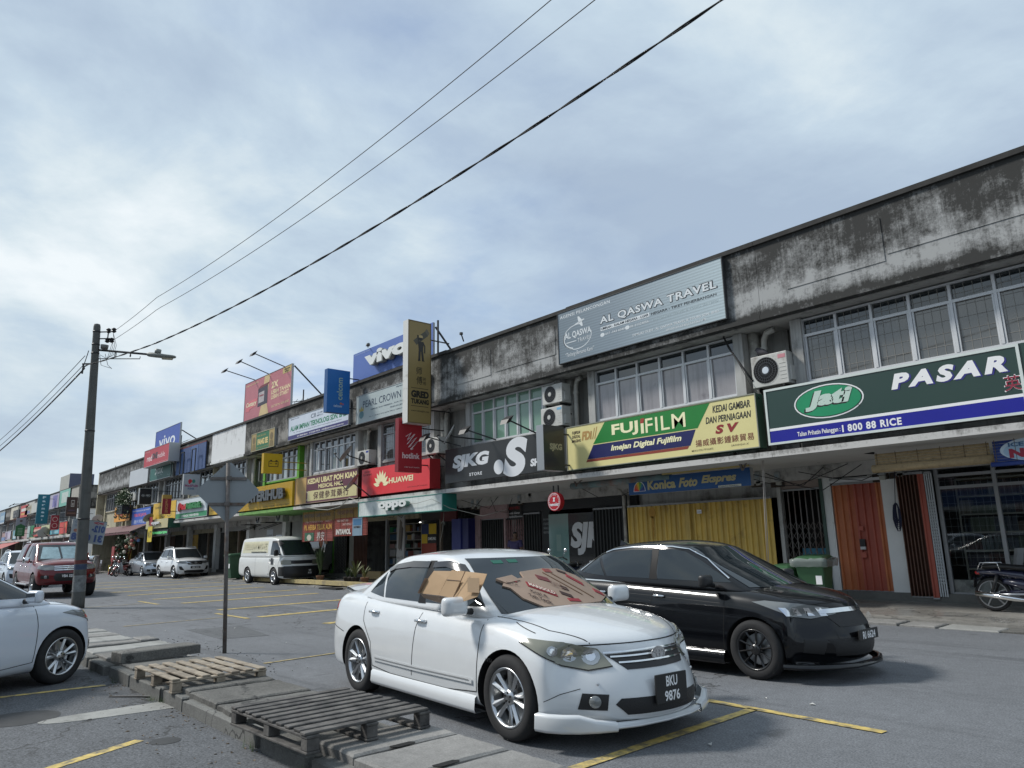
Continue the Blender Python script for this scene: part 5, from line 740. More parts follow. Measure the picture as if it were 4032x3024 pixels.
for bx_, by_, tx_, ty_ in ((470, 345, 180, 400), (480, 360, 235, 375)): b_ = on_y(bx_*sc, 1900+by_*sc, 13.7); t_ = on_y(tx_*sc, 1900+ty_*sc, 11.6); lamp_arm(t, b_, (t_[0], 11.6, t_[2]))
# ============================================================ street furniture, wires, small things
CONC_POLE = mat('pole_concrete', (.105, .107, .10), .9, var=.22, scale=2.5, bump=.2, bscale=50, streak=.5, dirt=(.05, .05, .047), dirt_amt=.2); RUST = mat('rusty_steel', (.16, .145, .135), .8, .3, var=.3, scale=12, dirt=(.12, .07, .045), dirt_amt=.3); GALV = mat('galvanised_back', (.24, .26, .27), .5, .5, var=.08, scale=2); WIRE = mat('wire_black', (.012, .012, .013), .7)
pb0 = Vector((-24.1, 4.776, 0)); pt0 = Vector((-24.1, 4.534, 8.29))
def pole_at(z): return pb0+(pt0-pb0)*(z/8.29)
t = thing('utility_pole', 'tall tapered concrete utility pole with red and blue bands beside the pickup truck', 'pole', tuple(pb0)); zs = [0, .2, 2, 4, 6, 8.0, 8.2, 8.27, 8.29]; rs = [.17, .168, .152, .135, .115, .099, .096, .08, .03]
mb = MB(); mb.tube([pole_at(z) for z in zs], rs, 28); mb.build('shaft', CONC_POLE, t, True)
for z, h, c, nm in ((1.22, .10, 'red_band', (.13, .035, .03)), (1.06, .14, 'blue_band', (.04, .06, .11))): mb = MB(); mb.tube([pole_at(z), pole_at(z+h)], [.1705-.008*z, .1705-.008*(z+h)], 28, cap=False); mb.build('painted_band', mat(c, nm, .8, var=.3, scale=10), t, True)
mb = MB(); mb.tube([pole_at(.45), pole_at(.9)], [.1695, .166], 28, cap=False); mb.build('painted_band', mat('white_wash', (.17, .18, .18), .85, var=.5, scale=12), t, True)
for z in (8.02, 7.62, 7.35, 2.45, 5.0): mb = MB(); mb.tube([pole_at(z), pole_at(z+.04)], .178-.0087*z, 20); mb.build('clamp', BLACKP, t, True)
def P(z, u, v=0.0): b = pole_at(z); return b+Vector((.657, .753, 0))*u+Vector((-.733, .646, 0))*v      # u to the viewer's right
mb = MB(); mb.bar(P(8.03, .1), P(8.03, .45), .03); mb.bar(P(7.82, .1), P(7.82, .42), .03); mb.bar(P(7.75, .34), P(8.1, .36), .03)
for z, u in ((8.06, .36), (8.07, .52), (7.76, .34), (7.76, .47)): mb.tube([P(z-.07, u), P(z-.03, u), P(z, u), P(z+.04, u), P(z+.08, u)], [.03, .075, .05, .075, .03], 8)
mb.build('insulator_bracket', BLACKP, t); mb = MB(); mb.tube([P(7.50, .26), P(7.62, .27)], [.10, .11], 14); mb.build('ceramic_insulator', mat('grey_ceramic', (.14, .14, .13), .5), t, True)
mb = MB()
for k in range(4): mb.tube([P(8.0-.3*(k > 1), .50), P(7.6, .62-.05*k), P(7.3, .55-.05*k), P(7.2, .35), P(7.32, .15)], .006, 4)
mb.tube([P(7.3, .14), P(7.0, .2), P(6.93, .4), P(6.9, .52)], .008, 4); mb.tube([P(7.35, .3), P(7.0, .4), P(6.88, .53)], .007, 4); mb.build('loose_wire', WIRE, t)
mb = MB(); mb.tube([P(7.46, -.2), P(7.0, -.32), P(6.9, -.28)], .012, 5); mb.tube([P(7.05, -.1), P(7.05, -.36), P(6.98, -.33), P(6.75, -.35)], .025, 6); mb.build('wire_hook', BLACKP, t)
t = thing('street_lamp', 'grey street lamp on a long arm reaching right from the concrete pole', 'street lamp', tuple(P(7.5, .1))); la = P(7.47, .1); lb = P(7.30, 1.62, 0)
mb = MB(); mb.tube([la, lb], .032, 10); mb.tube([P(7.2, .1), P(7.17, 1.35), P(7.24, 1.36)], .014, 6); mb.lathe([(.075, 0), (.09, 0), (.09, .02), (.075, .02)], 14, 'y', tuple(P(7.31, .6))); mb.lathe([(.04, 0), (.05, 0), (.05, .02), (.04, .02)], 14, 'y', tuple(P(7.28, 1.05))); mb.build('lamp_arm', BLACKP, t, True)
d = (lb-la).normalized(); sd_ = Vector((-.733, .646, 0)); up_ = sd_.cross(d)*-1; up_ = up_ if up_.z > 0 else -up_; rows = []
for s_, w, h0, h1 in ((0, .05, -.05, .05), (.05, .08, -.07, .07), (.25, .10, -.08, .07), (.5, .12, -.08, .05), (.75, .11, -.07, .04), (.84, .07, -.05, .03), (.87, .02, -.03, .0)):
    c = lb+d*(s_-.05); rows.append([c+sd_*(w*math.cos(a))+up_*((h1 if math.sin(a) > 0 else -h0)*math.sin(a)) for a in [2*PI*k/14 for k in range(15)]])
mb = MB(); mb.grid(rows); mb.build('lamp_head', mat('lamp_housing', (.22, .23, .21), .5, dirt=(.12, .12, .1), dirt_amt=.4), t, True); mb = MB(); mb.tube([lb+d*.25+up_*.05, lb+d*.25+up_*.18], .09, 16); mb.build('photo_cell', mat('lamp_housing'), t, True); mb = MB(); mb.tube([lb+d*.42-up_*.075, lb+d*.72-up_*.065], .05, 10); mb.build('lamp_lens', mat('lens_cream', (.42, .38, .28), .3), t, True)
# wires running over the camera to the next pole; fitted catenaries
SL_ = .083
def wire_pt(px, py): d_ = _ray(px, py); tt = (4.5+SL_*24.1)/(d_[1]-SL_*d_[0]); return Vector((d_[0]*tt, d_[1]*tt, EYE+d_[2]*tt))
def wire(label, pix, start, r, twist=False, end=None):
    pts = [wire_pt(*p) for p in pix]; xs = [p.x for p in pts]; c = np.polyfit(xs+[start.x], [p.z for p in pts]+[start.z], 2); t_ = thing('overhead_wire', label, 'wire', tuple(start), 0); X = np.linspace(start.x, 14, 110); L_ = []
    for x in X: k = (x-start.x)/(pts[-1].x-start.x); y = 4.5+SL_*(x+24.1); L_.append(Vector((x, y+(start.y-4.5-SL_*(start.x+24.1))*max(0, 1-k*4), float(np.polyval(c, x)))))
    L_[0] = start
    if not twist: mb = MB(); mb.tube(L_, r, 6); mb.build('strand', WIRE, t_, True)
    else:
        fine = []; 
        for a, b in zip(L_, L_[1:]): fine += [a+(b-a)*q for q in (0, .25, .5, .75)]
        fine.append(L_[-1])
        for ph in (0, PI): mb = MB(); mb.tube([p+Vector((0, math.cos(ph+(p.x)*4.2), math.sin(ph+(p.x)*4.2)))*r*.95 for p in fine], r, 5); mb.build('strand', WIRE, t_, True)
    return L_
wire('upper thin overhead wire running from the pole top to the upper right', [(819, 1044), (1368, 651), (2168, 0)], P(8.07, .56), .0065); wire('second thin overhead wire just below the upper one', [(813, 1105), (1368, 738), (2341, 0)], P(7.77, .52), .0065); wire('thick twisted overhead cable crossing in front of the street lamp', [(581, 1355), (886, 1217), (1338, 995), (1875, 647), (2375, 309), (2833, 0)], P(6.95, -.33), .0105, True)
t = thing('utility_pole', 'concrete utility pole to the right of the camera carrying the wires', 'pole', (14, 7.6, 0)); mb = MB(); mb.tube([(14, 7.66, z) for z in (0, 4, 9.8)], [.2, .16, .11], 16); mb.build('shaft', CONC_POLE, t, True)
t = thing('utility_pole', 'distant concrete utility pole down the street past the left frame edge', 'pole', (-78, 2.5, 0)); mb = MB(); mb.tube([(-78, 2.5, z) for z in (0, 4, 8.2)], [.2, .16, .11], 16); mb.build('shaft', CONC_POLE, t, True)
for lb_, za, r, dz in (('thin wire sagging away to the left of the pole, uppermost', 7.3, .010, 0), ('thin wire sagging away to the left of the pole, middle', 7.05, .010, -.35), ('thick twisted cable sagging away to the left of the pole', 6.9, .022, -.8)):
    a = P(za, -.3); b = Vector((-78, 2.5, 7.8+dz)); t = thing('overhead_wire', lb_, 'wire', tuple(a)); mb = MB(); pts = [a+(b-a)*k/40+Vector((0, 0, -1.5*4*(k/40)*(1-k/40))) for k in range(41)]; mb.tube(pts, r, 5); mb.build('strand', WIRE, t, True)
# road sign seen from behind
t = thing('road_sign', 'diamond road sign seen from behind on a thin rusty post', 'road sign', (-11.58, 4.31, 0)); top = Vector((-11.60, 4.20, 2.86)); base = Vector((-11.58, 4.31, 0)); mb = MB(); mb.tube([base+(top-base)*k for k in (0, .5, 1)], .030, 14); mb.build('post', RUST, t, True)
nv = Vector((.93, -.36, .03)).normalized(); U_ = Vector((.36, .93, 0)).normalized(); V_ = nv.cross(U_)*1; V_ = V_ if V_.z > 0 else -V_; C_ = Vector((-11.66, 4.245, 2.42))
h = .455; mb = MB(); c8 = [(h, -.03), (h, .03), (.03, h), (-.03, h), (-h, .03), (-h, -.03), (-.03, -h), (.03, -h)]; mb.prism(c8, -.004, 0, (C_, U_, V_, nv)); mb.build('sign_plate', GALV, t)
mb = MB()
for v in (-.20, .20): mb.prism([(-.27, v-.022), (.27, v-.022), (.27, v+.022), (-.27, v+.022)], .002, .03, (C_, U_, V_, nv))
mb.build('rail', RUST, t); mb = MB()
for v in (-.20, .20): mb.tube([C_+V_*(v-.03)+nv*.07, C_+V_*(v+.03)+nv*.07], .045, 12)
mb.build('post_clamp', RUST, t)
# banner tied behind the pole, seen from the back
Cb = P(2.12, -.05, .35); Ub = Vector((.68, .73, -.13)).normalized(); Nb = Vector((.733, -.646, 0)); Vb = Nb.cross(Ub).normalized(); Vb = Vb if Vb.z > 0 else -Vb
t = thing('hanging_banner', 'white advertising banner tied behind the concrete pole, its numbers mirrored', 'banner', tuple(Cb)); w_, h_ = 1.02, .66; f = Face(Cb-Ub*w_/2-Vb*h_/2, Ub, Vb, Nb, w_, h_, t); f.rect(0, 0, 1, 1, mat('banner_cloth', (.33, .36, .38), .7), .0, 'cloth', .01); MB_ = flat('4a5a88'); f.text('012-', .60, .50, .98, .80, MB_, .06, d=.008, mirror=True); f.text('31 0588', .04, .08, .96, .40, MB_, .06, d=.008, mirror=True); f.text('REVO\nREVO', .06, .66, .34, .92, flat('70788a'), .02, d=.006, mirror=True, res=1); f.ell(.14, .50, .07, .07, flat('a06a58'), .003); f.rect(.30, .44, .38, .54, flat('4a9068'), .003); f.text('<<', .62, .84, .92, .96, flat('a84850'), .05, d=.006); f.rect(0, .985, 1, 1, flat('4a7068'), .004)
# ---- air conditioners
ACM = mat('aircon_case', (.50, .50, .47), .5, var=.06, dirt=(.25, .23, .20), dirt_amt=.25)
def aircon(label, X0, X1, Z0, Z1, Y=13.9, dp=.34, fr=None, extra=None, lab=True, hub=None):
    t_ = thing('air_conditioner', label, 'air conditioner', ((X0+X1)/2, Y, Z0), 0, 'outdoor air conditioner units'); mb = MB(); mb.box(X0, X1, Y, Y+dp, Z0, Z1); me = bevel_mesh(mb.mesh('casing', ACM), .015, 2); link('casing', me, t_, False); w, h = X1-X0, Z1-Z0; cx, cz, r = X0+w*.40, (Z0+Z1)/2, min(h*.42, w*.34)
    mb = MB(); mb.lathe([(.001, -.003), (r, -.003), (r, .0)], 32, 'y', (cx, Y, cz)); mb.build('fan_opening', DARK, t_); mb = MB()
    for k in range(28): a = 2*PI*k/28; mb.bar((cx+math.cos(a)*.05, Y-.012, cz+math.sin(a)*.05), (cx+math.cos(a+.25)*r, Y-.010, cz+math.sin(a+.25)*r), .004)
    for q in (.35, .6, .82, 1.0): mb.lathe([(r*q-.004, -.016), (r*q+.004, -.016)], 32, 'y', (cx, Y, cz))
    mb.build('fan_grille', GREYP if fr is None else fr, t_); mb = MB(); mb.lathe([(.001, -.022), (r*.26, -.02), (r*.28, -.012)], 20, 'y', (cx, Y, cz)); mb.build('fan_hub', hub or ACM, t_)
    mb = MB()
    for k in range(5): z = Z0+h*(.15+.12*k); mb.box(X0+w*.78, X0+w*.95, Y-.006, Y, z, z+.008)
    mb.build('vent_rib', ACM, t_); mb = MB(); mb.box(X1+.001, X1+.04, Y+.08, Y+.24, Z0+h*.1, Z0+h*.55); mb.build('valve_cover', ACM, t_)
    if lab: mb = MB(); mb.box(X0+w*.76, X0+w*.96, Y-.004, Y, Z1-h*.2, Z1-h*.08); mb.build('brand_label', flat(lab if isinstance(lab, str) else 'c08088'), t_)
    mb = MB()
    for x in (X0+w*.15, X0+w*.85): mb.bar((x, Y, Z0-.03), (x, 14.5, Z0-.03), .035); mb.bar((x, Y+.05, Z0-.05), (x, 14.45, Z0-.35), .03)
    mb.build('wall_bracket', BLACKP, t_); return t_
aircon('large air conditioner unit beside the long green sign', -8.0, -7.18, 4.62, 5.30, hub=flat('c8d0d8')); aircon('upper of two air conditioner units left of the drain pipe', -14.50, -13.72, 5.27, 5.80, lab=False); aircon('lower of two air conditioner units above the black box sign', -14.58, -13.74, 4.62, 5.17, lab='70a8c8')
aircon('small air conditioner unit beside the satellite dish of the black sign', -20.25, -19.5, 4.48, 5.02, lab=False); aircon('air conditioner unit with a blue label above the red phone sign', -24.85, -24.0, 4.52, 5.08, lab='2a3a90')
for k, (x, y) in enumerate(((1000, 2040), (1080, 2030))): p = on_y(x, y, 15.2); aircon(('left', 'right')[k]+' air conditioner unit under the green canopy', p[0]-.1, p[0]+.75, p[2]-.32, p[2]+.25, Y=15.3, dp=.35, lab=False)
aircon('air conditioner behind the hanging plant box in the cream row', on_y(510, 1960, 13.9)[0], on_y(533, 1960, 13.9)[0], 5.0, 5.6, lab=False); 
# ---- satellite dishes
def dish(label, c, r, n, mount, m=None, feed=.75):
    t_ = thing('satellite_dish', label, 'satellite dish', tuple(c)); n = Vector(n).normalized(); e1 = n.orthogonal().normalized(); e1 = Vector((0,0,1)).cross(n).normalized(); e2 = n.cross(e1); rows = []; c = Vector(c)
    for q in np.linspace(0, 1, 6): rows.append([c+e1*math.cos(a)*r*q+e2*math.sin(a)*r*q*1.0+n*(.16*r*q*q) for a in [2*PI*k/24 for k in range(25)]])
    mb = MB(); mb.grid(rows); b2 = [[p-n*.012 for p in rw] for rw in rows]; mb.grid([rw[::-1] for rw in b2]); mb.grid([rows[-1], b2[-1]]); mb.build('reflector', m or mat('dish_grey', (.33, .34, .34), .4, .3, var=.1), t_, True)
    lo = c-e2*r if (e2.z > 0) else c+e2*r; fp = c+n*r*1.1+(lo-c)*feed; mb = MB(); mb.tube([lo, fp], .014, 6); mb.tube([fp, fp+(c-fp).normalized()*.1], .03, 8); mb.build('feed_arm', BLACKP, t_, True); mb = MB(); mb.tube([c-n*.01, c-n*.12, Vector(mount)], .022, 8); mb.build('mast', BLACKP, t_, True); return t_
c = on_y(1366, 1788, 13.2); dish('satellite dish in front of the open casements, above the maroon sign', c, .36, (-.5, -.62, .62), (c[0]+.55, 13.9, c[2]-.35)); c = on_y(1391, 1901, 13.1); dish('satellite dish over the right end of the maroon sign', c, .36, (-.5, -.62, .62), (c[0]+.5, 13.65, c[2]-.6)); c = on_y(1772, 1712, 13.3); dish('satellite dish above the left end of the black sign board', c, .33, (-.45, -.75, .5), (c[0]+.5, 14.2, c[2]-.15), mat('dish_pale', (.50, .50, .49), .4))
c = on_y(585, 2040, 13.2); dish('satellite dish tilted in front of the blue sign', c, .33, (-.7, -.3, .7), (c[0]+.4, 13.6, c[2]-.3)); c = on_y(384, 2045, 13.3); dish('satellite dish at the cream corner of the row', c, .4, (-.8, -.2, .6), (c[0]+.5, 14, c[2]-.5), mat('dish_pale')); c = on_y(147, 2099, 13.2); dish('left satellite dish in front of the far red sign', c, .55, (-.3, -.5, .8), (c[0]+.5, 13.6, c[2]-.5), mat('dish_pale')); c = on_y(172, 2097, 13.2); dish('right satellite dish in front of the far cream sign', c, .55, (-.8, -.4, .5), (c[0]+.5, 13.6, c[2]-.5), mat('dish_pale'))
# ---- roof aerials
def aerial(label, x, y, z, s=1.0, a=0.3):
    t_ = thing('tv_aerial', label, 'aerial', (x, y, z)); mb = MB(); mb.tube([(x, y, z), (x, y, z+1.6*s)], .02*s, 6); d_ = Vector((math.cos(a), math.sin(a), .12)); b = Vector((x, y, z+1.25*s)); mb.bar(b-d_*.6*s, b+d_*.6*s, .02*s); q = Vector((-math.sin(a), math.cos(a), .5)).normalized()
    for k in range(8): p = b+d_*(-.55+.16*k)*s; mb.bar(p-q*(.32-.02*k)*s, p+q*(.32-.02*k)*s, .01*s)
    mb.build('elements', mat('aerial_metal', (.06, .06, .06), .5, .5), t_)
aerial('roof aerial behind the pink battery billboard', on_y(1193, 1600, 15.5)[0], 15.5, 6.6, 1.6, .9); aerial('roof aerial right of the far blue billboard', on_y(712, 1760, 15.5)[0], 15.5, 6.8, 1.5, .2); aerial('roof aerial left of the far blue billboard', on_y(600, 1770, 15.5)[0], 15.5, 6.8, 1.4, .3); aerial('small roof aerial above the streaked end parapet', on_y(455, 1840, 15.5)[0], 15.5, 6.8, 1.2, 1.2); p = on_y(1826, 1345, 13.8)
t = thing('roof_spike', 'thin leaning rod on the parapet right of the gold sign', 'rod', p); mb = MB(); mb.bar(p, tuple(on_y(1816, 1315, 13.7)), .03); q_ = on_y(1816, 1315, 13.7); mb.box(q_[0]-.04, q_[0]+.04, 13.66, 13.74, q_[2]-.03, q_[2]+.05); mb.build('rod', BLACKP, t)
def bird(label, c, s=1.0, m=BLACKP, rz=0):
    vs = [Vector((-.14, 0, .03)), Vector((-.05, 0, .07)), Vector((.03, 0, .10)), Vector((.08, 0, .14)), Vector((.12, 0, .135))]; t_ = thing('bird', label, 'bird', c, rz); mb = MB(); mb.tube([v*s for v in vs], [.012*s, .045*s, .05*s, .028*s, .006*s], 10); link('body', mb.mesh('body', m, True), t_, True); mb = MB(); mb.add([Vector(v)*s for v in [(-.04, -.03, .07), (-.26, -.012, -.02), (-.26, .012, -.02), (-.04, .03, .07), (-.05, 0, .05)]], [(0,1,2,3), (0,4,1), (3,2,4), (1,4,2)]); link('tail', mb.mesh('tail', m), t_, True); mb = MB(); [mb.tube([Vector((.0, y, .06))*s, Vector((.0, y, 0))*s], .004*s, 4) for y in (-.015, .015)]; link('legs', mb.mesh('legs', m), t_, True)
p = on_y(1449, 1371, 13.8); bird('black bird perched on top of the blue phone billboard', (p[0], 13.8, p[2]), 1.5, BLACKP, 2.4); bird('grey pigeon standing on the large air conditioner', (-7.85, 14.1, 5.305), 1.5, mat('pigeon_grey', (.07, .065, .075), .7), 2.8)
# ---- blinds
BAM = mat('bamboo', (.34, .25, .135), .7, var=.2, scale=25, dirt=(.2, .15, .08), dirt_amt=.3)
def blind(label, x0, x1, z0, z1, m, Y=14.0, roll=.0, face=None, pitch=.045):
    t_ = thing('roller_blind', label, 'blind', ((x0+x1)/2, Y, z1), 0); n = int((z1-z0)/pitch)
    for i in range(n): z = z1-(z1-z0)*i/n; q = MB(); h_ = (z1-z0)/n; q.add([(x0, Y, z), (x1, Y, z), (x1, Y-.008, z-h_*.5), (x0, Y-.008, z-h_*.5), (x1, Y, z-h_+.004), (x0, Y, z-h_+.004), (x0, Y+.006, z-h_*.5), (x1, Y+.006, z-h_*.5)], [(1,0,3,2), (2,3,5,4), (0,1,7,6), (6,7,4,5)]); q.build('slat', (m[i % len(m)] if isinstance(m, list) else m), t_)
    if roll: q = MB(); q.tube([(x0-.06, Y, z0-roll), (x1+.06, Y, z0-roll)], roll, 14); q.build('rolled_part', (m[0] if isinstance(m, list) else m), t_, True)
    q = MB(); [q.bar((x0+(x1-x0)*k, Y-.016, z1+.02), (x0+(x1-x0)*k, Y-.016, z0-2*roll), .008) for k in (.02, .2, .4, .6, .8, .98)]; q.build('cord', flat('5a4a30'), t_); return Face((x0, Y-.012, z0), (1,0,0), (0,0,1), (0,-1,0), x1-x0, z1-z0, t_)
X0, X1, _, _ = rp(3440, 3896, 1728, 1806, 14.1); blind('rolled up bamboo blind under the rice shop canopy', X0, X1, 2.80, 3.0, BAM, 14.1, .075)
X0, X1, _, _ = rp(3908, 4032, 1700, 1809, 14.0); f = blind('blue ice cream blind at the right frame edge', X0, X0+1.6, 2.66, 3.0, flat('1a3474'), 14.0, .04); f.ell(.36, .50, .30, .55, flat('b8c8d4'), .004); f.ell(.36, .45, .27, .48, flat('9ab4c8'), .006); f.text('ICE CREAM', .14, .66, .62, .86, flat('3a6088'), .03, d=.010); f.text('Nestlé', .14, .12, .62, .56, flat('9a2038'), .06, d=.010)
X0, X1, _, _ = rp(2250, 2640, 1860, 1890, 14.6); mb = MB(); mb.tube([(X0, 14.6, 3.01), (X1, 14.6, 3.01)], .085, 16); tag(mb.build('rolled_blind', mat('striped_blind_cloth', (.16, .24, .25), .7, var=.4, scale=1.6, dirt=(.28, .14, .10), dirt_amt=.35), None, True), 'rolled faded striped blind under the film shop canopy', 'blind')
RB1, RB2 = flat('8a3a30', .8), flat('7c3229', .8); TB = flat('907036', .8)
X0, X1, Z0, Z1 = rp(1192, 1314, 2002, 2108, 14.0); f = blind('left of two faded red advertising blinds below the maroon sign', X0, X1, 1.75, 2.98, [TB]*9+[RB1, RB2]*9, 14.0); GY = flat('c09038'); f.text('MINYAK CAP KAPAK', .06, .80, .92, .93, flat('5a4a38'), .02, d=.01, res=1); f.text('PIL HERBA TELUK AUN', .08, .38, .96, .56, GY, .03, d=.01, res=2); f.rect(.10, .03, .40, .30, flat('2c5a40'), .008); f.ell(.25, .14, .07, .10, flat('c0b8a8'), .012); f.text('养安', .50, .02, .74, .32, flat('c8c0b8'), .05, d=.01); f.text('UBAT PENAWAR   SAKIT', .1, .62, .95, .68, flat('b09080'), 0, d=.01, res=1)
X0b, X1b, _, _ = rp(1318, 1450, 1982, 2095, 14.0); f = blind('right of two faded red advertising blinds, with white brand lettering', X0b, X1b, 1.92, 2.98, [TB]*8+[RB1, RB2]*8, 13.98); f.text('保健參茸', .1, .78, .6, .94, flat('6a4028'), .03, d=.01, res=2); f.text('INTAMOL', .08, .06, .54, .26, flat('d0c8c0'), .06, d=.01); f.text('UBAT SAKIT GIGI', .10, .52, .45, .60, flat('c0a8a0'), .01, d=.01, res=1); f.text('SAKIT KEPALA', .28, .38, .55, .46, flat('c0a8a0'), .01, d=.01, res=1); f.rect(.58, .0, .86, .62, flat('8098a8'), .008); f.rect(.60, .36, .84, .58, flat('3a6a90'), .010); f.text('INTIMEX', .62, .26, .82, .34, flat('40302c'), .02, d=.014, res=1)
# ---- meters, wires, ropes at the shopfronts
def meter(px, py, label, Y=16.24):
    x, _, z = on_y(px, py, Y); t_ = thing('electric_meter', label, 'electric meter', (x, Y, z), 0, 'electric meters on boards'); mb = MB(); mb.box(x-.22, x+.12, Y-.02, Y, z-.2, z+.2); mb.build('back_board', mat('meter_board', (.05, .035, .025), .8), t_); mb = MB(); mb.box(x-.07, x+.08, Y-.12, Y-.022, z-.06, z+.16); link('meter_case', bevel_mesh(mb.mesh('meter_case', mat('meter_grey', (.30, .32, .32), .3)), .02), t_); mb = MB(); mb.box(x-.04, x+.05, Y-.124, Y-.121, z+.03, z+.10); mb.build('meter_window', flat('8a98a0'), t_); mb = MB(); mb.box(x-.05, x+.07, Y-.09, Y-.022, z-.16, z-.07); mb.build('fuse_box', flat('a8a8a0'), t_)
for px, py, lb in ((3068, 1885, 'meter at the corner of the scissor gate, left pair'), (3475, 1860, 'meter above the orange door corner'), (3545, 1848, 'meter left of the brown folded shutter'), (2990, 1885, 'meter above the yellow shutter right end'), (1890, 1985, 'meter right of the blue column'), (1868, 1985, 'meter above the blue column'), (2092, 1935, 'meter under the black sign canopy'), (2052, 1965, 'meter beside the pink gate')): meter(px, py, 'electric '+lb)
def cable(label, pts, r=.008, m=WIRE, nm='cable'): mb = MB(); mb.tube(pts, r, 6); tag(mb.build(nm, m, None, True), label, 'cable')
Q = lambda x, y, Y: on_y(x, y, Y)
cable('thick black cable looping down beside the large air conditioner', [Q(2846, 1320, 14.1), Q(2870, 1370, 14.0), Q(2905, 1420, 13.9), Q(2935, 1462, 13.85), Q(2965, 1500, 13.9)], .022); cable('thin black cable by the film shop column', [Q(2855, 1335, 14.0), Q(2925, 1460, 13.9), Q(2962, 1530, 13.8), Q(2990, 1570, 13.65)], .007)
cable('black cables sagging under the rice shop canopy', [Q(3000, 1805, 16.0), Q(3120, 1812, 15.6), Q(3220, 1818, 15.6), Q(3300, 1800, 15.4), Q(3345, 1780, 15), Q(3440, 1784, 14.6)], .025); cable('pair of pale ropes hanging beside the film sign', [Q(3000, 1800, 14), Q(3005, 1900, 14), Q(3012, 2050, 14), Q(3022, 2230, 14)], .008, flat('b0a8a0')); cable('second pale rope hanging beside the film sign', [Q(3004, 1800, 14.02), Q(3010, 1900, 14.02), Q(3018, 2050, 14.02), Q(3028, 2230, 14.02)], .008, flat('b0a8a0'))
bx = Q(3525, 1985, 16.1); t = thing('rope_bundle', 'bundle of dark blue rope hanging on the white column', 'rope', bx); mb = MB()
mb.tube([Q(3521, 1850, 16.12), Q(3525, 1985, 16.12)], .007, 5)
for k in range(6): r_a = random.Random(k); w = .03+.012*k; mb.tube([(bx[0]+w*math.sin(a)*(.6+.3*r_a.random())+.03, 16.08-.01*k, bx[2]-.17-.02*k+(.19+.02*k)*math.cos(a)) for a in np.linspace(0, 2*PI, 12)], .011, 5)
mb.build('rope', mat('navy_rope', (.015, .018, .045), .8), t)
for k in range(14):
    rr = random.Random(100+k); x = random.choice([-7.7, -13.3, -18.9, -24.2]); x += rr.uniform(-.7, .7); y = rr.uniform(14, 16); pts = [(x-rr.uniform(.5, 1.3), y, 2.95), (x-.3, y, 2.8-rr.uniform(0, .25)), (x+.3, y, 2.75-rr.uniform(0, .3)), (x+rr.uniform(.5, 1.4), y, 2.95)]; mb = MB(); mb.tube(pts, .009, 5); tag(mb.build('cable', WIRE, None, True), 'black cable sagging under the canopies between shops', 'cable', 'cables under the canopies')
cable('grey cable looping under the canopy of the medical hall', [Q(1180, 1992, 13.5), Q(1250, 2005, 13.4), Q(1290, 2008, 13.4), Q(1340, 1995, 13.4), Q(1375, 1960, 13.5), Q(1410, 1972, 13.5), Q(1417, 1958, 13.5)], .016, flat('8a8a80'))
cable('pale wire draped across the teal phone sign', [Q(1478, 1975, 13.4), Q(1560, 1988, 13.4), Q(1640, 1982, 13.4), Q(1700, 1965, 13.4), Q(1770, 2000, 13.6), Q(1900, 2032, 14), Q(2000, 2005, 14.5)], .008, flat('888880'))
mb = MB(); k_ = Q(1745, 2070, 14.2); mb.tube([Q(1748, 2012, 14.2), Q(1746, 2050, 14.2), Q(1736, 2062, 14.2)], .01, 5); mb.tube([Q(1746, 2050, 14.2), Q(1752, 2066, 14.2)], .01, 5); mb.tube([Q(1746, 2050, 14.2), Q(1744, 2080, 14.2), Q(1738, 2110, 14.2), Q(1733, 2135, 14.2)], .008, 5); tag(mb.build('hanging_rope', flat('909088'), None, True), 'pale rope hanging with a knot in the phone shop front', 'rope')
t = thing('angle_bracket', 'rusty angle iron bracket under the film shop canopy', 'bracket', Q(2925, 1820, 14.2)); mb = MB(); a = Q(2890, 1775, 14.0); b = Q(2925, 1850, 14.4); mb.bar(a, b, .05); mb.bar(b, Q(2955, 1790, 14.0), .03); mb.build('iron', RUST, t); t = thing('angle_bracket', 'thin angle iron hanging left of the film shop canopy', 'bracket', Q(2250, 1880, 14.2)); mb = MB(); mb.bar(Q(2247, 1855, 14), Q(2270, 1915, 14.3), .04); mb.bar(Q(2270, 1910, 14.3), Q(2295, 1885, 14), .03); mb.build('iron', RUST, t)
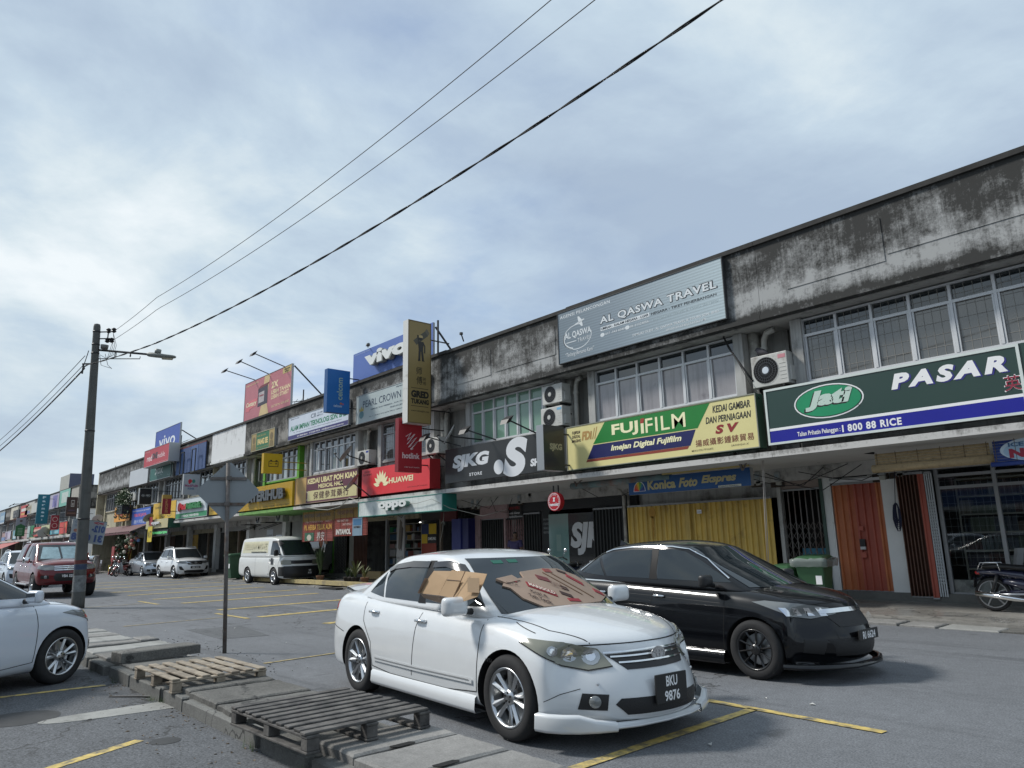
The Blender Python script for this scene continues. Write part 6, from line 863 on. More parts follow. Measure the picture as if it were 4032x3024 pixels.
# ---- bins
def bin_(label, x, y, z, rz, m, bag=False, s=1.0):
    t_ = thing('wheelie_bin', label, 'bin', (x, y, z), rz, 'green wheeled bins'); t_.scale = (s, s, s); mb = MB(); b, t2 = .21, .29; zz = .93
    mb.add([(-b, -b, .06), (b, -b, .06), (b, b, .06), (-b, b, .06), (-t2, -t2-.05, zz), (t2, -t2-.05, zz), (t2, t2+.03, zz), (-t2, t2+.03, zz)], [(0,3,2,1), (4,5,6,7), (0,1,5,4), (1,2,6,5), (2,3,7,6), (3,0,4,7)]); link('bin_body', bevel_mesh(mb.mesh('bin_body', m), .03, 3), t_, True); mb = MB(); mb.box(-t2-.03, t2+.03, -t2-.08, t2+.05, zz-.02, zz+.02); link('rim', bevel_mesh(mb.mesh('rim', m), .012), t_, True)
    mb = MB(); mb.add([(-t2-.02, -t2-.07, zz+.022), (t2+.02, -t2-.07, zz+.022), (t2+.02, t2+.05, zz+.04), (-t2-.02, t2+.05, zz+.04), (-t2+.06, -t2+.02, zz+.07), (t2-.06, -t2+.02, zz+.07), (t2-.06, t2-.03, zz+.10), (-t2+.06, t2-.03, zz+.10)], [(0,1,5,4), (1,2,6,5), (2,3,7,6), (3,0,4,7), (4,5,6,7), (0,3,2,1)]); link('lid', bevel_mesh(mb.mesh('lid', m), .015), t_, True); mb = MB(); mb.tube([(-t2, t2+.1, zz), (t2, t2+.1, zz)], .018, 8); link('handle', mb.mesh('handle', m, True), t_, True)
    for sx_ in (-1, 1): mb = MB(); mb.lathe([(.001, -.02), (.1, -.02), (.1, .02), (.001, .02)], 16, 'x', (sx_*.25, .24, .1)); link('bin_wheel', mb.mesh('bin_wheel', BLACKP, True), t_, True)
    if bag:
        r = random.Random(3); rows = []
        for zq, o in ((zz+.03, .0), (zz+.01, .04), (zz-.05, .035), (zz-.10, .03), (zz-.13, .02)): rows.append([((t2+.03+o+r.uniform(0, .012))*cx_, (t2+.07+o+r.uniform(0, .012))*cy_, zq+r.uniform(-.015, .015)) for cx_, cy_ in [(math.cos(a)/max(abs(math.cos(a)), abs(math.sin(a))), math.sin(a)/max(abs(math.cos(a)), abs(math.sin(a)))) for a in np.linspace(0, 2*PI, 41)]])
        mb = MB(); mb.grid(rows); link('plastic_liner', mb.mesh('plastic_liner', mat('plastic_film', (.30, .34, .32), .25, coat=.5, alpha=.55), True), t_, True)
    f_ = Face((.1, -.285, .45), (1,0,0), (0,0,1), (0,-1,0), .12, .17, t_); g_ = f_.rect(0, 0, 1, 1, WHITE, .012, 'label'); g_.location = (0,0,0); return t_
BG = mat('bin_green', (.035, .10, .045), .45, var=.1); p = on_y(3195, 2250, 14.75); bin_('green wheeled bin with a plastic liner in front of the scissor gate', p[0], 14.9, .12, 0.15, BG, True, 1.0); bin_('lower green wheeled bin just behind the black sedan', on_y(3085, 2250, 14.7)[0], 14.8, -.04, -.1, BG, False, .98)
p = on_y(850, 2230, 13.1); bin_('dark green wheeled bin beside the white suv', p[0]+.1, 14.0, .05, 0, mat('bin_dark_green', (.02, .07, .035), .5), False, 1.25)
# ---- potted plants
LEAF = mat('plant_leaf', (.05, .085, .03), .5, var=.3, scale=10); LEAF2 = mat('pale_leaf', (.14, .16, .06), .5, var=.2, scale=10); POTM = mat('dark_pot', (.03, .025, .022), .6); POTT = mat('terracotta', (.22, .11, .06), .8)
def potted(label, c, h, n, m, pot=POTM, spread=.5, seed=0, pr=.16, lw=.035):
    t_ = thing('potted_plant', label, 'potted plant', c, 0); mb = MB(); mb.lathe([(.001, 0), (pr*.7, 0), (pr, .24), (pr*1.08, .26), (pr*.95, .26), (.001, .22)], 16, 'z'); link('pot', mb.mesh('pot', pot, True), t_, True); r = random.Random(seed)
    mb = MB()
    for i in range(n):
        a = r.uniform(0, 2*PI); sp = r.uniform(.25, 1)*spread; hh = h*r.uniform(.55, 1); s_ = Vector((-math.sin(a), math.cos(a), 0)); L_, R_ = [], []
        for q in (0, .25, .5, .75, 1): w = lw*math.sin(PI*(q*.85+.12)); p_ = Vector((math.cos(a)*sp*q**1.4, math.sin(a)*sp*q**1.4, .22+hh*(q-.28*q*q*q*sp/spread))); L_.append(p_-s_*w); R_.append(p_+s_*w)
        mb.grid([L_, R_])
    o = link('leaves', mb.mesh('leaves', m), t_, True); o['kind'] = 'stuff'; return t_
for px, py, h, n, m, pt, sp, lb in ((1400, 2262, .85, 30, LEAF2, POTM, .45, 'tall spiky potted plant in front of the medical hall'), (1368, 2285, .5, 26, LEAF, POTM, .3, 'low bushy potted plant left of the spiky one'), (1437, 2248, .6, 20, LEAF2, POTT, .3, 'potted plant with pale leaves by the pharmacy step'), (1385, 2292, .3, 16, LEAF, POTM, .2, 'small plant in a black pot on the kerb edge'), (1262, 2225, 1.6, 60, LEAF, POTT, .3, 'tall leafy plant beside the green pillar')): p = on_y(px, py, 14.3); potted('' + lb, (p[0], 14.3, .12), h, n, m, pt, sp, px)
mb = MB(); a = on_y(1050, 2310, 13.6); b = on_y(1470, 2290, 13.6); mb.box(a[0]-3, b[0], 13.7, 14.0, .09, .24); st = mb.build('kerb', mat('yellow_kerb', (.42, .34, .16), .8, var=.2, dirt=(.2, .17, .12), dirt_amt=.4)); tag(st, 'raised kerb painted yellow in front of the medical hall', 'kerb'); mb = MB(); mb.box(on_y(1270, 2290, 13.2)[0], on_y(1338, 2290, 13.2)[0], 13.05, 13.35, 0, .06); tag(mb.build('drain_grate', BLACKP), 'black metal ramp on the road before the yellow kerb', 'ramp')
# ---- hanging plant box on the cream shophouse
p = on_y(488, 2010, 13.3); t = thing('plant_box', 'bushy plants spilling out of a black box over the orange sign', 'plant box', p); mb = MB(); mb.box(p[0]-.7, p[0]+.7, 13.0, 13.5, p[2]-.25, p[2]+.35); mb.build('box', BLACKP, t); r = random.Random(8); mb = MB()
for i in range(900):
    a = r.uniform(0, 2*PI); q = r.random()**.5; c = Vector((p[0]+math.cos(a)*1.1*q+r.gauss(0, .15), 13.2+math.sin(a)*.45*q, p[2]+.35+r.random()*1.4*(1-q*.5)-(.9 if r.random() < .18 else 0))); s_ = r.uniform(.05, .10); d1 = Vector((r.gauss(0, 1), r.gauss(0, 1), r.gauss(0, 1))).normalized()*s_; d2 = d1.orthogonal().normalized()*s_*.6; mb.add([c-d1, c-d2, c+d1, c+d2], [(0,1,2,3)])
o = mb.build('leaves', LEAF, t); o['kind'] = 'stuff'
# ---- cream corner awning and the goods in front of it
mb = MB(); a = on_y(300, 2075, 12.6)[0]; b = on_y(512, 2068, 12.6)[0]; n = 40; t = thing('awning', 'long dark red ribbed awning along the cream end shops', 'awning', ((a+b)/2, 13, 3)); 
for k in range(n): x = a+(b-a)*k/n; w = (b-a)/n; mb.add([(x, 12.6, 2.75), (x+w*.5, 12.55, 2.79), (x+w, 12.6, 2.75), (x, 13.7, 3.25), (x+w*.5, 13.65, 3.29), (x+w, 13.7, 3.25)], [(0,1,4,3), (1,2,5,4)]); mb.add([(x, 12.6, 2.62), (x+w, 12.6, 2.62), (x+w, 12.6, 2.75), (x, 12.6, 2.75)], [(0,1,2,3)])
mb.build('ribbed_sheet', mat('awning_red', (.11, .03, .035), .6), t); mb = MB(); [mb.bar((a+(b-a)*k/5, 12.7, 2.7), (a+(b-a)*k/5, 13.7, 3.1), .04) for k in range(6)]; mb.build('awning_frame', BLACKP, t)
def goods(name, label, cat, fn, m, loc, group=None, parts=None):
    t_ = thing(name, label, cat, loc, 0, group); mb = MB(); fn(mb); link(parts or 'body', mb.mesh(parts or 'body', m), t_, True); return t_
REDM = mat('red_metal', (.28, .03, .025), .5)
def ladder(mb): [mb.bar((s_*.22, 0, 0), (s_*.20, .45, 2.0), .05) for s_ in (-1, 1)]; [mb.bar((-.21, .1*k, .42*k), (.21, .1*k, .42*k), .04) for k in range(1, 5)]
gx = lambda px, Y=13.1: on_y(px, 2200, Y)[0]
for k, (px, Y, lb) in enumerate(((438, 12.9, 'red trolley frame standing foremost before the hardware shop'), (452, 13.3, 'red trolley frame just right of the first one'), (470, 13.6, 'red trolley frame nearest the motorcycles'), (485, 13.9, 'red trolley frame under the hanging balls'))):
    t_ = goods('trolley', lb, 'trolley', ladder, REDM, (gx(px, Y), Y, .0), 'red trolleys in front of the hardware shop', 'frame'); q = MB(); q.box(-.18, .18, .05, .12, .7, 1.5); link('panel', q.mesh('panel', REDM), t_, True); t_.scale = (1.9, 1.2, 1.25)
def roll(mb): mb.lathe([(.001, 0), (.22, 0), (.2, .3), (.22, .7), (.19, 1.1), (.21, 1.3), (.001, 1.32)], 12, 'z')
goods('wrapped_roll', 'wrapped bundle standing upright left of the red trolleys', 'roll', roll, mat('floral_cloth', (.30, .28, .25), .8, var=.7, scale=6), (gx(405), 12.7, .0))
def chairs(mb): [mb.bar((s_*.2, y, 0), (s_*.2, y+.1, .45), .03) for s_ in (-1, 1) for y in (-.2, .2)]; mb.box(-.22, .22, -.22, .24, .43, .47); mb.bar((-.2, .25, .45), (-.2, .35, .95), .03); mb.bar((.2, .25, .45), (.2, .35, .95), .03); mb.box(-.2, .2, .3, .34, .7, .95)
for k, px in enumerate((365, 373, 381)): goods('folding_chair', 'grey metal folding chair stacked by the blue sheet at the hardware shop', 'chair', chairs, SILV, (gx(px), 12.9+.1*k, 0), 'folding chairs by the hardware shop', 'frame')
t_ = thing('tarpaulin', 'bright blue sheet draped over stock beside the concrete pole', 'tarpaulin', (gx(350), 12.9, 0)); mb = MB(); r = random.Random(2); mb.grid([[(-1.0+.25*i, -.5+.3*j, .75+.12*math.sin(i*1.3+j)-.1*abs(i-4)*.5+r.uniform(-.03, .03)) for i in range(9)] for j in range(4)]); link('sheet', mb.mesh('sheet', mat('blue_sheet', (.05, .20, .50), .5), True), t_, True); mb = MB(); mb.box(-.8, .8, -.4, .3, 0, .6); link('stock', mb.mesh('stock', GREYP), t_, True)
def buck(mb): [mb.lathe([(.14, z), (.17, z+.26), (.19, z+.26), (.19, z+.3), (.001, z+.28)], 12, 'z') for z in (0, .3, .6)]
for k, (px, c, lb) in enumerate(((338, 'b03a20', 'stack of orange buckets just right of the concrete pole'), (467, 'a8b0b0', 'stack of white paint pails behind the trolleys'), (480, '303438', 'stack of dark pails behind the trolleys'), (492, 'a8a098', 'stack of pale pails nearest the silver sedan'))): goods('bucket_stack', lb, 'buckets', buck, flat(c), (gx(px, 13.6), 13.6, .1 if k else .6))
# hanging balls, nets
r = random.Random(6); mb = MB()
cols = ['b0705a', 'a8a090', '6a7a60', 'a09068', 'a05050', '6080a8', 'c0b8a8']
t_ = thing('hanging_balls', 'cluster of toy balls in nets hanging under the awning', 'balls', (gx(510, 13.0), 13.0, 2.7))
for i in range(46): c = (gx(500+r.uniform(0, 24), 13.0), 13.0+r.uniform(-.3, .3), 2.75-abs(r.gauss(0, .55))); q = MB(); R_ = .11; q.lathe([(R_*math.sin(PI*k/6)+.0005, -R_*math.cos(PI*k/6)) for k in range(7)], 10, 'z', c); q.build('ball', flat(cols[i % 7]), t_, True)
t_ = thing('hanging_plants', 'dark trailing plants hanging left of the balls', 'plants', (gx(475, 13.0), 13.0, 2.6)); mb = MB()
for i in range(350): c = Vector((gx(466+r.uniform(0, 18), 13.0), 13+r.uniform(-.3, .3), 2.6-r.random()*1.5)); d1 = Vector((r.gauss(0, 1), r.gauss(0, 1), r.gauss(0, 1))).normalized()*.09; d2 = d1.orthogonal()*.6; mb.add([c-d1, c-d2, c+d1, c+d2], [(0,1,2,3)])
link('leaves', mb.mesh('leaves', mat('dark_leaf', (.035, .055, .02), .6)), t_)['kind'] = 'stuff'
rr = random.Random(44); CC = ['8a2a24', '3a5a8a', 'b0a040', '4a7a40', '888078', 'c0b8a0', '603a28']
for k in range(26): px = rr.uniform(300, 512); Y = rr.uniform(13.7, 15.8); w = rr.uniform(.25, .6); h = rr.uniform(.4, 1.3); x = gx(px, Y); mb = MB(); mb.box(x-w/2, x+w/2, Y, Y+w*.8, .1, .1+h); ci = rr.randrange(7); o = mb.build('stock_crate', flat(CC[ci])); bevel_mesh(o.data, .02); tag(o, '%s %s stock box, %s, cream end shops' % (('low', 'tall')[h > .85], ('dark red', 'blue', 'mustard', 'green', 'grey', 'cream', 'brown')[ci], ('the far left by the pole', 'the left', 'the middle', 'the right', 'the far right by the motorcycles')[int((px-300)/43)]+(' kerb side' if Y < 14.7 else ' near doors')), 'crate', 'stock piled before the hardware shop')
t_ = thing('yellow_notice', 'small yellow and red notice hanging below the cream phone sign', 'notice', on_y(585, 2115, 13.2)); p = on_y(579, 2133, 13.2); q = on_y(596, 2133, 13.2); f = Face((p[0], 13.2, on_y(588, 2134, 13.2)[2]), (1,0,0), (0,0,1), (0,-1,0), q[0]-p[0], 1.5, t_); f.rect(0, 0, 1, .62, flat('d0b830'), .01, 'notice_board', .02); f.rect(.1, .66, .9, 1, flat('a03838'), .01, 'notice_board', .02); f.text('017', .1, .15, .9, .45, flat('3a3420'), .03, d=.014, res=1)
# far street clutter: red canopy at the left edge, cars come later
p = on_y(0, 2150, 12.5); t_ = thing('awning', 'red sloping awning at the far left edge', 'awning', (p[0], 12.5, 2.4)); mb = MB(); mb.add([(-8, -1.2, -.5), (6, -1.2, -.5), (6, 1.2, .5), (-8, 1.2, .5), (-8, -1.2, -.6), (6, -1.2, -.6)], [(0,1,2,3), (4,5,1,0)]); link('sheet', mb.mesh('sheet', flat('9a3428')), t_, True)
# ============================================================ vehicles (local frame: x forward, y left, z up, origin on the ground under the centre)
def subsurf(me, lv=2):
    o = bpy.data.objects.new('tmp', me); COL.objects.link(o); m = o.modifiers.new('s', 'SUBSURF'); m.levels = lv; m.render_levels = lv
    bpy.context.view_layer.update(); dg = bpy.context.evaluated_depsgraph_get(); r = bpy.data.meshes.new_from_object(o.evaluated_get(dg)); bpy.data.objects.remove(o); return r
def boolean_cut(me, cutter):
    o = bpy.data.objects.new('tmp', me); COL.objects.link(o); c = bpy.data.objects.new('cut', cutter); COL.objects.link(c)
    m = o.modifiers.new('b', 'BOOLEAN'); m.operation = 'DIFFERENCE'; m.solver = 'EXACT'; m.object = c; m.material_mode = 'TRANSFER'
    bpy.context.view_layer.update(); dg = bpy.context.evaluated_depsgraph_get(); r = bpy.data.meshes.new_from_object(o.evaluated_get(dg)); bpy.data.objects.remove(o); bpy.data.objects.remove(c); return r
def lattice(nx, fy, nz, fn):
    """surface of a box lattice; fn(i, j, k, f) -> point"""
    ny = len(fy)-1; idx = {}; vs = []; fs = []
    def V(i, j, k):
        if (i, j, k) not in idx: idx[(i, j, k)] = len(vs); vs.append(fn(i, j, k, fy[j]))
        return idx[(i, j, k)]
    for i in range(nx):
        for k in range(nz):
            fs.append((V(i,0,k), V(i+1,0,k), V(i+1,0,k+1), V(i,0,k+1))); fs.append((V(i+1,ny,k), V(i,ny,k), V(i,ny,k+1), V(i+1,ny,k+1)))
        for j in range(ny):
            fs.append((V(i,j,nz), V(i+1,j,nz), V(i+1,j+1,nz), V(i,j+1,nz))); fs.append((V(i+1,j,0), V(i,j,0), V(i,j+1,0), V(i+1,j+1,0)))
    for j in range(ny):
        for k in range(nz):
            fs.append((V(nx,j,k), V(nx,j+1,k), V(nx,j+1,k+1), V(nx,j,k+1))); fs.append((V(0,j+1,k), V(0,j,k), V(0,j,k+1), V(0,j+1,k+1)))
    mb = MB(); mb.add(vs, fs); return mb
def interp(xs, ys, x):
    return float(np.interp(x, xs, ys))
class Proj:
    """lays thin pieces on a surface along direction D"""
    def __init__(s, me): s.t = BVHTree.FromPolygons([v.co[:] for v in me.vertices], [p.vertices[:] for p in me.polygons])
    def frame(s, D):
        D = Vector(D).normalized()
        if abs(D.z) > .9: U = Vector((0,1,0)); V = Vector((1,0,0))
        else: V = Vector((0,0,1)); U = V.cross(D).normalized(); V = (V-D*V.dot(D)).normalized()
        return D, U, V
    def hit(s, fr, a, b, off=0.0):
        D, U, V = fr; o = U*a+V*b-D*6; h = s.t.ray_cast(o, D)
        if h[0] is None:
            nn = s.t.find_nearest(U*a+V*b-D*.9); p, n = nn[0], nn[1]
            if n.dot(D) > 0: n = -n
            return p+n*off, n
        n = h[1] if h[1].dot(D) < 0 else -h[1]
        return h[0]+n*off, n
    def patch(s, pts, D, m, name, parent, off=.004, nu=14, nv=6, mir=False, thick=.012, smooth=True):
        if mir: pts = [(p[0], -p[1], p[2]) for p in pts]; D = (D[0], -D[1], D[2])
        fr = s.frame(D); P2 = [(Vector(p).dot(fr[1]), Vector(p).dot(fr[2])) for p in pts]; n = len(P2)
        ulo, uhi = min(p[0] for p in P2), max(p[0] for p in P2); us = sorted(set([ulo+(uhi-ulo)*i/nu for i in range(nu+1)]+[p[0] for p in P2]))
        us = [u for i, u in enumerate(us) if i == 0 or u-us[i-1] > 1e-4]; rows = []; back = []
        for u in us:
            u_ = min(u+1.3e-5, uhi-1e-5); cr = []
            for i in range(n):
                a, b = P2[i], P2[(i+1) % n]
                if (a[0]-u_)*(b[0]-u_) < 0: cr.append(a[1]+(b[1]-a[1])*(u_-a[0])/(b[0]-a[0]))
            if len(cr) < 2: cr = cr*2
            lo, hi = min(cr), max(cr); r = []; q = []
            for k in range(nv+1):
                p, nn = s.hit(fr, u, lo+(hi-lo)*k/nv); r.append(p+nn*off); q.append(p-nn*thick)
            rows.append(r); back.append(q)
        mb = MB(); mb.grid(rows)
        rim = [rows[i][0] for i in range(len(rows))]+rows[-1][1:]+[rows[i][-1] for i in range(len(rows)-2, -1, -1)]+rows[0][-2:0:-1]
        rimb = [back[i][0] for i in range(len(rows))]+back[-1][1:]+[back[i][-1] for i in range(len(rows)-2, -1, -1)]+back[0][-2:0:-1]
        mb2 = MB(); mb2.grid([rim+[rim[0]], rimb+[rimb[0]]])
        k = len(mb.v); mb.v += mb2.v; mb.f += [tuple(x+k for x in f) for f in mb2.f]; mb.m += mb2.m
        # orient outward
        f0 = mb.f[0]; c = [Vector(mb.v[i]) for i in f0]; nrm = (c[1]-c[0]).cross(c[2]-c[0])
        if nrm.dot(fr[0]) > 0: mb.f = [f[::-1] for f in mb.f]
        me = mb.mesh(name, m, smooth)
        o = link(name, me, parent, local=True); return o
    def line(s, pts, D, m, name, parent, w=.007, off=.0025, mir=False, step=.04, tube=0):
        if mir: pts = [(p[0], -p[1], p[2]) for p in pts]; D = (D[0], -D[1], D[2])
        fr = s.frame(D); out = []
        for a, b in zip(pts, pts[1:]):
            a = Vector(a); b = Vector(b); k = max(1, int((b-a).length/step))
            for i in range(k+(b == Vector(pts[-1]))): q = a+(b-a)*i/k; out.append((q.dot(fr[1]), q.dot(fr[2])))
        ph = [s.hit(fr, *q) for q in out]; mb = MB()
        if tube: mb.tube([p+n*off for p, n in ph], tube, 6)
        else:
            L_, R_ = [], []
            for i, (p, n) in enumerate(ph):
                t = (ph[min(i+1, len(ph)-1)][0]-ph[max(i-1, 0)][0]).normalized(); sd_ = t.cross(n).normalized()*w/2; L_.append(p+sd_+n*off); R_.append(p-sd_+n*off)
            mb.grid([L_, R_])
        return link(name, mb.mesh(name, m, True), parent, local=True)
def body_shell(S):
    xs = S['xs']; n = len(xs)-1; fy = [-1, -.8, -.45, 0, .45, .8, 1]; T = S.get('T', [0, .12, .38, .62, .86, 1]); P = S.get('P', [.9, .985, 1, .99, .955, .875]); nz = len(T)-1
    fx = S['front']; rx = S['rear']; bf, br = S.get('bowf', .36), S.get('bowr', .22)
    def fn(i, j, k, f):
        w = S['w'][i]; ze, zc, zb = S['ze'][i], S['zc'][i], S['zb'][i]; z = zb+(ze-zb)*T[k]
        if k == nz: z = ze+(zc-ze)*(1-abs(f)**2.2)
        x = xs[i]; wt = {n: 1, n-1: .62, n-2: .25}.get(i, 0); wr = {0: 1, 1: .5}.get(i, 0)
        x += -bf*wt*abs(f)**2.4 + br*wr*abs(f)**2.4
        if i == n: x += fx[k]
        if i == 0: x += rx[k]
        return (x, f*w*P[k], z)
    return subsurf(lattice(n, fy, nz, fn).mesh('body', [MATS[S["paint"]], DARK], True), 2)
def cabin_shell(S):
    c = S['cab']; xb, xt, zb, zt = c['xb'], c['xt'], c['zb'], c['zt']; n = len(xb)-1; fy = [-1, -.9, -.5, 0, .5, .9, 1]; T = [0, .08, .5, .9, 1]
    def fn(i, j, k, f):
        t = T[k]; wb, wt_ = c['wb'][i], c['wt'][i]; bulge = 1+.035*math.sin(PI*t); hw = (wb+(wt_-wb)*t)*bulge
        fb = {n: 1, n-1: .4}.get(i, 0); rb = {0: 1, 1: .4}.get(i, 0)
        bow = (c['bb']+(c['bt']-c['bb'])*t)
        x = xb[i]+(xt[i]-xb[i])*(t**c.get('pw', 1.0)) - fb*bow*abs(f)**2.2 + rb*bow*.7*abs(f)**2.2
        z = zb[i]+(zt[i]-zb[i])*t
        if k == 4: z += c.get('crown', .05)*(1-abs(f)**2)
        return (x, f*hw, z)
    return subsurf(lattice(n, fy, 4, fn).mesh('roof', MATS[S['paint']], True), 2)
_wheel = {}
def wheel_meshes(key, R, rr, w, style, rim):
    if key in _wheel: return _wheel[key]
    t = MB(); h = w/2
    t.lathe([(rr-.01, -h*.8), (rr, -h*.92), (rr+.02, -h), (R-.045, -h*1.03), (R-.015, -h*.9), (R, -h*.62), (R, h*.62), (R-.015, h*.9), (R-.045, h*1.03), (rr+.02, h), (rr, h*.92), (rr-.01, h*.8)], 40)
    for q in (-.35, 0, .35): t.lathe([(R+.001, q*h-.004), (R+.001, q*h+.004)], 40)
    tyre = t.mesh('wheel', TYRE, True)
    r = MB(); e = -h*.95                              # outer face at local -y
    r.lathe([(rr+.004, e+.005), (rr, e-.004), (rr-.014, e+.004), (rr-.022, e+.03), (rr-.03, h*.8)], 40)
    r.lathe([(.001, e+.012), (.052, e+.012), (.062, e+.03), (.062, e+.07)], 20)
    ns = {'ten': 10, 'five': 5, 'twin': 5, 'seven': 7, 'mesh': 10}[style]
    for k in range(ns):
        a0 = 2*PI*k/ns
        offs = [0] if style in ('five', 'seven', 'mesh', 'ten') else [-.12, .12]
        if style == 'ten': offs = [.075 if k % 2 else -.075]
        for da in offs:
            a = a0+da; wi, wo = {'ten': (.026, .05), 'five': (.07, .10), 'twin': (.03, .045), 'seven': (.03, .05), 'mesh': (.016, .026)}[style]
            d = Vector((math.cos(a), 0, math.sin(a))); s_ = Vector((-math.sin(a), 0, math.cos(a))); a1 = a0+da*(2.1 if style == 'twin' else 1)
            d2 = Vector((math.cos(a1), 0, math.sin(a1))); s2 = Vector((-math.sin(a1), 0, math.cos(a1)))
            p0, p1 = d*.05, d2*(rr-.012); y0, y1 = e+.022, e+.004
            vs = [p0-s_*wi/2+Vector((0,y0+.02,0)), p0+Vector((0,y0,0)), p0+s_*wi/2+Vector((0,y0+.02,0)), p0+Vector((0,y0+.05,0)),
                  p1-s2*wo/2+Vector((0,y1+.016,0)), p1+Vector((0,y1,0)), p1+s2*wo/2+Vector((0,y1+.016,0)), p1+Vector((0,y1+.05,0))]
            r.add(vs, [(0,1,5,4), (1,2,6,5), (2,3,7,6), (3,0,4,7)])
    rimm = r.mesh('rim', rim, False)
    rimm.polygons.foreach_set('use_smooth', [len(p.vertices) == 4 and i < 200 for i, p in enumerate(rimm.polygons)])
    d = MB(); d.lathe([(.001, h*.1), (rr-.05, h*.1)], 30); d.lathe([(.001, h*.3), (rr-.028, h*.3)], 30, mi=1); 
    for k in range(5):
        a = 2*PI*k/5; d.lathe([(.001, e+.006), (.009, e+.006), (.009, e+.02)], 6, org=(.036*math.cos(a), 0, .036*math.sin(a)), mi=1)
    disc = d.mesh('brake_disc', [ALLOY, DARK], False)
    _wheel[key] = (tyre, rimm, disc); return _wheel[key]
def add_wheels(parent, S):
    R = S['R']; t, r, d = wheel_meshes(S['name'], R, S['rr'], S.get('tw', .205), S.get('spokes', 'five'), S.get('rimmat', ALLOY))
    for x in S['axles']:
        for sgn in (-1, 1):
            w_ = link('wheel', t, parent, True); w_.location = (x, sgn*S['track'], R); w_.rotation_euler = (0, random.uniform(0, 6), 0 if sgn < 0 else PI)
            link('rim', r, w_, True); link('brake_disc', d, w_, True)
def plate(parent, x, y, z, lines, w, h, tilt=0, rz=0, name='number_plate', back=BLACK, fg=WHITE):
    N = Vector((math.cos(rz)*math.cos(tilt), math.sin(rz)*math.cos(tilt), math.sin(tilt))); U = Vector((-math.sin(rz), math.cos(rz), 0)); V = N.cross(U)
    O = Vector((x, y, z))-U*w/2-V*h/2; mb = MB(); mb.prism([(0,0),(w,0),(w,h),(0,h)], -.012, .004, (O, U, V, N)); me = bevel_mesh(mb.mesh(name, back), .004)
    p = link(name, me, parent, True); f = Face(O, U, V, N, w, h, p); n = len(lines)
    for i, l in enumerate(lines):
        v1 = 1-(i+.16)/n; v0 = 1-(i+.88)/n; a = min(.94, .135*len(l)*(.52/w)*(h/n)/.11*.62); u0 = .5-a/2
        g = f.text(l, u0, v0, u0+a, v1, fg, .02, d=.006); 
        g.location = (0,0,0)
    return p
def mirror_part(parent, side, x, y, z, m, sx=.11, sy=.2, sz=.13, base=BLACKP):
    """door mirror: rounded housing on a stalk"""
    def fn(i, j, k, f):
        xx = [-.5, -.2, .25, .5][i]*sx; s = [.72, 1, .92, .55][i]; return (xx, f*sy/2*s, ([-.5, 0, .5][k])*sz*s)
    me = subsurf(lattice(3, [-1, -.5, .5, 1], 2, fn).mesh('door_mirror', m, True), 2)
    o = link('door_mirror', me, parent, True); o.location = (x, side*(y+sy/2), z)
    mb = MB(); mb.tube([(-.01, -side*(sy/2+.05), -.055), (0, -side*sy*.25, -.045)], [.03, .022], 8); link('mirror_stalk', mb.mesh('mirror_stalk', base, True), o, True)
    mb = MB(); mb.prism([(-sy*.33, -sz*.3), (sy*.33, -sz*.3), (sy*.38, sz*.25), (-sy*.3, sz*.3)], 0, .006, (Vector((-sx*.47, 0, 0)), Vector((0,1,0)), Vector((0,0,1)), Vector((-1,0,0)))); link('mirror_glass', mb.mesh('mirror_glass', CHROME), o, True)
def handle(parent, side, x, y, z, m, L=.17):
    mb = MB(); mb.tube([(-L/2, 0, 0), (-L/2+.02, -.028*1, 0), (0, -.036, .004), (L/2-.02, -.028, 0), (L/2, 0, 0)], [.013, .015, .016, .015, .013], 8)
    me = mb.mesh('door_handle', m, True); o = link('door_handle', me, parent, True); o.location = (x, side*y, z); o.rotation_euler[2] = 0 if side < 0 else PI; return o
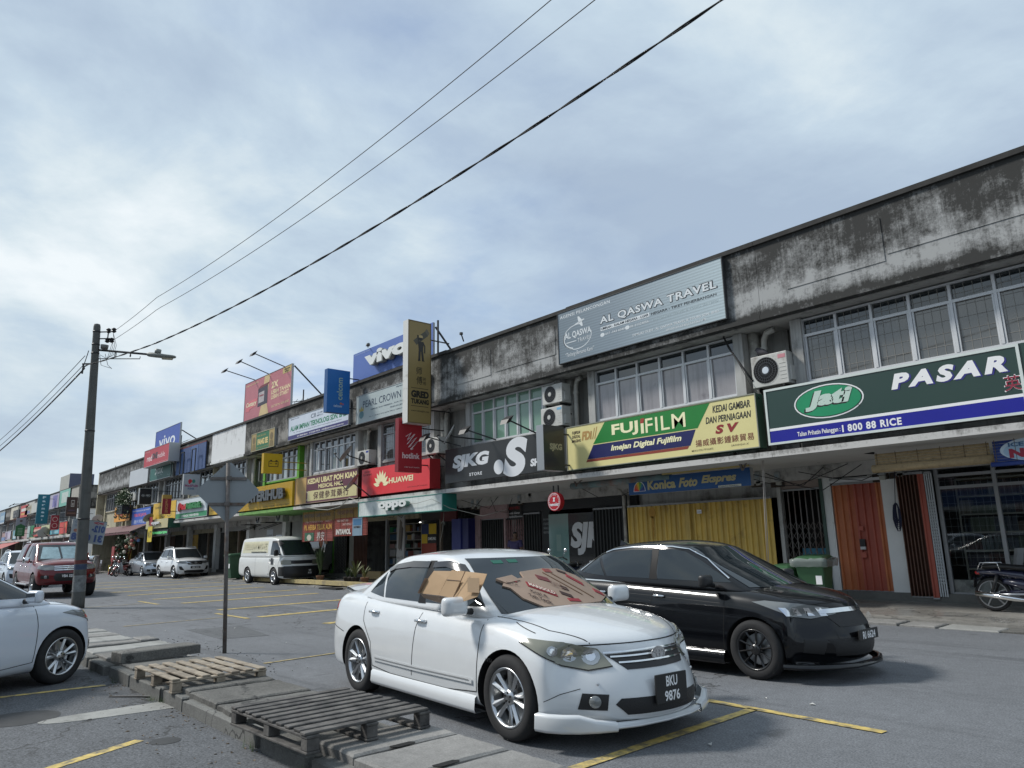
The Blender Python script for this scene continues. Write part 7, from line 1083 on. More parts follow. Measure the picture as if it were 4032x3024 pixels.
def build_car(S, loc, rz=0):
    root = thing(S['thing'], S['label'], S['cat'], (loc[0], loc[1], loc[2] if len(loc) > 2 else 0), rz, S.get('group')); S['root'] = root
    b = body_shell(S); cut = MB(); R = S['R']; ar = S.get('arch', R+.045)
    for x in S['axles']:
        for sgn in (-1, 1): cut.lathe([(.001, sgn*(S['track']-.17)), (ar, sgn*(S['track']-.17)), (ar, sgn*(S['track']+.4)), (.001, sgn*(S['track']+.4))][::sgn], 40, org=(x, 0, R+S.get('archz', .0)), mi=0)
    cm = cut.mesh('cut', DARK); bm = bmesh.new(); bm.from_mesh(cm); bmesh.ops.remove_doubles(bm, verts=bm.verts, dist=.002); bmesh.ops.recalc_face_normals(bm, faces=bm.faces); bm.to_mesh(cm); bm.free()
    pb = Proj(b); bb = boolean_cut(b, cm); bb.polygons.foreach_set('use_smooth', [True]*len(bb.polygons))
    try: bb.set_sharp_from_angle(angle=math.radians(42))
    except Exception: pass
    body = link('body', bb, root, True); c = cabin_shell(S); cab = link('roof', c, root, True); pc = Proj(c); add_wheels(root, S)
    S['pb'], S['pc'], S['body'] = pb, pc, body
    G = S.get('glass', GLASS)
    for p in S.get('side_windows', []):
        for mir in (False, True): pc.patch([(x, 0, z) for x, z in p], (0, 1, 0), G, 'side_window', root, .004, 16, 5, mir)
    for p in S.get('pillars', []):
        for mir in (False, True): pc.patch([(x, 0, z) for x, z in p], (0, 1, 0), PILLAR, 'window_pillar', root, .0055, 4, 5, mir)
    if 'windscreen' in S: pc.patch([(0, y, z) for y, z in S['windscreen']], (-1, 0, 0), G, 'windscreen', root, .007, 24, 12)
    if 'rear_glass' in S: pc.patch([(0, y, z) for y, z in S['rear_glass']], (1, 0, 0), G, 'rear_window', root, .004, 16, 6)
    for pts in S.get('gaps', []):
        for mir in (False, True): pb.line([(x, 0, z) for x, z in pts], (0, 1, 0), DARK, 'door_gap', root, .008, .002, mir)
    for (pts, m, nm, w_, off) in S.get('side_lines', []):
        for mir in (False, True): (pb if nm != 'drip_moulding' else pc).line([(x, 0, z) for x, z in pts], (0, 1, 0), m, nm, root, w_, off, mir)
    for (pts, D, m, nm, off, both) in S.get('patches', []):
        for mir in ((False, True) if both else (False,)): pb.patch(pts, D, m, nm, root, off, 14, 5, mir)
    for (pts, D, m, nm, w_, off, both) in S.get('lines', []):
        for mir in ((False, True) if both else (False,)): pb.line(pts, D, m, nm, root, w_, off, mir)
    for x, z, m in S.get('handles', []):
        for sgn in (-1, 1):
            p, n = pb.hit(pb.frame((0, 1, 0)), *[(Vector((x, 0, z))).dot(q) for q in pb.frame((0, 1, 0))[1:]]); handle(root, sgn, x, abs(p.y), z, m)
    return root
def oval_logo(parent, x, y, z, w, h, m, back=None, rz=0):
    f = Face((x, y-w/2, z-h/2), (0,1,0), (0,0,1), (1,0,0), w, h, parent)
    if back: f.ell(.5, .5, .5, .5, back, .003, 'emblem')
    t = h*.11; f.ring(.5, .5, .5, .5, t, m, .006); f.ring(.5, .5, .17, .42, t, m, .007); f.ring(.5, .68, .38, .2, t, m, .008)
    for o in parent.children:
        if o.name.startswith('emblem'): o.location = (0,0,0)
PEARL = mat('white_pearl_paint', (.66, .68, .69), .28, coat=1.0, var=.03, scale=4); 
def corolla_spec():
    S = dict(name='corolla', thing='parked_car', cat='car', paint='white_pearl_paint', R=.325, rr=.225, tw=.2, spokes='ten', axles=(1.33, -1.27), track=.765, arch=.365,
      label='white sedan parked in the foreground with cardboard over its windscreen and driver window')
    S['bowf'] = .44
    S['xs'] = [-2.22, -2.10, -1.8, -1.35, -.8, 0, .65, .95, 1.35, 1.75, 2.03, 2.21]
    S['zc'] = [.98, 1.06, 1.075, 1.06, 1.0, .98, .98, 1.005, .965, .88, .79, .70]
    S['ze'] = [.90, .985, .995, .985, .975, .945, .915, .90, .875, .80, .72, .645]
    S['zb'] = [.30, .24, .20, .20, .19, .19, .19, .19, .19, .19, .18, .20]
    S['w'] = [.74, .82, .865, .885, .89, .89, .885, .885, .885, .87, .83, .74]
    S['front'] = [.0, .03, .035, .0, -.05, -.12]; S['P'] = [.955, .99, 1, .99, .955, .875]; S['rear'] = [.06, -.02, -.03, 0, .02, .05]
    S['cab'] = dict(xb=[-1.92, -1.45, -.75, .05, .72, 1.33], xt=[-1.12, -.85, -.5, -.08, .22, .45], zb=[.98, .95, .93, .92, .90, .88], zt=[1.33, 1.40, 1.425, 1.43, 1.41, 1.36],
      wb=[.66, .76, .80, .81, .80, .76], wt=[.53, .575, .60, .61, .60, .56], bb=.30, bt=.10, crown=.055, pw=1.0)
    S['side_windows'] = [[(.86, .985), (-.02, .985), (-.06, 1.36), (.16, 1.37), (.36, 1.335), (.60, 1.19)], [(-.12, .985), (-.83, .995), (-1.0, 1.29), (-.85, 1.33), (-.5, 1.365), (-.14, 1.365)], [(-.87, .995), (-1.25, 1.03), (-1.16, 1.12), (-1.03, 1.245)]]
    S['pillars'] = [[(.0, .975), (-.13, .975), (-.15, 1.37), (-.04, 1.37)]]
    S['windscreen'] = [(-.66, .93), (.66, .93), (.64, 1.05), (.54, 1.385), (-.54, 1.385), (-.64, 1.05)]
    S['rear_glass'] = [(-.56, 1.06), (.56, 1.06), (.48, 1.36), (-.48, 1.36)]
    S['gaps'] = [[(.96, .89), (.97, .7), (.95, .32)], [(.0, .93), (-.06, .75), (-.10, .32)], [(-1.18, .97), (-1.13, .75), (-.93, .55), (-.89, .32)], [(.95, .32), (.5, .285), (-.5, .285), (-.89, .32)],
                 [(1.28, .885), (1.55, .82)], [(-1.6, .60), (-1.98, .66)]]
    S['side_lines'] = [([(-1.28, .975), (-.8, .958), (0, .935), (.88, .905)], SILV, 'belt_moulding', .018, .006), ([(.90, .40), (.0, .395), (-.84, .40)], PEARL, 'door_moulding', .045, .012), ([(.86, .405), (.0, .40), (-.8, .405)], SILV, 'moulding_strip', .01, .016)]
    F = (-1, 0, 0); Dg = (-.80, .60, 0)
    S['patches'] = [
      ([(2.09, -.44, .585), (2.0, -.60, .56), (1.86, -.74, .59), (1.50, -.85, .755), (1.56, -.82, .785), (1.82, -.68, .76), (2.0, -.50, .71)], Dg, LAMPH, 'headlight', .008, True),
      ([(0, -.40, .665), (0, -.30, .56), (0, .30, .56), (0, .40, .665), (0, .2, .675), (0, -.2, .675)], F, BLACKP, 'grille', .006, False),
      ([(0, -.44, .33), (0, -.36, .255), (0, .36, .255), (0, .44, .33), (0, .40, .37), (0, -.40, .37)], F, MESHG, 'lower_intake', .005, False),
      ([(2.2, -.54, .40), (2.2, -.56, .29), (2.1, -.74, .30), (2.1, -.70, .41)], (-.9, .43, 0), BLACKP, 'fog_lamp_recess', .006, True),
      ([(-2.1, -.80, .74), (-2.18, -.62, .72), (-2.2, -.60, .90), (-2.0, -.80, .92), (-1.93, -.85, .84)], (.6, .8, 0), REDL, 'tail_lamp', .008, True)]
    S['lines'] = [([(2.26, -.62, .735), (0, -.4, .738), (0, 0, .742), (0, .4, .738), (0, .62, .735)], F, DARK, 'bonnet_gap', .01, .002, False),
      ([(0, -.375, .645), (0, 0, .652), (0, .375, .645)], F, CHROME, 'grille_bar', .013, .016, False), ([(0, -.34, .605), (0, 0, .61), (0, .34, .605)], F, CHROME, 'grille_bar', .013, .016, False),
      ([(0, -.41, .675), (0, 0, .688), (0, .41, .675)], F, CHROME, 'grille_bar', .012, .014, False),
      ([(.98, -.70, 0), (1.25, -.68, 0), (1.6, -.64, 0), (1.95, -.44, 0)], (0, 0, -1), DARK, 'bonnet_gap', .009, .002, True)]
    S['handles'] = [(-.91, .85, CHROME), (.02, .82, CHROME)]
    return S
def sill_skirts(S, m, z0=.15, z1=.27):
    root = S['root']; T = S['track']; a, b = S['axles']; R = S['R']
    for sg in (-1, 1):
        mb = MB(); r0 = []
        for x in np.linspace(b+R+.06, a-R-.06, 9):
            w = S['skirt_w']; r0.append([(x, sg*(w-.03), z1+.01), (x, sg*(w+.006), z1-.02), (x, sg*(w+.014), z0+.03), (x, sg*(w-.0), z0), (x, sg*(w-.12), z0)])
        mb.grid(r0 if sg < 0 else [r[::-1] for r in r0]); link('side_skirt', mb.mesh('side_skirt', m, True), root, True)
def lip(S, m, pts, z0, z1, name='front_lip', out=.03, dip=True):
    """bumper skirt following a plan curve of (x,y)"""
    mb = MB(); rows = []
    for i, (x, y) in enumerate(pts):
        a = Vector(pts[max(i-1, 0)]); b = Vector(pts[min(i+1, len(pts)-1)]); t = (b-a).normalized(); n = Vector((t.y, -t.x))
        if n.x < 0 and x > 0 and abs(n.x) > .3: n = -n
        if n.dot(Vector((x, y))) < 0: n = -n
        zt = z1-(.06 if x > 0 and dip else 0)*min(1, max(0, (.70-abs(y))/.16))
        rows.append([(x-n.x*.04, y-n.y*.04, zt+.004), (x+n.x*out*.6, y+n.y*out*.6, zt), (x+n.x*out, y+n.y*out, zt-.02), (x+n.x*(out+.006), y+n.y*(out+.006), z0+.02), (x+n.x*out*.5, y+n.y*out*.5, z0), (x-n.x*.1, y-n.y*.1, z0+.01)])
    mb.grid(rows); return link(name, mb.mesh(name, m, True), S['root'], True)
def make_corolla(loc):
    S = corolla_spec(); root = build_car(S, loc, 0.0); pb, pc = S['pb'], S['pc']; S['skirt_w'] = .885
    sill_skirts(S, PEARL, .15, .29)
    for sg in (-1, 1): lip(S, PEARL, [(1.70, sg*.882), (1.80, sg*.86), (1.90, sg*.80), (1.99, sg*.71), (2.06, sg*.60), (2.12, sg*.46)][::(-sg)], .15, .27, out=.005, dip=True)
    lip(S, PEARL, [(2.10, -.50), (2.165, -.28), (2.185, 0), (2.165, .28), (2.10, .50)], .165, .20, out=.0, dip=False)
    # lamp internals seen through the hazed lens
    for mir in (False, True):
        for hx, hy, hz, hr in ((1.97, -.545, .655, .062), (1.86, -.665, .67, .058), (1.76, -.75, .70, .035)):
            pb.patch([(hx, hy+hr*1.15*math.cos(a)*.85, hz+hr*math.sin(a)) if 0 else (hx+hr*1.15*math.cos(a)*.60, hy+hr*1.15*math.cos(a)*.80, hz+hr*math.sin(a)) for a in np.linspace(.01, 2*PI-.3, 12)], (-.8, .6, 0), LAMPD, 'headlight_reflector', root, .010, 8, 4, mir)
            pb.patch([(hx+hr*.6*math.cos(a)*.60, hy+hr*.6*math.cos(a)*.80, hz+hr*.6*math.sin(a)) for a in np.linspace(.01, 2*PI-.3, 10)], (-.8, .6, 0), CHROME, 'headlight_bulb_cup', root, .013, 6, 4, mir)
        pb.line([(2.09, -.44, .585), (2.0, -.60, .56), (1.86, -.74, .59), (1.50, -.85, .755)], (-.8, .6, 0), DARK, 'lamp_gap', root, .008, .010, mir)
        p, n = pb.hit(pb.frame((-.9, .43 if not mir else -.43, 0)), *[Vector((2.15, -.63 if not mir else .63, .35)).dot(q) for q in pb.frame((-.9, .43 if not mir else -.43, 0))[1:]])
        mb = MB(); mb.lathe([(.001, .012), (.04, .010), (.045, 0)], 18, 'x'); fl = link('fog_lamp', mb.mesh('fog_lamp', LAMPG, True), root, True); fl.location = p+n*.006; fl.rotation_euler[2] = math.atan2(n.y, n.x)
    p, n = pb.hit(pb.frame((-1, 0, 0)), *[Vector((0, 0, .655)).dot(q) for q in pb.frame((-1, 0, 0))[1:]])
    oval_logo(root, p.x+.03, 0, .655, .15, .105, CHROME, SILV)
    p, n = pb.hit(pb.frame((-1, 0, 0)), *[Vector((0, 0, .43)).dot(q) for q in pb.frame((-1, 0, 0))[1:]])
    plate(root, p.x+.035, 0.0, .415, ['BKU', '9876'], .34, .21)
    for sg in (-1, 1): mirror_part(root, sg, .78, .845, 1.0, PEARL, .14, .25, .17)
    # wind deflectors over the side windows
    D_ = mat('smoked_acrylic', (.03, .028, .03), .12, coat=.5)
    for mir in (False, True):
        for q in ([(.60, 1.17), (.38, 1.32), (.16, 1.36), (-.05, 1.355), (-.05, 1.30), (.16, 1.31), (.36, 1.27), (.55, 1.14)], [(-.13, 1.355), (-.5, 1.355), (-.85, 1.32), (-1.0, 1.275), (-.95, 1.24), (-.83, 1.275), (-.5, 1.30), (-.13, 1.30)]):
            pc.patch([(x, 0, z) for x, z in q], (0, 1, 0), D_, 'wind_deflector', root, .016, 12, 3, mir, thick=0)
    # boot spoiler
    mb = MB(); rows = []
    for y in np.linspace(-.62, .62, 11): e = 1-abs(y/.62)**4; xo = .12*abs(y/.62)**2; rows.append([(-1.98+xo, y, 1.02), (-2.10+xo, y, 1.045+.015*e), (-2.2+xo, y, 1.06+.02*e), (-2.21+xo, y, 1.035+.02*e), (-2.10+xo, y, 1.0)])
    mb.grid(rows); link('boot_spoiler', mb.mesh('boot_spoiler', PEARL, True), root, True)
    # wipers
    for y0 in (-.35, .28):
        pc.line([(0, y0, .955), (0, y0+.38, .99)], (-1, 0, 0), BLACKP, 'wiper', root, .016, .018)
    for y_, z_ in ((-.30, 1.36), (-.14, 1.365)):
        pc.patch([(0, y_-.05, z_-.03), (0, y_+.05, z_-.03), (0, y_+.05, z_), (0, y_-.05, z_)], (-1, 0, 0), flat('2a6a58'), 'sticker', root, .010, 3, 2)
    for sg in (-1, 1):
        fr_ = pb.frame((-1, 0, 0)); p, n = pb.hit(fr_, *[Vector((0, sg*.52, .47)).dot(q) for q in fr_[1:]]); mb = MB(); mb.lathe([(.001, .004), (.011, .003), (.013, 0)], 12, 'x'); o = link('parking_sensor', mb.mesh('parking_sensor', SILV, True), root, True); o.location = p+n*.003
        pb.line([(2.02, sg*-.70, .44), (1.9, sg*-.80, .40), (1.78, sg*-.86, .35)], (-.8, .6*sg, 0), DARK, 'bumper_crease', root, .005, .002)
    f = Face((1.12, -.9, .58), (1,0,0), (0,0,1), (0,-1,0), .09, .03, root)
    g = f.text('VVT-i', 0, 0, 1, 1, BLACKP, .01, .2, d=.008); g.location = (0,0,0)
    return root, S
def city_spec(paint='black_metallic_paint', **kw):
    S = dict(name='city', thing='parked_car', cat='car', paint=paint, R=.315, rr=.215, tw=.2, spokes='mesh', axles=(1.36, -1.30), track=.765, arch=.35, bowf=.46,
      label='black sedan with black wheels on the road behind the white sedan', rimmat=BLKALLOY)
    S['xs'] = [-2.14, -2.03, -1.75, -1.35, -.8, 0, .65, 1.0, 1.4, 1.8, 2.06, 2.22]
    S['zc'] = [1.02, 1.11, 1.13, 1.10, 1.05, 1.02, 1.02, 1.05, 1.0, .915, .83, .74]
    S['ze'] = [.94, 1.03, 1.045, 1.035, 1.02, .985, .95, .935, .905, .84, .77, .69]
    S['zb'] = [.28, .24, .19, .18, .17, .17, .17, .17, .17, .17, .17, .2]
    S['w'] = [.72, .80, .85, .87, .875, .875, .87, .87, .87, .85, .81, .72]
    S['front'] = [-.06, .02, .05, .02, -.03, -.1]; S['rear'] = [.06, -.02, -.03, 0, .02, .05]
    S['cab'] = dict(xb=[-2.0, -1.5, -.75, .1, .85, 1.62], xt=[-1.15, -.9, -.5, -.05, .25, .50], zb=[1.02, .99, .97, .95, .93, .90], zt=[1.37, 1.44, 1.47, 1.475, 1.455, 1.40],
      wb=[.63, .74, .78, .80, .79, .74], wt=[.5, .55, .585, .60, .59, .54], bb=.32, bt=.10, crown=.05)
    S['side_windows'] = [[(1.05, 1.015), (.0, 1.045), (-.04, 1.395), (.16, 1.405), (.36, 1.37), (.62, 1.25)], [(-.10, 1.045), (-.85, 1.06), (-1.06, 1.32), (-.85, 1.37), (-.5, 1.40), (-.12, 1.40)], [(-.89, 1.06), (-1.36, 1.10), (-1.25, 1.2), (-1.10, 1.295)]]
    S['pillars'] = [[(.02, 1.035), (-.11, 1.035), (-.14, 1.41), (-.03, 1.41)]]
    S['windscreen'] = [(-.65, .96), (.65, .96), (.63, 1.08), (.52, 1.42), (-.52, 1.42), (-.63, 1.08)]; S['rear_glass'] = [(-.54, 1.1), (.54, 1.1), (.45, 1.40), (-.45, 1.40)]
    S['gaps'] = [[(1.0, .92), (1.01, .7), (.98, .30)], [(.0, .97), (-.05, .75), (-.08, .30)], [(-1.2, 1.0), (-1.15, .75), (-.97, .55), (-.93, .30)], [(.98, .30), (.5, .265), (-.5, .265), (-.93, .30)]]
    S['side_lines'] = [([(-1.5, .86), (-.8, .87), (0, .84), (.95, .79)], BLACKP, 'crease', .006, .003)] if paint != 'silver_paint' else []
    F = (-1, 0, 0); Dg = (-.80, .60, 0)
    S['patches'] = [([(2.17, -.38, .69), (2.0, -.62, .645), (1.82, -.76, .67), (1.42, -.86, .82), (1.55, -.82, .835), (1.9, -.64, .80), (2.1, -.42, .755)], Dg, LAMPG, 'headlight', .008, True),
      ([(0, -.42, .70), (0, -.34, .56), (0, .34, .56), (0, .42, .70), (0, 0, .705)], F, MESHG, 'grille', .006, False),
      ([(0, -.5, .44), (0, -.42, .27), (0, .42, .27), (0, .5, .44), (0, 0, .46)], F, MESHG, 'lower_intake', .005, False),
      ([(2.1, -.54, .42), (2.1, -.58, .29), (2.0, -.76, .31), (2.0, -.74, .44)], (-.9, .43, 0), BLACKP, 'fog_lamp_recess', .006, True),
      ([(-2.0, -.80, .80), (-2.08, -.62, .78), (-2.1, -.60, .97), (-1.9, -.80, .99), (-1.83, -.85, .9)], (.6, .8, 0), REDL, 'tail_lamp', .008, True)]
    S['lines'] = [([(0, -.62, .775), (0, -.4, .80), (0, 0, .81), (0, .4, .80), (0, .62, .775)], F, DARK, 'bonnet_gap', .01, .002, False), ([(1.0, -.72, 0), (1.3, -.70, 0), (1.65, -.66, 0), (1.9, -.52, 0)], (0, 0, -1), DARK, 'bonnet_gap', .009, .002, True)]
    S['handles'] = [(-.88, .86, CHROME), (.08, .84, CHROME)]; S.update(kw); return S
def front_plate(S, z, lines, w, h, y=0.0, dx=.03):
    p, n = S['pb'].hit(S['pb'].frame((-1, 0, 0)), *[Vector((0, y, z)).dot(q) for q in S['pb'].frame((-1, 0, 0))[1:]]); return plate(S['root'], p.x+dx, y, z, lines, w, h)
def make_city(loc, rz, spec=None, chrome=True, lips=True, plate_text='RI 6624'):
    S = spec or city_spec(); root = build_car(S, loc, rz); pb, pc = S['pb'], S['pc']; S['skirt_w'] = .87; P = MATS[S['paint']]
    if lips:
        sill_skirts(S, P, .13, .27)
        lip(S, P, [(1.7, -.87), (1.86, -.83), (2.0, -.73), (2.13, -.55), (2.23, -.3), (2.25, 0), (2.23, .3), (2.13, .55), (2.0, .73), (1.86, .83), (1.7, .87)], .15, .195, out=.008, dip=False)
    for mir in (False, True):
        for k in range(4): pb.patch([(2.12-.11*k, -.47-.085*k, .67+.004*k), (2.07-.11*k, -.53-.085*k, .67+.004*k), (2.02-.11*k, -.56-.085*k, .765), (2.06-.11*k, -.51-.085*k, .765)], (-.8, .6, 0), CHROME, 'headlight_reflector', root, .011, 3, 3, mir)
    if chrome:
        pb.line([(0, -.44, .715), (0, -.2, .725), (0, .2, .725), (0, .44, .715)], (-1, 0, 0), CHROME, 'grille_bar', root, .05, .015)
        for mir in (False, True):
            pc.line([(x, 0, z) for x, z in [(-1.42, 1.12), (-1.1, 1.34), (-.85, 1.405), (-.5, 1.435), (-.1, 1.44), (.16, 1.435), (.38, 1.40), (.64, 1.28), (1.0, 1.06)]], (0, 1, 0), CHROME, 'window_trim', root, .018, .008, mir)
            pb.line([(x, 0, z) for x, z in [(-1.45, 1.01), (-.9, .995), (0, .965), (1.0, .925)]], (0, 1, 0), CHROME, 'belt_moulding', root, .022, .008, mir)
    oval_logo(root, pb.hit(pb.frame((-1,0,0)), 0, 0)[0].x if 0 else 2.27, 0, .66, .11, .09, CHROME)
    for sg in (-1, 1): mirror_part(root, sg, .86, .84, 1.04, BLACKP if chrome else P, .12, .21, .15)
    if plate_text: front_plate(S, .47, [plate_text], .46, .11, 0)
    if chrome:
        mb = MB(); mb.add([(-1.05, -.02, 1.475), (-1.05, .02, 1.475), (-1.22, -.012, 1.455), (-1.22, .012, 1.455), (-1.2, 0, 1.53)], [(0,1,4), (1,3,4), (3,2,4), (2,0,4)]); link('antenna', mb.mesh('antenna', P), root, True)
    return root, S
def suv_spec(paint='white_paint', **kw):
    S = dict(name='suv', thing='parked_suv', cat='suv', paint=paint, R=.35, rr=.245, tw=.225, spokes='five', axles=(1.34, -1.33), track=.79, arch=.40, bowf=.36)
    S['xs'] = [-2.2, -2.1, -1.75, -1.35, -.8, 0, .7, 1.0, 1.4, 1.8, 2.08, 2.22]
    S['zc'] = [1.02, 1.12, 1.12, 1.12, 1.12, 1.12, 1.12, 1.15, 1.12, 1.07, 1.0, .90]; S['ze'] = [.98, 1.08, 1.09, 1.08, 1.07, 1.05, 1.03, 1.03, 1.01, .97, .92, .84]
    S['zb'] = [.38, .32, .27, .25, .25, .25, .25, .25, .25, .25, .26, .30]; S['w'] = [.80, .88, .91, .925, .925, .925, .925, .925, .92, .90, .86, .80]
    S['front'] = [-.08, .0, .03, .03, .0, -.06]; S['rear'] = [.05, -.02, -.03, 0, .02, .05]
    S['cab'] = dict(xb=[-2.12, -1.75, -.9, 0, .75, 1.32], xt=[-1.80, -1.5, -.8, -.05, .25, .50], zb=[1.05, 1.04, 1.04, 1.03, 1.02, 1.0], zt=[1.55, 1.62, 1.655, 1.665, 1.645, 1.58],
      wb=[.75, .82, .84, .85, .84, .80], wt=[.58, .64, .66, .67, .66, .62], bb=.22, bt=.10, crown=.04)
    S['side_windows'] = [[(.85, 1.12), (-.02, 1.13), (-.06, 1.57), (.2, 1.575), (.42, 1.52), (.64, 1.34)], [(-.12, 1.13), (-.95, 1.14), (-.95, 1.555), (-.14, 1.57)], [(-1.02, 1.14), (-1.68, 1.2), (-1.58, 1.48), (-1.02, 1.55)]]
    S['pillars'] = [[(0, 1.12), (-.13, 1.12), (-.15, 1.585), (-.04, 1.585)], [(-.94, 1.13), (-1.03, 1.13), (-1.03, 1.57), (-.94, 1.57)]]
    S['windscreen'] = [(-.70, 1.09), (.70, 1.09), (.60, 1.59), (-.60, 1.59)]; S['rear_glass'] = [(-.6, 1.15), (.6, 1.15), (.52, 1.55), (-.52, 1.55)]
    S['gaps'] = [[(.95, 1.0), (.95, .4)], [(0, 1.05), (-.06, .4)], [(-1.15, 1.05), (-1.1, .8), (-.93, .6), (-.9, .4)]]
    F = (-1, 0, 0); Dg = (-.80, .60, 0)
    S['side_lines'] = [([(-.88, .33), (.9, .33)], BLACKP, 'side_cladding', .12, .01), ([(-1.7, 1.095), (.9, 1.06)], SILV, 'belt_moulding', .015, .006)]
    S['patches'] = [([(2.16, -.42, .80), (2.0, -.66, .80), (1.66, -.86, .86), (1.7, -.84, .95), (1.95, -.68, .94), (2.1, -.48, .93)], Dg, LAMPG, 'headlight', .008, True),
      ([(0, -.46, .88), (0, -.36, .74), (0, .36, .74), (0, .46, .88), (0, .4, .93), (0, -.4, .93)], F, MESHG, 'grille', .006, False),
      ([(0, -.55, .42), (0, -.5, .30), (0, .5, .30), (0, .55, .42), (0, .4, .46), (0, -.4, .46)], F, BLACKP, 'lower_intake', .006, False),
      ([(2.1, -.52, .44), (2.0, -.76, .48), (1.95, -.80, .66), (2.05, -.7, .66)], (-.9, .43, 0), BLACKP, 'fog_lamp_recess', .006, True)]
    S['lines'] = [([(0, -.46, .89), (0, 0, .735), (0, .46, .89)], F, CHROME, 'grille_bar', .02, .012, False), ([(0, -.5, .96), (0, 0, .975), (0, .5, .96)], F, DARK, 'bonnet_gap', .012, .002, False), ([(0, -.6, .30), (0, .6, .30)], F, SILV, 'skid_plate', .06, .012, False)]
    S['handles'] = [(-.85, .90, CHROME), (.1, .89, CHROME)]; S.update(kw); return S
def make_suv(loc, rz, label, paint='white_paint', plate_text='VEN 2310', group=None):
    S = suv_spec(paint, label=label); root = build_car(S, loc, rz); P = MATS[paint]
    for sg in (-1, 1): mirror_part(root, sg, .82, .88, 1.12, P, .13, .22, .17)
    for sg in (-1, 1):
        mb = MB(); mb.tube([(.25, sg*.60, 1.66), (.15, sg*.61, 1.70), (-.6, sg*.62, 1.725), (-1.35, sg*.6, 1.69), (-1.45, sg*.59, 1.65)], .018, 8); link('roof_rail', mb.mesh('roof_rail', SILV, True), root, True)
    if plate_text: front_plate(S, .60, [plate_text], .52, .12)
    oval_logo(root, 2.24, 0, .83, .15, .12, CHROME)
    return root, S
def make_hilux(loc, rz):
    S = dict(name='hilux', thing='pickup_truck', cat='pickup truck', paint='dark_red_paint', R=.385, rr=.235, tw=.26, spokes='five', axles=(1.60, -1.55), track=.80, arch=.45, bowf=.30, bowr=.1, T=[0, .1, .38, .62, .88, 1],
      label='dark red pickup truck with a canopy parked behind the concrete pole')
    S['xs'] = [-2.6, -2.5, -2.1, -1.55, -.9, 0, .7, 1.1, 1.55, 2.0, 2.35, 2.52]
    S['zc'] = [1.15, 1.22, 1.22, 1.20, 1.20, 1.20, 1.20, 1.25, 1.25, 1.21, 1.15, 1.04]; S['ze'] = [1.12, 1.18, 1.18, 1.18, 1.17, 1.15, 1.13, 1.13, 1.12, 1.09, 1.05, .97]
    S['zb'] = [.5, .47, .42, .40, .40, .40, .40, .40, .40, .40, .42, .46]; S['w'] = [.86, .90, .915, .925, .925, .925, .925, .925, .925, .915, .87, .80]
    S['front'] = [-.08, .02, .05, .04, .0, -.06]; S['rear'] = [0, -.02, -.02, 0, 0, .02]
    S['cab'] = dict(xb=[-1.0, -.9, -.5, 0, .6, 1.22], xt=[-.93, -.85, -.5, -.05, .2, .42], zb=[1.14, 1.13, 1.12, 1.12, 1.11, 1.10], zt=[1.70, 1.745, 1.76, 1.765, 1.75, 1.68], wb=[.82, .84, .85, .85, .84, .80], wt=[.64, .66, .68, .68, .67, .62], bb=.2, bt=.1, crown=.04)
    S['side_windows'] = [[(.78, 1.2), (.02, 1.21), (0, 1.66), (.2, 1.665), (.38, 1.6), (.6, 1.4)], [(-.08, 1.21), (-.82, 1.22), (-.8, 1.64), (-.08, 1.66)]]; S['pillars'] = [[(.03, 1.2), (-.09, 1.2), (-.09, 1.67), (.01, 1.67)]]
    S['windscreen'] = [(-.70, 1.18), (.70, 1.18), (.60, 1.69), (-.60, 1.69)]; S['gaps'] = [[(.9, 1.1), (.9, .5)], [(0, 1.1), (0, .5)], [(-.98, 1.14), (-.98, .7), (-.9, .5)]]
    F = (-1, 0, 0); Dg = (-.80, .60, 0)
    S['patches'] = [([(2.42, -.42, .88), (2.25, -.66, .88), (1.98, -.86, .94), (2.0, -.84, 1.03), (2.2, -.68, 1.04), (2.38, -.48, 1.02)], Dg, LAMPG, 'headlight', .008, True),
      ([(0, -.46, .98), (0, -.44, .86), (0, .44, .86), (0, .46, .98), (0, .4, 1.01), (0, -.4, 1.01)], F, BLACKP, 'grille', .006, False), ([(0, -.46, .66), (0, -.38, .54), (0, .38, .54), (0, .46, .66), (0, .4, .78), (0, -.4, .78)], F, MESHG, 'lower_intake', .006, False),
      ([(2.4, -.56, .62), (2.35, -.56, .72), (2.2, -.76, .72), (2.2, -.76, .62)], (-.9, .43, 0), BLACKP, 'fog_lamp_recess', .006, True)]
    S['lines'] = [([(0, -.44, z), (0, 0, z+.005), (0, .44, z)], F, CHROME, 'grille_bar', .03, .014, False) for z in (.88, .94, .995)]+[([(0, -.6, 1.05), (0, 0, 1.06), (0, .6, 1.05)], F, DARK, 'bonnet_gap', .012, .002, False)]
    S['side_lines'] = []; S['handles'] = [(-.75, 1.02, CHROME), (.15, 1.0, CHROME)]
    root = build_car(S, loc, rz)
    C2 = dict(S); C2['cab'] = dict(xb=[-2.55, -2.3, -1.8, -1.4, -1.1, -1.02], xt=[-2.2, -2.0, -1.7, -1.4, -1.08, -1.0], zb=[1.15]*6, zt=[1.68, 1.74, 1.76, 1.765, 1.76, 1.74], wb=[.82, .85, .86, .86, .86, .85], wt=[.64, .67, .68, .68, .68, .67], bb=.0, bt=.0, crown=.04)
    me = cabin_shell(C2); link('canopy', me, root, True); pc = Proj(me)
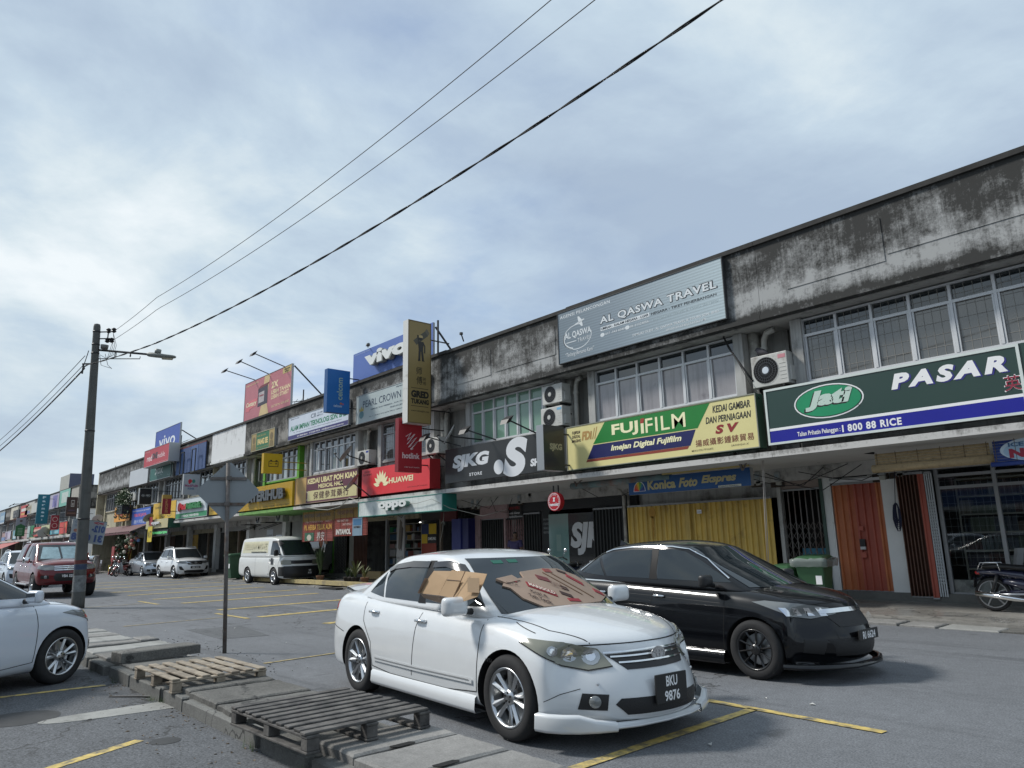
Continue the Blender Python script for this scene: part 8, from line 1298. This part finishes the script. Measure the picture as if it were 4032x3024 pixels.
    for mir in (False, True):
        pc.patch([(x, 0, z) for x, z in [(-1.15, 1.24), (-1.7, 1.24), (-1.7, 1.62), (-1.15, 1.64)]], (0, 1, 0), GLASS, 'side_window', root, .004, 8, 4, mir); pc.patch([(x, 0, z) for x, z in [(-1.76, 1.24), (-2.3, 1.24), (-2.12, 1.58), (-1.76, 1.62)]], (0, 1, 0), GLASS, 'side_window', root, .004, 8, 4, mir)
    SH = mat('sunshade_fabric', (.30, .42, .45), .35, .3, var=.3, scale=8)
    for q in ([(-.62, 1.23), (-.02, 1.22), (-.05, 1.6), (-.5, 1.62)], [(.04, 1.22), (.64, 1.23), (.52, 1.62), (.02, 1.62)]): S['pc'].patch([(0, y, z) for y, z in q], (-1, 0, 0), SH, 'sunshade', root, .014, 8, 4)
    for sg in (-1, 1):
        mirror_part(root, sg, .72, .88, 1.2, CHROME, .14, .24, .2); mb = MB(); mb.box(-.95, .95, sg*.84, sg*.98, .40, .45); link('side_step', bevel_mesh(mb.mesh('side_step', SILV), .015), root, True)
        mb = MB(); mb.tube([(-1.2, sg*.62, 1.76), (-1.25, sg*.62, 1.82), (-1.9, sg*.62, 1.81), (-1.95, sg*.62, 1.75)], .022, 8); link('roof_rail', mb.mesh('roof_rail', SILV, True), root, True)
    mb = MB(); mb.tube([(.1, -.3, 1.78), (.0, -.3, 2.0)], .006, 5); link('antenna', mb.mesh('antenna', BLACKP), root, True)
    front_plate(S, .70, ['VBA 3251'], .50, .12, -.05); oval_logo(root, 2.60, 0, .945, .22, .15, CHROME)
    for sg in (-1, 1): mb = MB(); mb.lathe([(.001, .012), (.05, .01), (.055, 0)], 14, 'x'); q = link('fog_lamp', mb.mesh('fog_lamp', LAMPG, True), root, True); q.location = (2.36, sg*.66, .67); q.rotation_euler[2] = sg*.5
    return root, S
def make_van(loc, rz):
    S = dict(name='van', thing='parked_van', cat='van', paint='van_white_paint', R=.335, rr=.21, tw=.2, spokes='seven', axles=(1.32, -1.25), track=.75, arch=.39, bowf=.20, bowr=.06, P=[.93, .99, 1, 1, .99, .95],
      label='white cargo van with faded yellow side lettering and black front bumper')
    S['xs'] = [-2.35, -2.25, -1.8, -1.3, -.7, 0, .7, 1.1, 1.6, 1.95, 2.15, 2.28]
    S['zc'] = [1.1, 1.14, 1.14, 1.14, 1.14, 1.14, 1.14, 1.14, 1.14, 1.14, 1.12, 1.04]; S['ze'] = [1.1, 1.14, 1.14, 1.14, 1.14, 1.14, 1.14, 1.13, 1.12, 1.11, 1.08, 1.0]
    S['zb'] = [.36, .32, .29, .28, .28, .28, .28, .28, .28, .26, .24, .28]; S['w'] = [.80, .835, .845, .85, .85, .85, .85, .85, .85, .845, .82, .77]
    S['front'] = [-.02, .04, .03, .0, -.05, -.1]; S['rear'] = [0, 0, 0, 0, 0, .02]
    S['cab'] = dict(xb=[-2.33, -1.9, -.8, .4, 1.4, 2.16], xt=[-2.22, -1.8, -.8, .3, .95, 1.42], zb=[1.10]*6, zt=[1.86, 1.90, 1.91, 1.91, 1.90, 1.84], wb=[.80, .83, .84, .84, .84, .79], wt=[.70, .74, .75, .75, .74, .68], bb=.16, bt=.12, crown=.06)
    S['side_windows'] = [[(1.83, 1.18), (.98, 1.2), (.98, 1.72), (1.38, 1.72), (1.52, 1.62)]]; S['windscreen'] = [(-.72, 1.17), (.72, 1.17), (.67, 1.78), (-.67, 1.78)]
    S['gaps'] = [[(.92, 1.12), (.92, .34)], [(1.95, 1.1), (1.75, .9), (1.72, .7)], [(-.45, 1.12), (-.45, .34)]]
    F = (-1, 0, 0); Dg = (-.85, .52, 0)
    S['patches'] = [([(2.22, -.50, .80), (2.1, -.75, .80), (1.98, -.83, .82), (1.98, -.83, .97), (2.1, -.74, .99), (2.2, -.52, .98)], Dg, LAMPH, 'headlight', .01, True),
      ([(0, -.50, .965), (0, -.50, .83), (0, .50, .83), (0, .50, .965)], F, BLACKP, 'grille', .008, False), ([(0, -.76, .74), (0, -.74, .30), (0, .74, .30), (0, .76, .74)], F, BLACKP, 'front_bumper', .025, False),
      ([(1.75, 0, .36), (2.25, 0, .36), (2.25, 0, .72), (1.78, 0, .72)], (0, 1, 0), BLACKP, 'front_bumper', .012, True),
      ([(.86, 0, .42), (.80, 0, .42), (.80, 0, .44), (.86, 0, .44)], (0, 1, 0), BLACKP, 'side_marker', .012, True)]
    S['lines'] = [([(0, -.48, z), (0, 0, z), (0, .48, z)], F, GREYP, 'grille_bar', .012, .016, False) for z in (.87, .92)]; S['side_lines'] = []; S['handles'] = [(1.02, 1.0, BLACKP)]
    root = build_car(S, loc, rz); pc, pb = S['pc'], S['pb']
    pc.patch([(x, 0, z) for x, z in [(.72, 1.28), (-1.95, 1.28), (-1.9, 1.76), (.66, 1.76)]], (0, 1, 0), mat('faded_yellow_film', (.60, .58, .42), .5, var=.15, scale=5), 'side_graphic', root, .004, 16, 4)
    f = Face((-1.75, -.825, 1.42), (1,0,0), (0,0,1), (0,-1,0), 2.3, .3, root); g = f.text('YELLOW MOVE', 0, 0, 1, 1, mat('faded_cream', (.62, .58, .42), .5), .02, d=.012); g.location = (0, 0, 0)
    f = Face((-.9, -.85, 1.30), (1,0,0), (0,0,1), (0,-1,0), 1.5, .035, root); g = f.rect(0, 0, 1, 1, GREYP, .008); g.location = (0,0,0)
    f = Face((.98, -.86, .92), (1,0,0), (0,0,1), (0,-1,0), .3, .26, root); g = f.rect(.35, -.4, 1, .6, GREYP, .01); g.location = (0,0,0)
    for sg in (-1, 1): mirror_part(root, sg, 1.72, .84, 1.28, BLACKP, .12, .2, .26)
    for y in (-.4, .2): pc.line([(0, y, 1.2), (0, y+.45, 1.25)], (-1, 0, 0), BLACKP, 'wiper', root, .018, .018)
    front_plate(S, .52, ['WPR', '6122'], .30, .19, .30, .04); oval_logo(root, 2.27, 0, 1.02, .13, .09, SILV)
    for mir in (False, True):
        pc.patch([(x, 0, z) for x, z in [(1.40, 1.76), (1.55, 1.64), (1.6, 1.52), (1.50, 1.58), (1.38, 1.68), (1.0, 1.69), (1.0, 1.76)]], (0, 1, 0), BLACKP, 'wind_deflector', root, .02, 10, 3, mir, thick=.0)
    return root, S
# ============================================================ vehicles placed, people, motorcycles
cor, CS = make_corolla((-6.02, 4.99, 0)); cor.rotation_euler[2] = -.066; cor.scale = (1.035, 1.035, 1.0)
city, _ = make_city((-6.0, 8.42, 0), 0)
bS = city_spec('blue_white_paint', label='pale blue white hatchback nosing in from the left frame edge', spokes='twin', rimmat=ALLOY, side_lines=[]); bS['name'] = 'mazda'; bS['label'] = 'pale blue white hatchback nosing in from the left frame edge'
mz, _ = make_city((-10.62, .37, 0), math.radians(120), bS, False, False, None)
hx, _ = make_hilux((-32.6, 5.55, 0), .01); hx.scale = (1.08, 1.04, 1.08)
suv, _ = make_suv((-44.95, 14.02-.0, 0), 0, 'white suv parked beside the dark green bin across the road')
bP = city_spec('silver_paint', label='silver sedan parked behind the white suv', spokes='five', rimmat=ALLOY); bP['name'] = 'persona'; pe, _ = make_city((-51.2, 14.0, 0), 0, bP, False, False, None)
vn, _ = make_van((-32.2, 14.15, 0), 0); vn.scale = (1.1, 1.0, 1.04)
sv2, _ = make_suv((-42.2, 5.9, 0), 0, 'white suv half hidden behind the red pickup truck', 'blue_white_paint', None)
bD = city_spec('grey_paint', label='dark grey sedan behind the half hidden white suv at the left edge', spokes='five', rimmat=ALLOY); bD['name'] = 'far_sedan'; fs, _ = make_city((-51.5, 4.9, 0), 0, bD, False, False, None)
for k, (x, y, lb) in enumerate(((-60, 5.2, 'distant dark car seen over the left edge row of parked cars'), (-68, 5.0, 'pale roofed car farthest left in the row of parked cars'), (-92, 12.2, 'white car far down the street seen above the pickup roof'))): c_ = copy_tree(fs if k < 1 else suv); c_.location = (x, y, 0); c_['label'] = lb; c_['category'] = 'car'
# ---- cardboard tucked into the white sedan
CARD = mat('cardboard', (.40, .27, .155), .8, var=.08, scale=3, dirt=(.30, .20, .115), dirt_amt=.15); CARD2 = mat('cardboard_pale', (.31, .225, .17), .8, var=.1, scale=4); CARDD = mat('cardboard_dark', (.16, .10, .06), .8)
def zc(u, v): return (1300+.3617*u, 1800+.3617*v)
t = thing('cardboard_box', 'flattened brown cardboard box tucked over the driver window of the white sedan', 'cardboard', (-6.2, 4.06, .9))
YC = 4.045
def card(pts, ys, m=CARD, nm='panel', th=.005):
    P3 = [Vector(on_y(*zc(u, v), YC+dy)) for (u, v), dy in zip(pts, ys)]; n = Vector((0, -1, .0)); mb = MB(); k = len(P3); mb.add([p for p in P3]+[p+Vector((0, th, 0)) for p in P3], [tuple(range(k)), tuple(range(2*k-1, k-1, -1))]+[(i, k+i, k+(i+1) % k, (i+1) % k) for i in range(k)])
    bm = bmesh.new(); me = mb.mesh(nm, m); bm.from_mesh(me); bmesh.ops.recalc_face_normals(bm, faces=bm.faces); bm.to_mesh(me); bm.free(); return link(nm, me, t)
card([(1065, 1320), (1128, 1238), (1318, 1240), (1266, 1333), (1178, 1506), (975, 1482)], [.03, .05, .05, .02, -.01, 0]); card([(1322, 1230), (1463, 1242), (1424, 1344), (1270, 1331)], [.04, .04, .01, .015]); card([(1268, 1337), (1424, 1348), (1332, 1534), (1180, 1504)], [-.02, -.02, -.05, -.05]); card([(1467, 1243), (1706, 1272), (1668, 1370), (1600, 1520), (1400, 1590), (1345, 1655), (1332, 1540), (1427, 1347)], [.03, -.02, -.04, -.06, -.07, -.07, -.05, .0], CARD)
card([(1062, 1322), (1030, 1316), (950, 1478), (972, 1488)], [.03, .0, -.03, 0], CARD2, 'flap'); card([(985, 1492), (1178, 1512), (1215, 1590), (1150, 1575), (1022, 1532)], [0, -.01, .03, .03, .03], CARD2, 'flap'); card([(1182, 1512), (1330, 1542), (1338, 1640), (1226, 1602)], [-.05, -.05, .02, .02], CARD2, 'flap')
card([(1270, 1336), (1424, 1346), (1423, 1351), (1268, 1341)], [-.024]*4, CARDD, 'crease'); card([(1465, 1243), (1470, 1244), (1336, 1536), (1330, 1534)], [-.03, -.03, -.06, -.06], CARDD, 'crease')
f = Face(on_y(*zc(1500, 1470), YC-.075), (1,0,0), (0,0,1), (0,-1,0), .16, .12, t); f.rect(.0, 0, 1, 1, mat('tape', (.42, .30, .19), .4), .004, 'label'); f.text('SHINHAI LPDA', -.1, 1.3, 1.2, 1.5, flat('4a3a2a'), .01, d=.0, res=1) if 0 else None
t2 = thing('cardboard_sheet', 'torn printed cardboard sheet covering the windscreen of the white sedan', 'cardboard', tuple(cor.location)); t2.rotation_euler = cor.rotation_euler; t2.scale = cor.scale
pc = CS['pc']
def wpatch(pts, m, nm, off, nu=14, nv=6): o = pc.patch([(0, y, z) for y, z in pts], (-1, 0, 0), m, nm, t2, off, nu, nv, thick=.004); return o
wpatch([(-.30, .955), (-.42, 1.04), (-.36, 1.085), (-.47, 1.13), (-.40, 1.175), (-.20, 1.19), (-.18, 1.24), (.10, 1.26), (.30, 1.25), (.47, 1.18), (.62, .99), (.40, .955)], CARD2, 'sheet', .022, 26, 8)
wpatch([(-.42, 1.145), (-.47, 1.185), (-.30, 1.21), (-.27, 1.165)], CARD2, 'torn_flap', .030, 8, 4)
MR = flat('8c2a30', .6); BRK = flat('3a2620', .7)
def wquad(cy, cz, w, h, ang, m, nm, off=.028):
    ca, sa = math.cos(ang), math.sin(ang); return wpatch([(cy+(a*w*ca-b*h*sa)/2, cz+(a*w*sa+b*h*ca)/2) for a, b in ((-1,-1), (1,-1), (1,1), (-1,1))], m, nm, off, 6, 3)
wquad(-.155, 1.085, .20, .045, -.5, MR, 'red_panel'); wquad(-.02, 1.17, .10, .04, -.35, flat('6a2a2a'), 'print_block'); wquad(.36, 1.14, .13, .035, -.75, MR, 'red_panel'); wquad(.52, 1.02, .09, .035, -.5, MR, 'print_block'); wquad(.06, .985, .12, .022, -.1, MR, 'red_panel'); wquad(-.34, 1.17, .06, .025, -.3, MR, 'red_panel'); wquad(.24, 1.10, .30, .012, -.85, CARDD, 'crease'); wquad(.14, 1.12, .27, .010, -.85, CARDD, 'crease'); wquad(.30, 1.215, .09, .02, -.4, BRK, 'print_block'); wquad(.13, 1.235, .08, .03, -.1, flat('8a4038'), 'print_block'); wquad(.04, 1.03, .09, .03, -.45, BRK, 'print_block'); wquad(.10, 1.08, .05, .03, -.4, BRK, 'print_block')
def wtext(body, cy, cz, w, h, ang, m, bold=.02, off=.034, sh=0):
    co, fs = text_mesh(body, bold, sh, 0, 2); fr = pc.frame((-1, 0, 0)); ca, sa = math.cos(ang), math.sin(ang); vs = []
    for x, y, z in co.tolist():
        a, b = (x-.5)*w, (y-.5)*h; q = Vector((0, cy+a*ca-b*sa, cz+a*sa+b*ca)); p, n = pc.hit(fr, q.dot(fr[1]), q.dot(fr[2]), off); vs.append(p)
    mb = MB(); mb.add(vs, fs); link('lettering', mb.mesh('lettering', m), t2, True)
wtext('MARIGOLD', -.155, 1.085, .18, .030, -.5, flat('d0c0b0'), .04); wtext('Kopi &', -.235, 1.045, .11, .030, -.5, BRK, .02); wtext('Teh Tarik', -.27, 1.008, .15, .030, -.5, BRK, .02); wtext('Kopi &\nTeh Tarik', .05, 1.105, .12, .05, -.45, flat('6a4a3a'), .01); wtext('500 X 48', -.38, 1.135, .08, .014, -.3, BRK, .01)
# ---- motorcycles
def motorcycle(label, loc, rz, paint, wheel_m=ALLOY, group=None, basket=True, spk=5):
    t_ = thing('motorcycle', label, 'motorcycle', loc, rz, group); P_ = paint
    def add(nm, mb, m, sm=True, par=None): return link(nm, mb.mesh(nm, m, sm), par or t_, True)
    for x in (-.61, .61):
        mb = MB(); mb.lathe([(.235, -.03), (.27, -.035), (.292, 0), (.27, .035), (.235, .03), (.235, -.03)], 32, 'y'); w = add('wheel', mb, TYRE); w.location = (x, 0, .292); mb = MB(); mb.lathe([(.22, -.028), (.24, -.028), (.24, .028), (.22, .028), (.22, -.028)], 32, 'y'); mb.lathe([(.001, -.05), (.05, -.05), (.05, .05), (.001, .05)], 14, 'y')
        for k in range(spk): a = 2*PI*k/spk+.3; mb.bar((.04*math.cos(a), 0, .04*math.sin(a)), (.225*math.cos(a+.12), 0, .225*math.sin(a+.12)), .028, .02)
        add('rim', mb, wheel_m, False, w); rows = []
        for k in range(15):
            a = math.radians((15 if x < 0 else 25)+ (145 if x < 0 else 130)*k/14); r = .335; rows.append([(r*math.cos(a)*.96+x, -.07, .292+r*math.sin(a)*.96), (r*math.cos(a)+x, -.045, .292+r*math.sin(a)), (r*math.cos(a)+x, .045, .292+r*math.sin(a)), (r*math.cos(a)*.96+x, .07, .292+r*math.sin(a)*.96)])
        mb = MB(); mb.grid(rows); add('mudguard', mb, P_)
    def loft(nm, secs, m):
        rows = []
        for x, y, z, w, h in secs: rows.append([(x, y+w*math.cos(a), z+h*math.sin(a)) for a in [2*PI*k/12 for k in range(13)]])
        mb = MB(); mb.grid(rows); return add(nm, mb, m)
    loft('seat', [(-.72, 0, .76, .04, .02), (-.70, 0, .77, .10, .04), (-.45, 0, .78, .13, .05), (-.15, 0, .755, .13, .05), (.08, 0, .735, .09, .05), (.14, 0, .73, .02, .02)], mat('seat_vinyl', (.015, .015, .016), .45))
    loft('tail_fairing', [(-.84, 0, .66, .02, .02), (-.80, 0, .67, .07, .05), (-.5, 0, .67, .12, .06), (-.1, 0, .62, .11, .08), (.02, 0, .50, .07, .10), (.10, 0, .46, .05, .08)], P_); loft('side_cover', [(-.45, 0, .50, .02, .02), (-.38, 0, .52, .10, .06), (-.1, 0, .46, .12, .10), (.12, 0, .38, .07, .08), (.2, 0, .36, .02, .04)], P_)
    loft('tail_lamp', [(-.86, 0, .66, .01, .01), (-.84, 0, .66, .06, .035), (-.77, 0, .66, .075, .04)], REDL)
    mb = MB(); mb.tube([(.38, 0, .90), (.34, 0, .70), (.20, 0, .42), (.0, 0, .36), (-.5, 0, .32)], [.05, .06, .06, .05, .03], 10); add('frame', mb, P_)
    rows = []
    for z, x, w in ((.88, .40, .10), (.70, .44, .20), (.50, .42, .24), (.34, .34, .20), (.26, .28, .12)): rows.append([(x-.10*abs(q)**1.5, w*q, z) for q in (-1, -.7, -.3, 0, .3, .7, 1)])
    mb = MB(); mb.grid(rows); mb.grid([[(p[0]-.01, p[1], p[2]) for p in rw][::-1] for rw in rows]); add('leg_shield', mb, mat('leg_shield_grey', (.32, .33, .34), .35, coat=.4))
    for y in (-.075, .075): mb = MB(); mb.tube([(.40, y, .80), (.61, y, .29)], .022, 8); add('fork', mb, CHROME); mb = MB(); mb.tube([(-.48, y*1.5, .62), (-.60, y*1.5, .32)], [.03, .02], 10); add('shock_absorber', mb, BLACKP)
    mb = MB(); mb.lathe([(.001, -.13), (.075, -.12), (.08, .12), (.001, .13)], 16, 'y', (.05, 0, .30)); mb.tube([(.05, 0, .32), (.26, 0, .33)], .06, 10); add('engine', mb, ALLOY); mb = MB(); mb.tube([(.22, -.09, .24), (.0, -.11, .20), (-.25, -.13, .23), (-.85, -.14, .31)], [.018, .02, .045, .05], 12); add('exhaust', mb, CHROME)
    mb = MB(); mb.bar((-.61, -.06, .29), (-.05, -.06, .31), .035); add('swing_arm', mb, SILV); mb = MB(); mb.tube([(.34, -.30, .93), (.38, -.2, 1.0), (.40, 0, .97), (.38, .2, 1.0), (.34, .30, .93)], .013, 8); mb.tube([(.34, -.32, .925), (.36, -.20, .98)], .019, 8); mb.tube([(.34, .32, .925), (.36, .20, .98)], .019, 8); add('handlebar', mb, BLACKP); loft('headlamp', [(.36, 0, .93, .06, .05), (.44, 0, .92, .09, .08), (.50, 0, .90, .07, .06), (.51, 0, .90, .01, .01)], P_)
    for y in (-.26, .26): mb = MB(); mb.tube([(.38, y*.8, 1.0), (.36, y, 1.14)], .006, 6); mb.lathe([(.001, -.008), (.055, -.006), (.055, .006), (.001, .008)], 16, 'x', (.36, y*1.05, 1.18)); add('rear_view_mirror', mb, CHROME)
    mb = MB(); mb.tube([(-.78, -.10, .72), (-.72, -.10, .84), (-.45, -.12, .84), (-.42, -.12, .70)], .009, 6); mb.tube([(-.78, .10, .72), (-.72, .10, .84), (-.45, .12, .84), (-.42, .12, .70)], .009, 6); add('grab_rail', mb, CHROME)
    if basket:
        mb = MB()
        for k in range(9): z = .66+.025*k; mb.tube([(.44, -.14, z), (.70, -.16, z), (.70, .16, z), (.44, .14, z)], .003, 4)
        for k in range(8): mb.bar((.70, -.16+.045*k, .66), (.70, -.16+.045*k, .87), .004); mb.bar((.45+.035*k, -.15, .66), (.45+.035*k, -.155, .87), .004)
        add('front_basket', mb, BLACKP, False)
    mb = MB(); mb.tube([(-.1, .08, .28), (-.16, .22, .01)], .012, 6); add('side_stand', mb, BLACKP); plate(t_, -.88, 0, .48, ['BFX', '512'], .16, .16, .2, PI); return t_
NAVY = mat('navy_paint', (.018, .02, .045), .25, coat=.8); p = on_y(3905, 2290, 15.35); motorcycle('old navy moped with chrome exhaust parked at the right edge before the glass shopfront', (p[0]+.61, 15.35, .15), 0, NAVY)
p = on_y(3840+160, 2210, 15.9); mb = MB(); t_ = thing('motorcycle_shield', 'grey clear legshield leaning behind the navy moped', 'shield', (p[0], 15.8, .2)); mb.grid([[(-.16+.1*abs(q)+.05*k, q*.2, .15+.22*k) for q in (-1, -.5, 0, .5, 1)] for k in range(5)]); link('shield', mb.mesh('shield', mat('leg_shield_grey')), t_, True)
for k, (px, Y, c, lb, rz) in enumerate(((470, 12.9, (.02, .02, .022), 'black motorcycle with red fairing parked left of the silver sedan', -.9), (483, 12.6, (.30, .08, .07), 'pink and black motorcycle closest to the silver sedan', -.8), (2225, 14.7, (.02, .03, .06), 'dark motorcycle parked behind the black sedan, one mirror showing', -1.4))): p = on_y(px, 2230, Y); motorcycle(lb, (p[0], Y, 0 if k < 2 else .12), rz, mat('moto_paint_%s' % 'abc'[k], c, .3, coat=.8), BLKALLOY, None, False, 5)
# ---- a man seen from behind at the pink gate
def skin_mesh(name, V, E, m, lv=2, root=0):
    me = bpy.data.meshes.new(name); me.from_pydata([v[:3] for v in V], E, []); o = bpy.data.objects.new('tmp', me); COL.objects.link(o); md = o.modifiers.new('k', 'SKIN'); md.use_smooth_shade = True
    for i, v in enumerate(V): s_ = me.skin_vertices[0].data[i]; s_.radius = (v[3], v[4] if len(v) > 4 else v[3]); s_.use_root = i == root
    ss = o.modifiers.new('s', 'SUBSURF'); ss.levels = lv; bpy.context.view_layer.update(); r = bpy.data.meshes.new_from_object(o.evaluated_get(bpy.context.evaluated_depsgraph_get())); bpy.data.objects.remove(o); r.materials.clear(); r.materials.append(m); return r
p = on_y(2028, 2130, 15.3); man = thing('person', 'man in a purple shirt seen from behind, standing before the pink gate', 'person', (p[0], 15.3, .15), .3)
SK = mat('skin', (.12, .065, .04), .6)
V = [(0, 0, .93, .13, .10), (0, 0, 1.1, .13, .10), (0, 0, 1.3, .16, .11), (0, 0, 1.42, .13, .09), (0, .01, 1.50, .05), (0, .01, 1.56, .055), (0, .02, 1.63, .085, .095), (0, .02, 1.71, .06, .07),
     (.18, 0, 1.40, .06), (.23, 0, 1.15, .045), (.24, .06, .92, .033), (.24, .07, .85, .03, .018), (-.18, 0, 1.40, .06), (-.23, 0, 1.15, .045), (-.24, .06, .92, .033), (-.24, .07, .85, .03, .018),
     (.09, 0, .86, .085), (.10, .01, .50, .058), (.10, -.01, .10, .038), (.10, .10, .04, .035, .03), (-.09, 0, .86, .085), (-.10, .01, .50, .058), (-.10, -.01, .10, .038), (-.10, .10, .04, .035, .03)]
E = [(0,1), (1,2), (2,3), (3,4), (4,5), (5,6), (6,7), (3,8), (8,9), (9,10), (10,11), (3,12), (12,13), (13,14), (14,15), (0,16), (16,17), (17,18), (18,19), (0,20), (20,21), (21,22), (22,23)]
for sg, wr in ((1, 11), (-1, 15)):
    for k in range(5):
        i = len(V); x = sg*.24; dy = .07+(-.030+.018*k if k < 4 else -.05); ln = (.05, .065, .07, .06, .04)[k]; V += [(x, dy, .815, .010), (x, dy+.004, .815-ln*.6, .009), (x-sg*.01, dy+.008, .815-ln, .007)]; E += [(wr, i), (i, i+1), (i+1, i+2)]
link('body', skin_mesh('body', V, E, SK), man, True)
g_ = lambda idx, add: [tuple(V[i][:3])+(V[i][3]+add, (V[i][4] if len(V[i]) > 4 else V[i][3])+add) for i in idx]
SHV = g_([0, 1, 2, 3, 8, 12], .028)+[(.225, 0, 1.22, .07), (-.225, 0, 1.22, .07)]; link('shirt', skin_mesh('shirt', SHV, [(0,1), (1,2), (2,3), (3,4), (3,5), (4,6), (5,7)], mat('purple_shirt', (.045, .035, .10), .8, var=.15, scale=8)), man, True)
TR = g_([0, 16, 17, 20, 21], .024)+[(.10, -.01, .12, .055), (-.10, -.01, .12, .055)]; link('trousers', skin_mesh('trousers', TR, [(0,1), (1,2), (0,3), (3,4), (2,5), (4,6)], mat('dark_trousers', (.02, .02, .025), .85)), man, True)
link('hair', skin_mesh('hair', [(0, -.005, 1.63, .088, .092), (0, .0, 1.72, .075, .08)], [(0,1)], mat('dark_grey_hair', (.02, .018, .017), .8)), man, True)
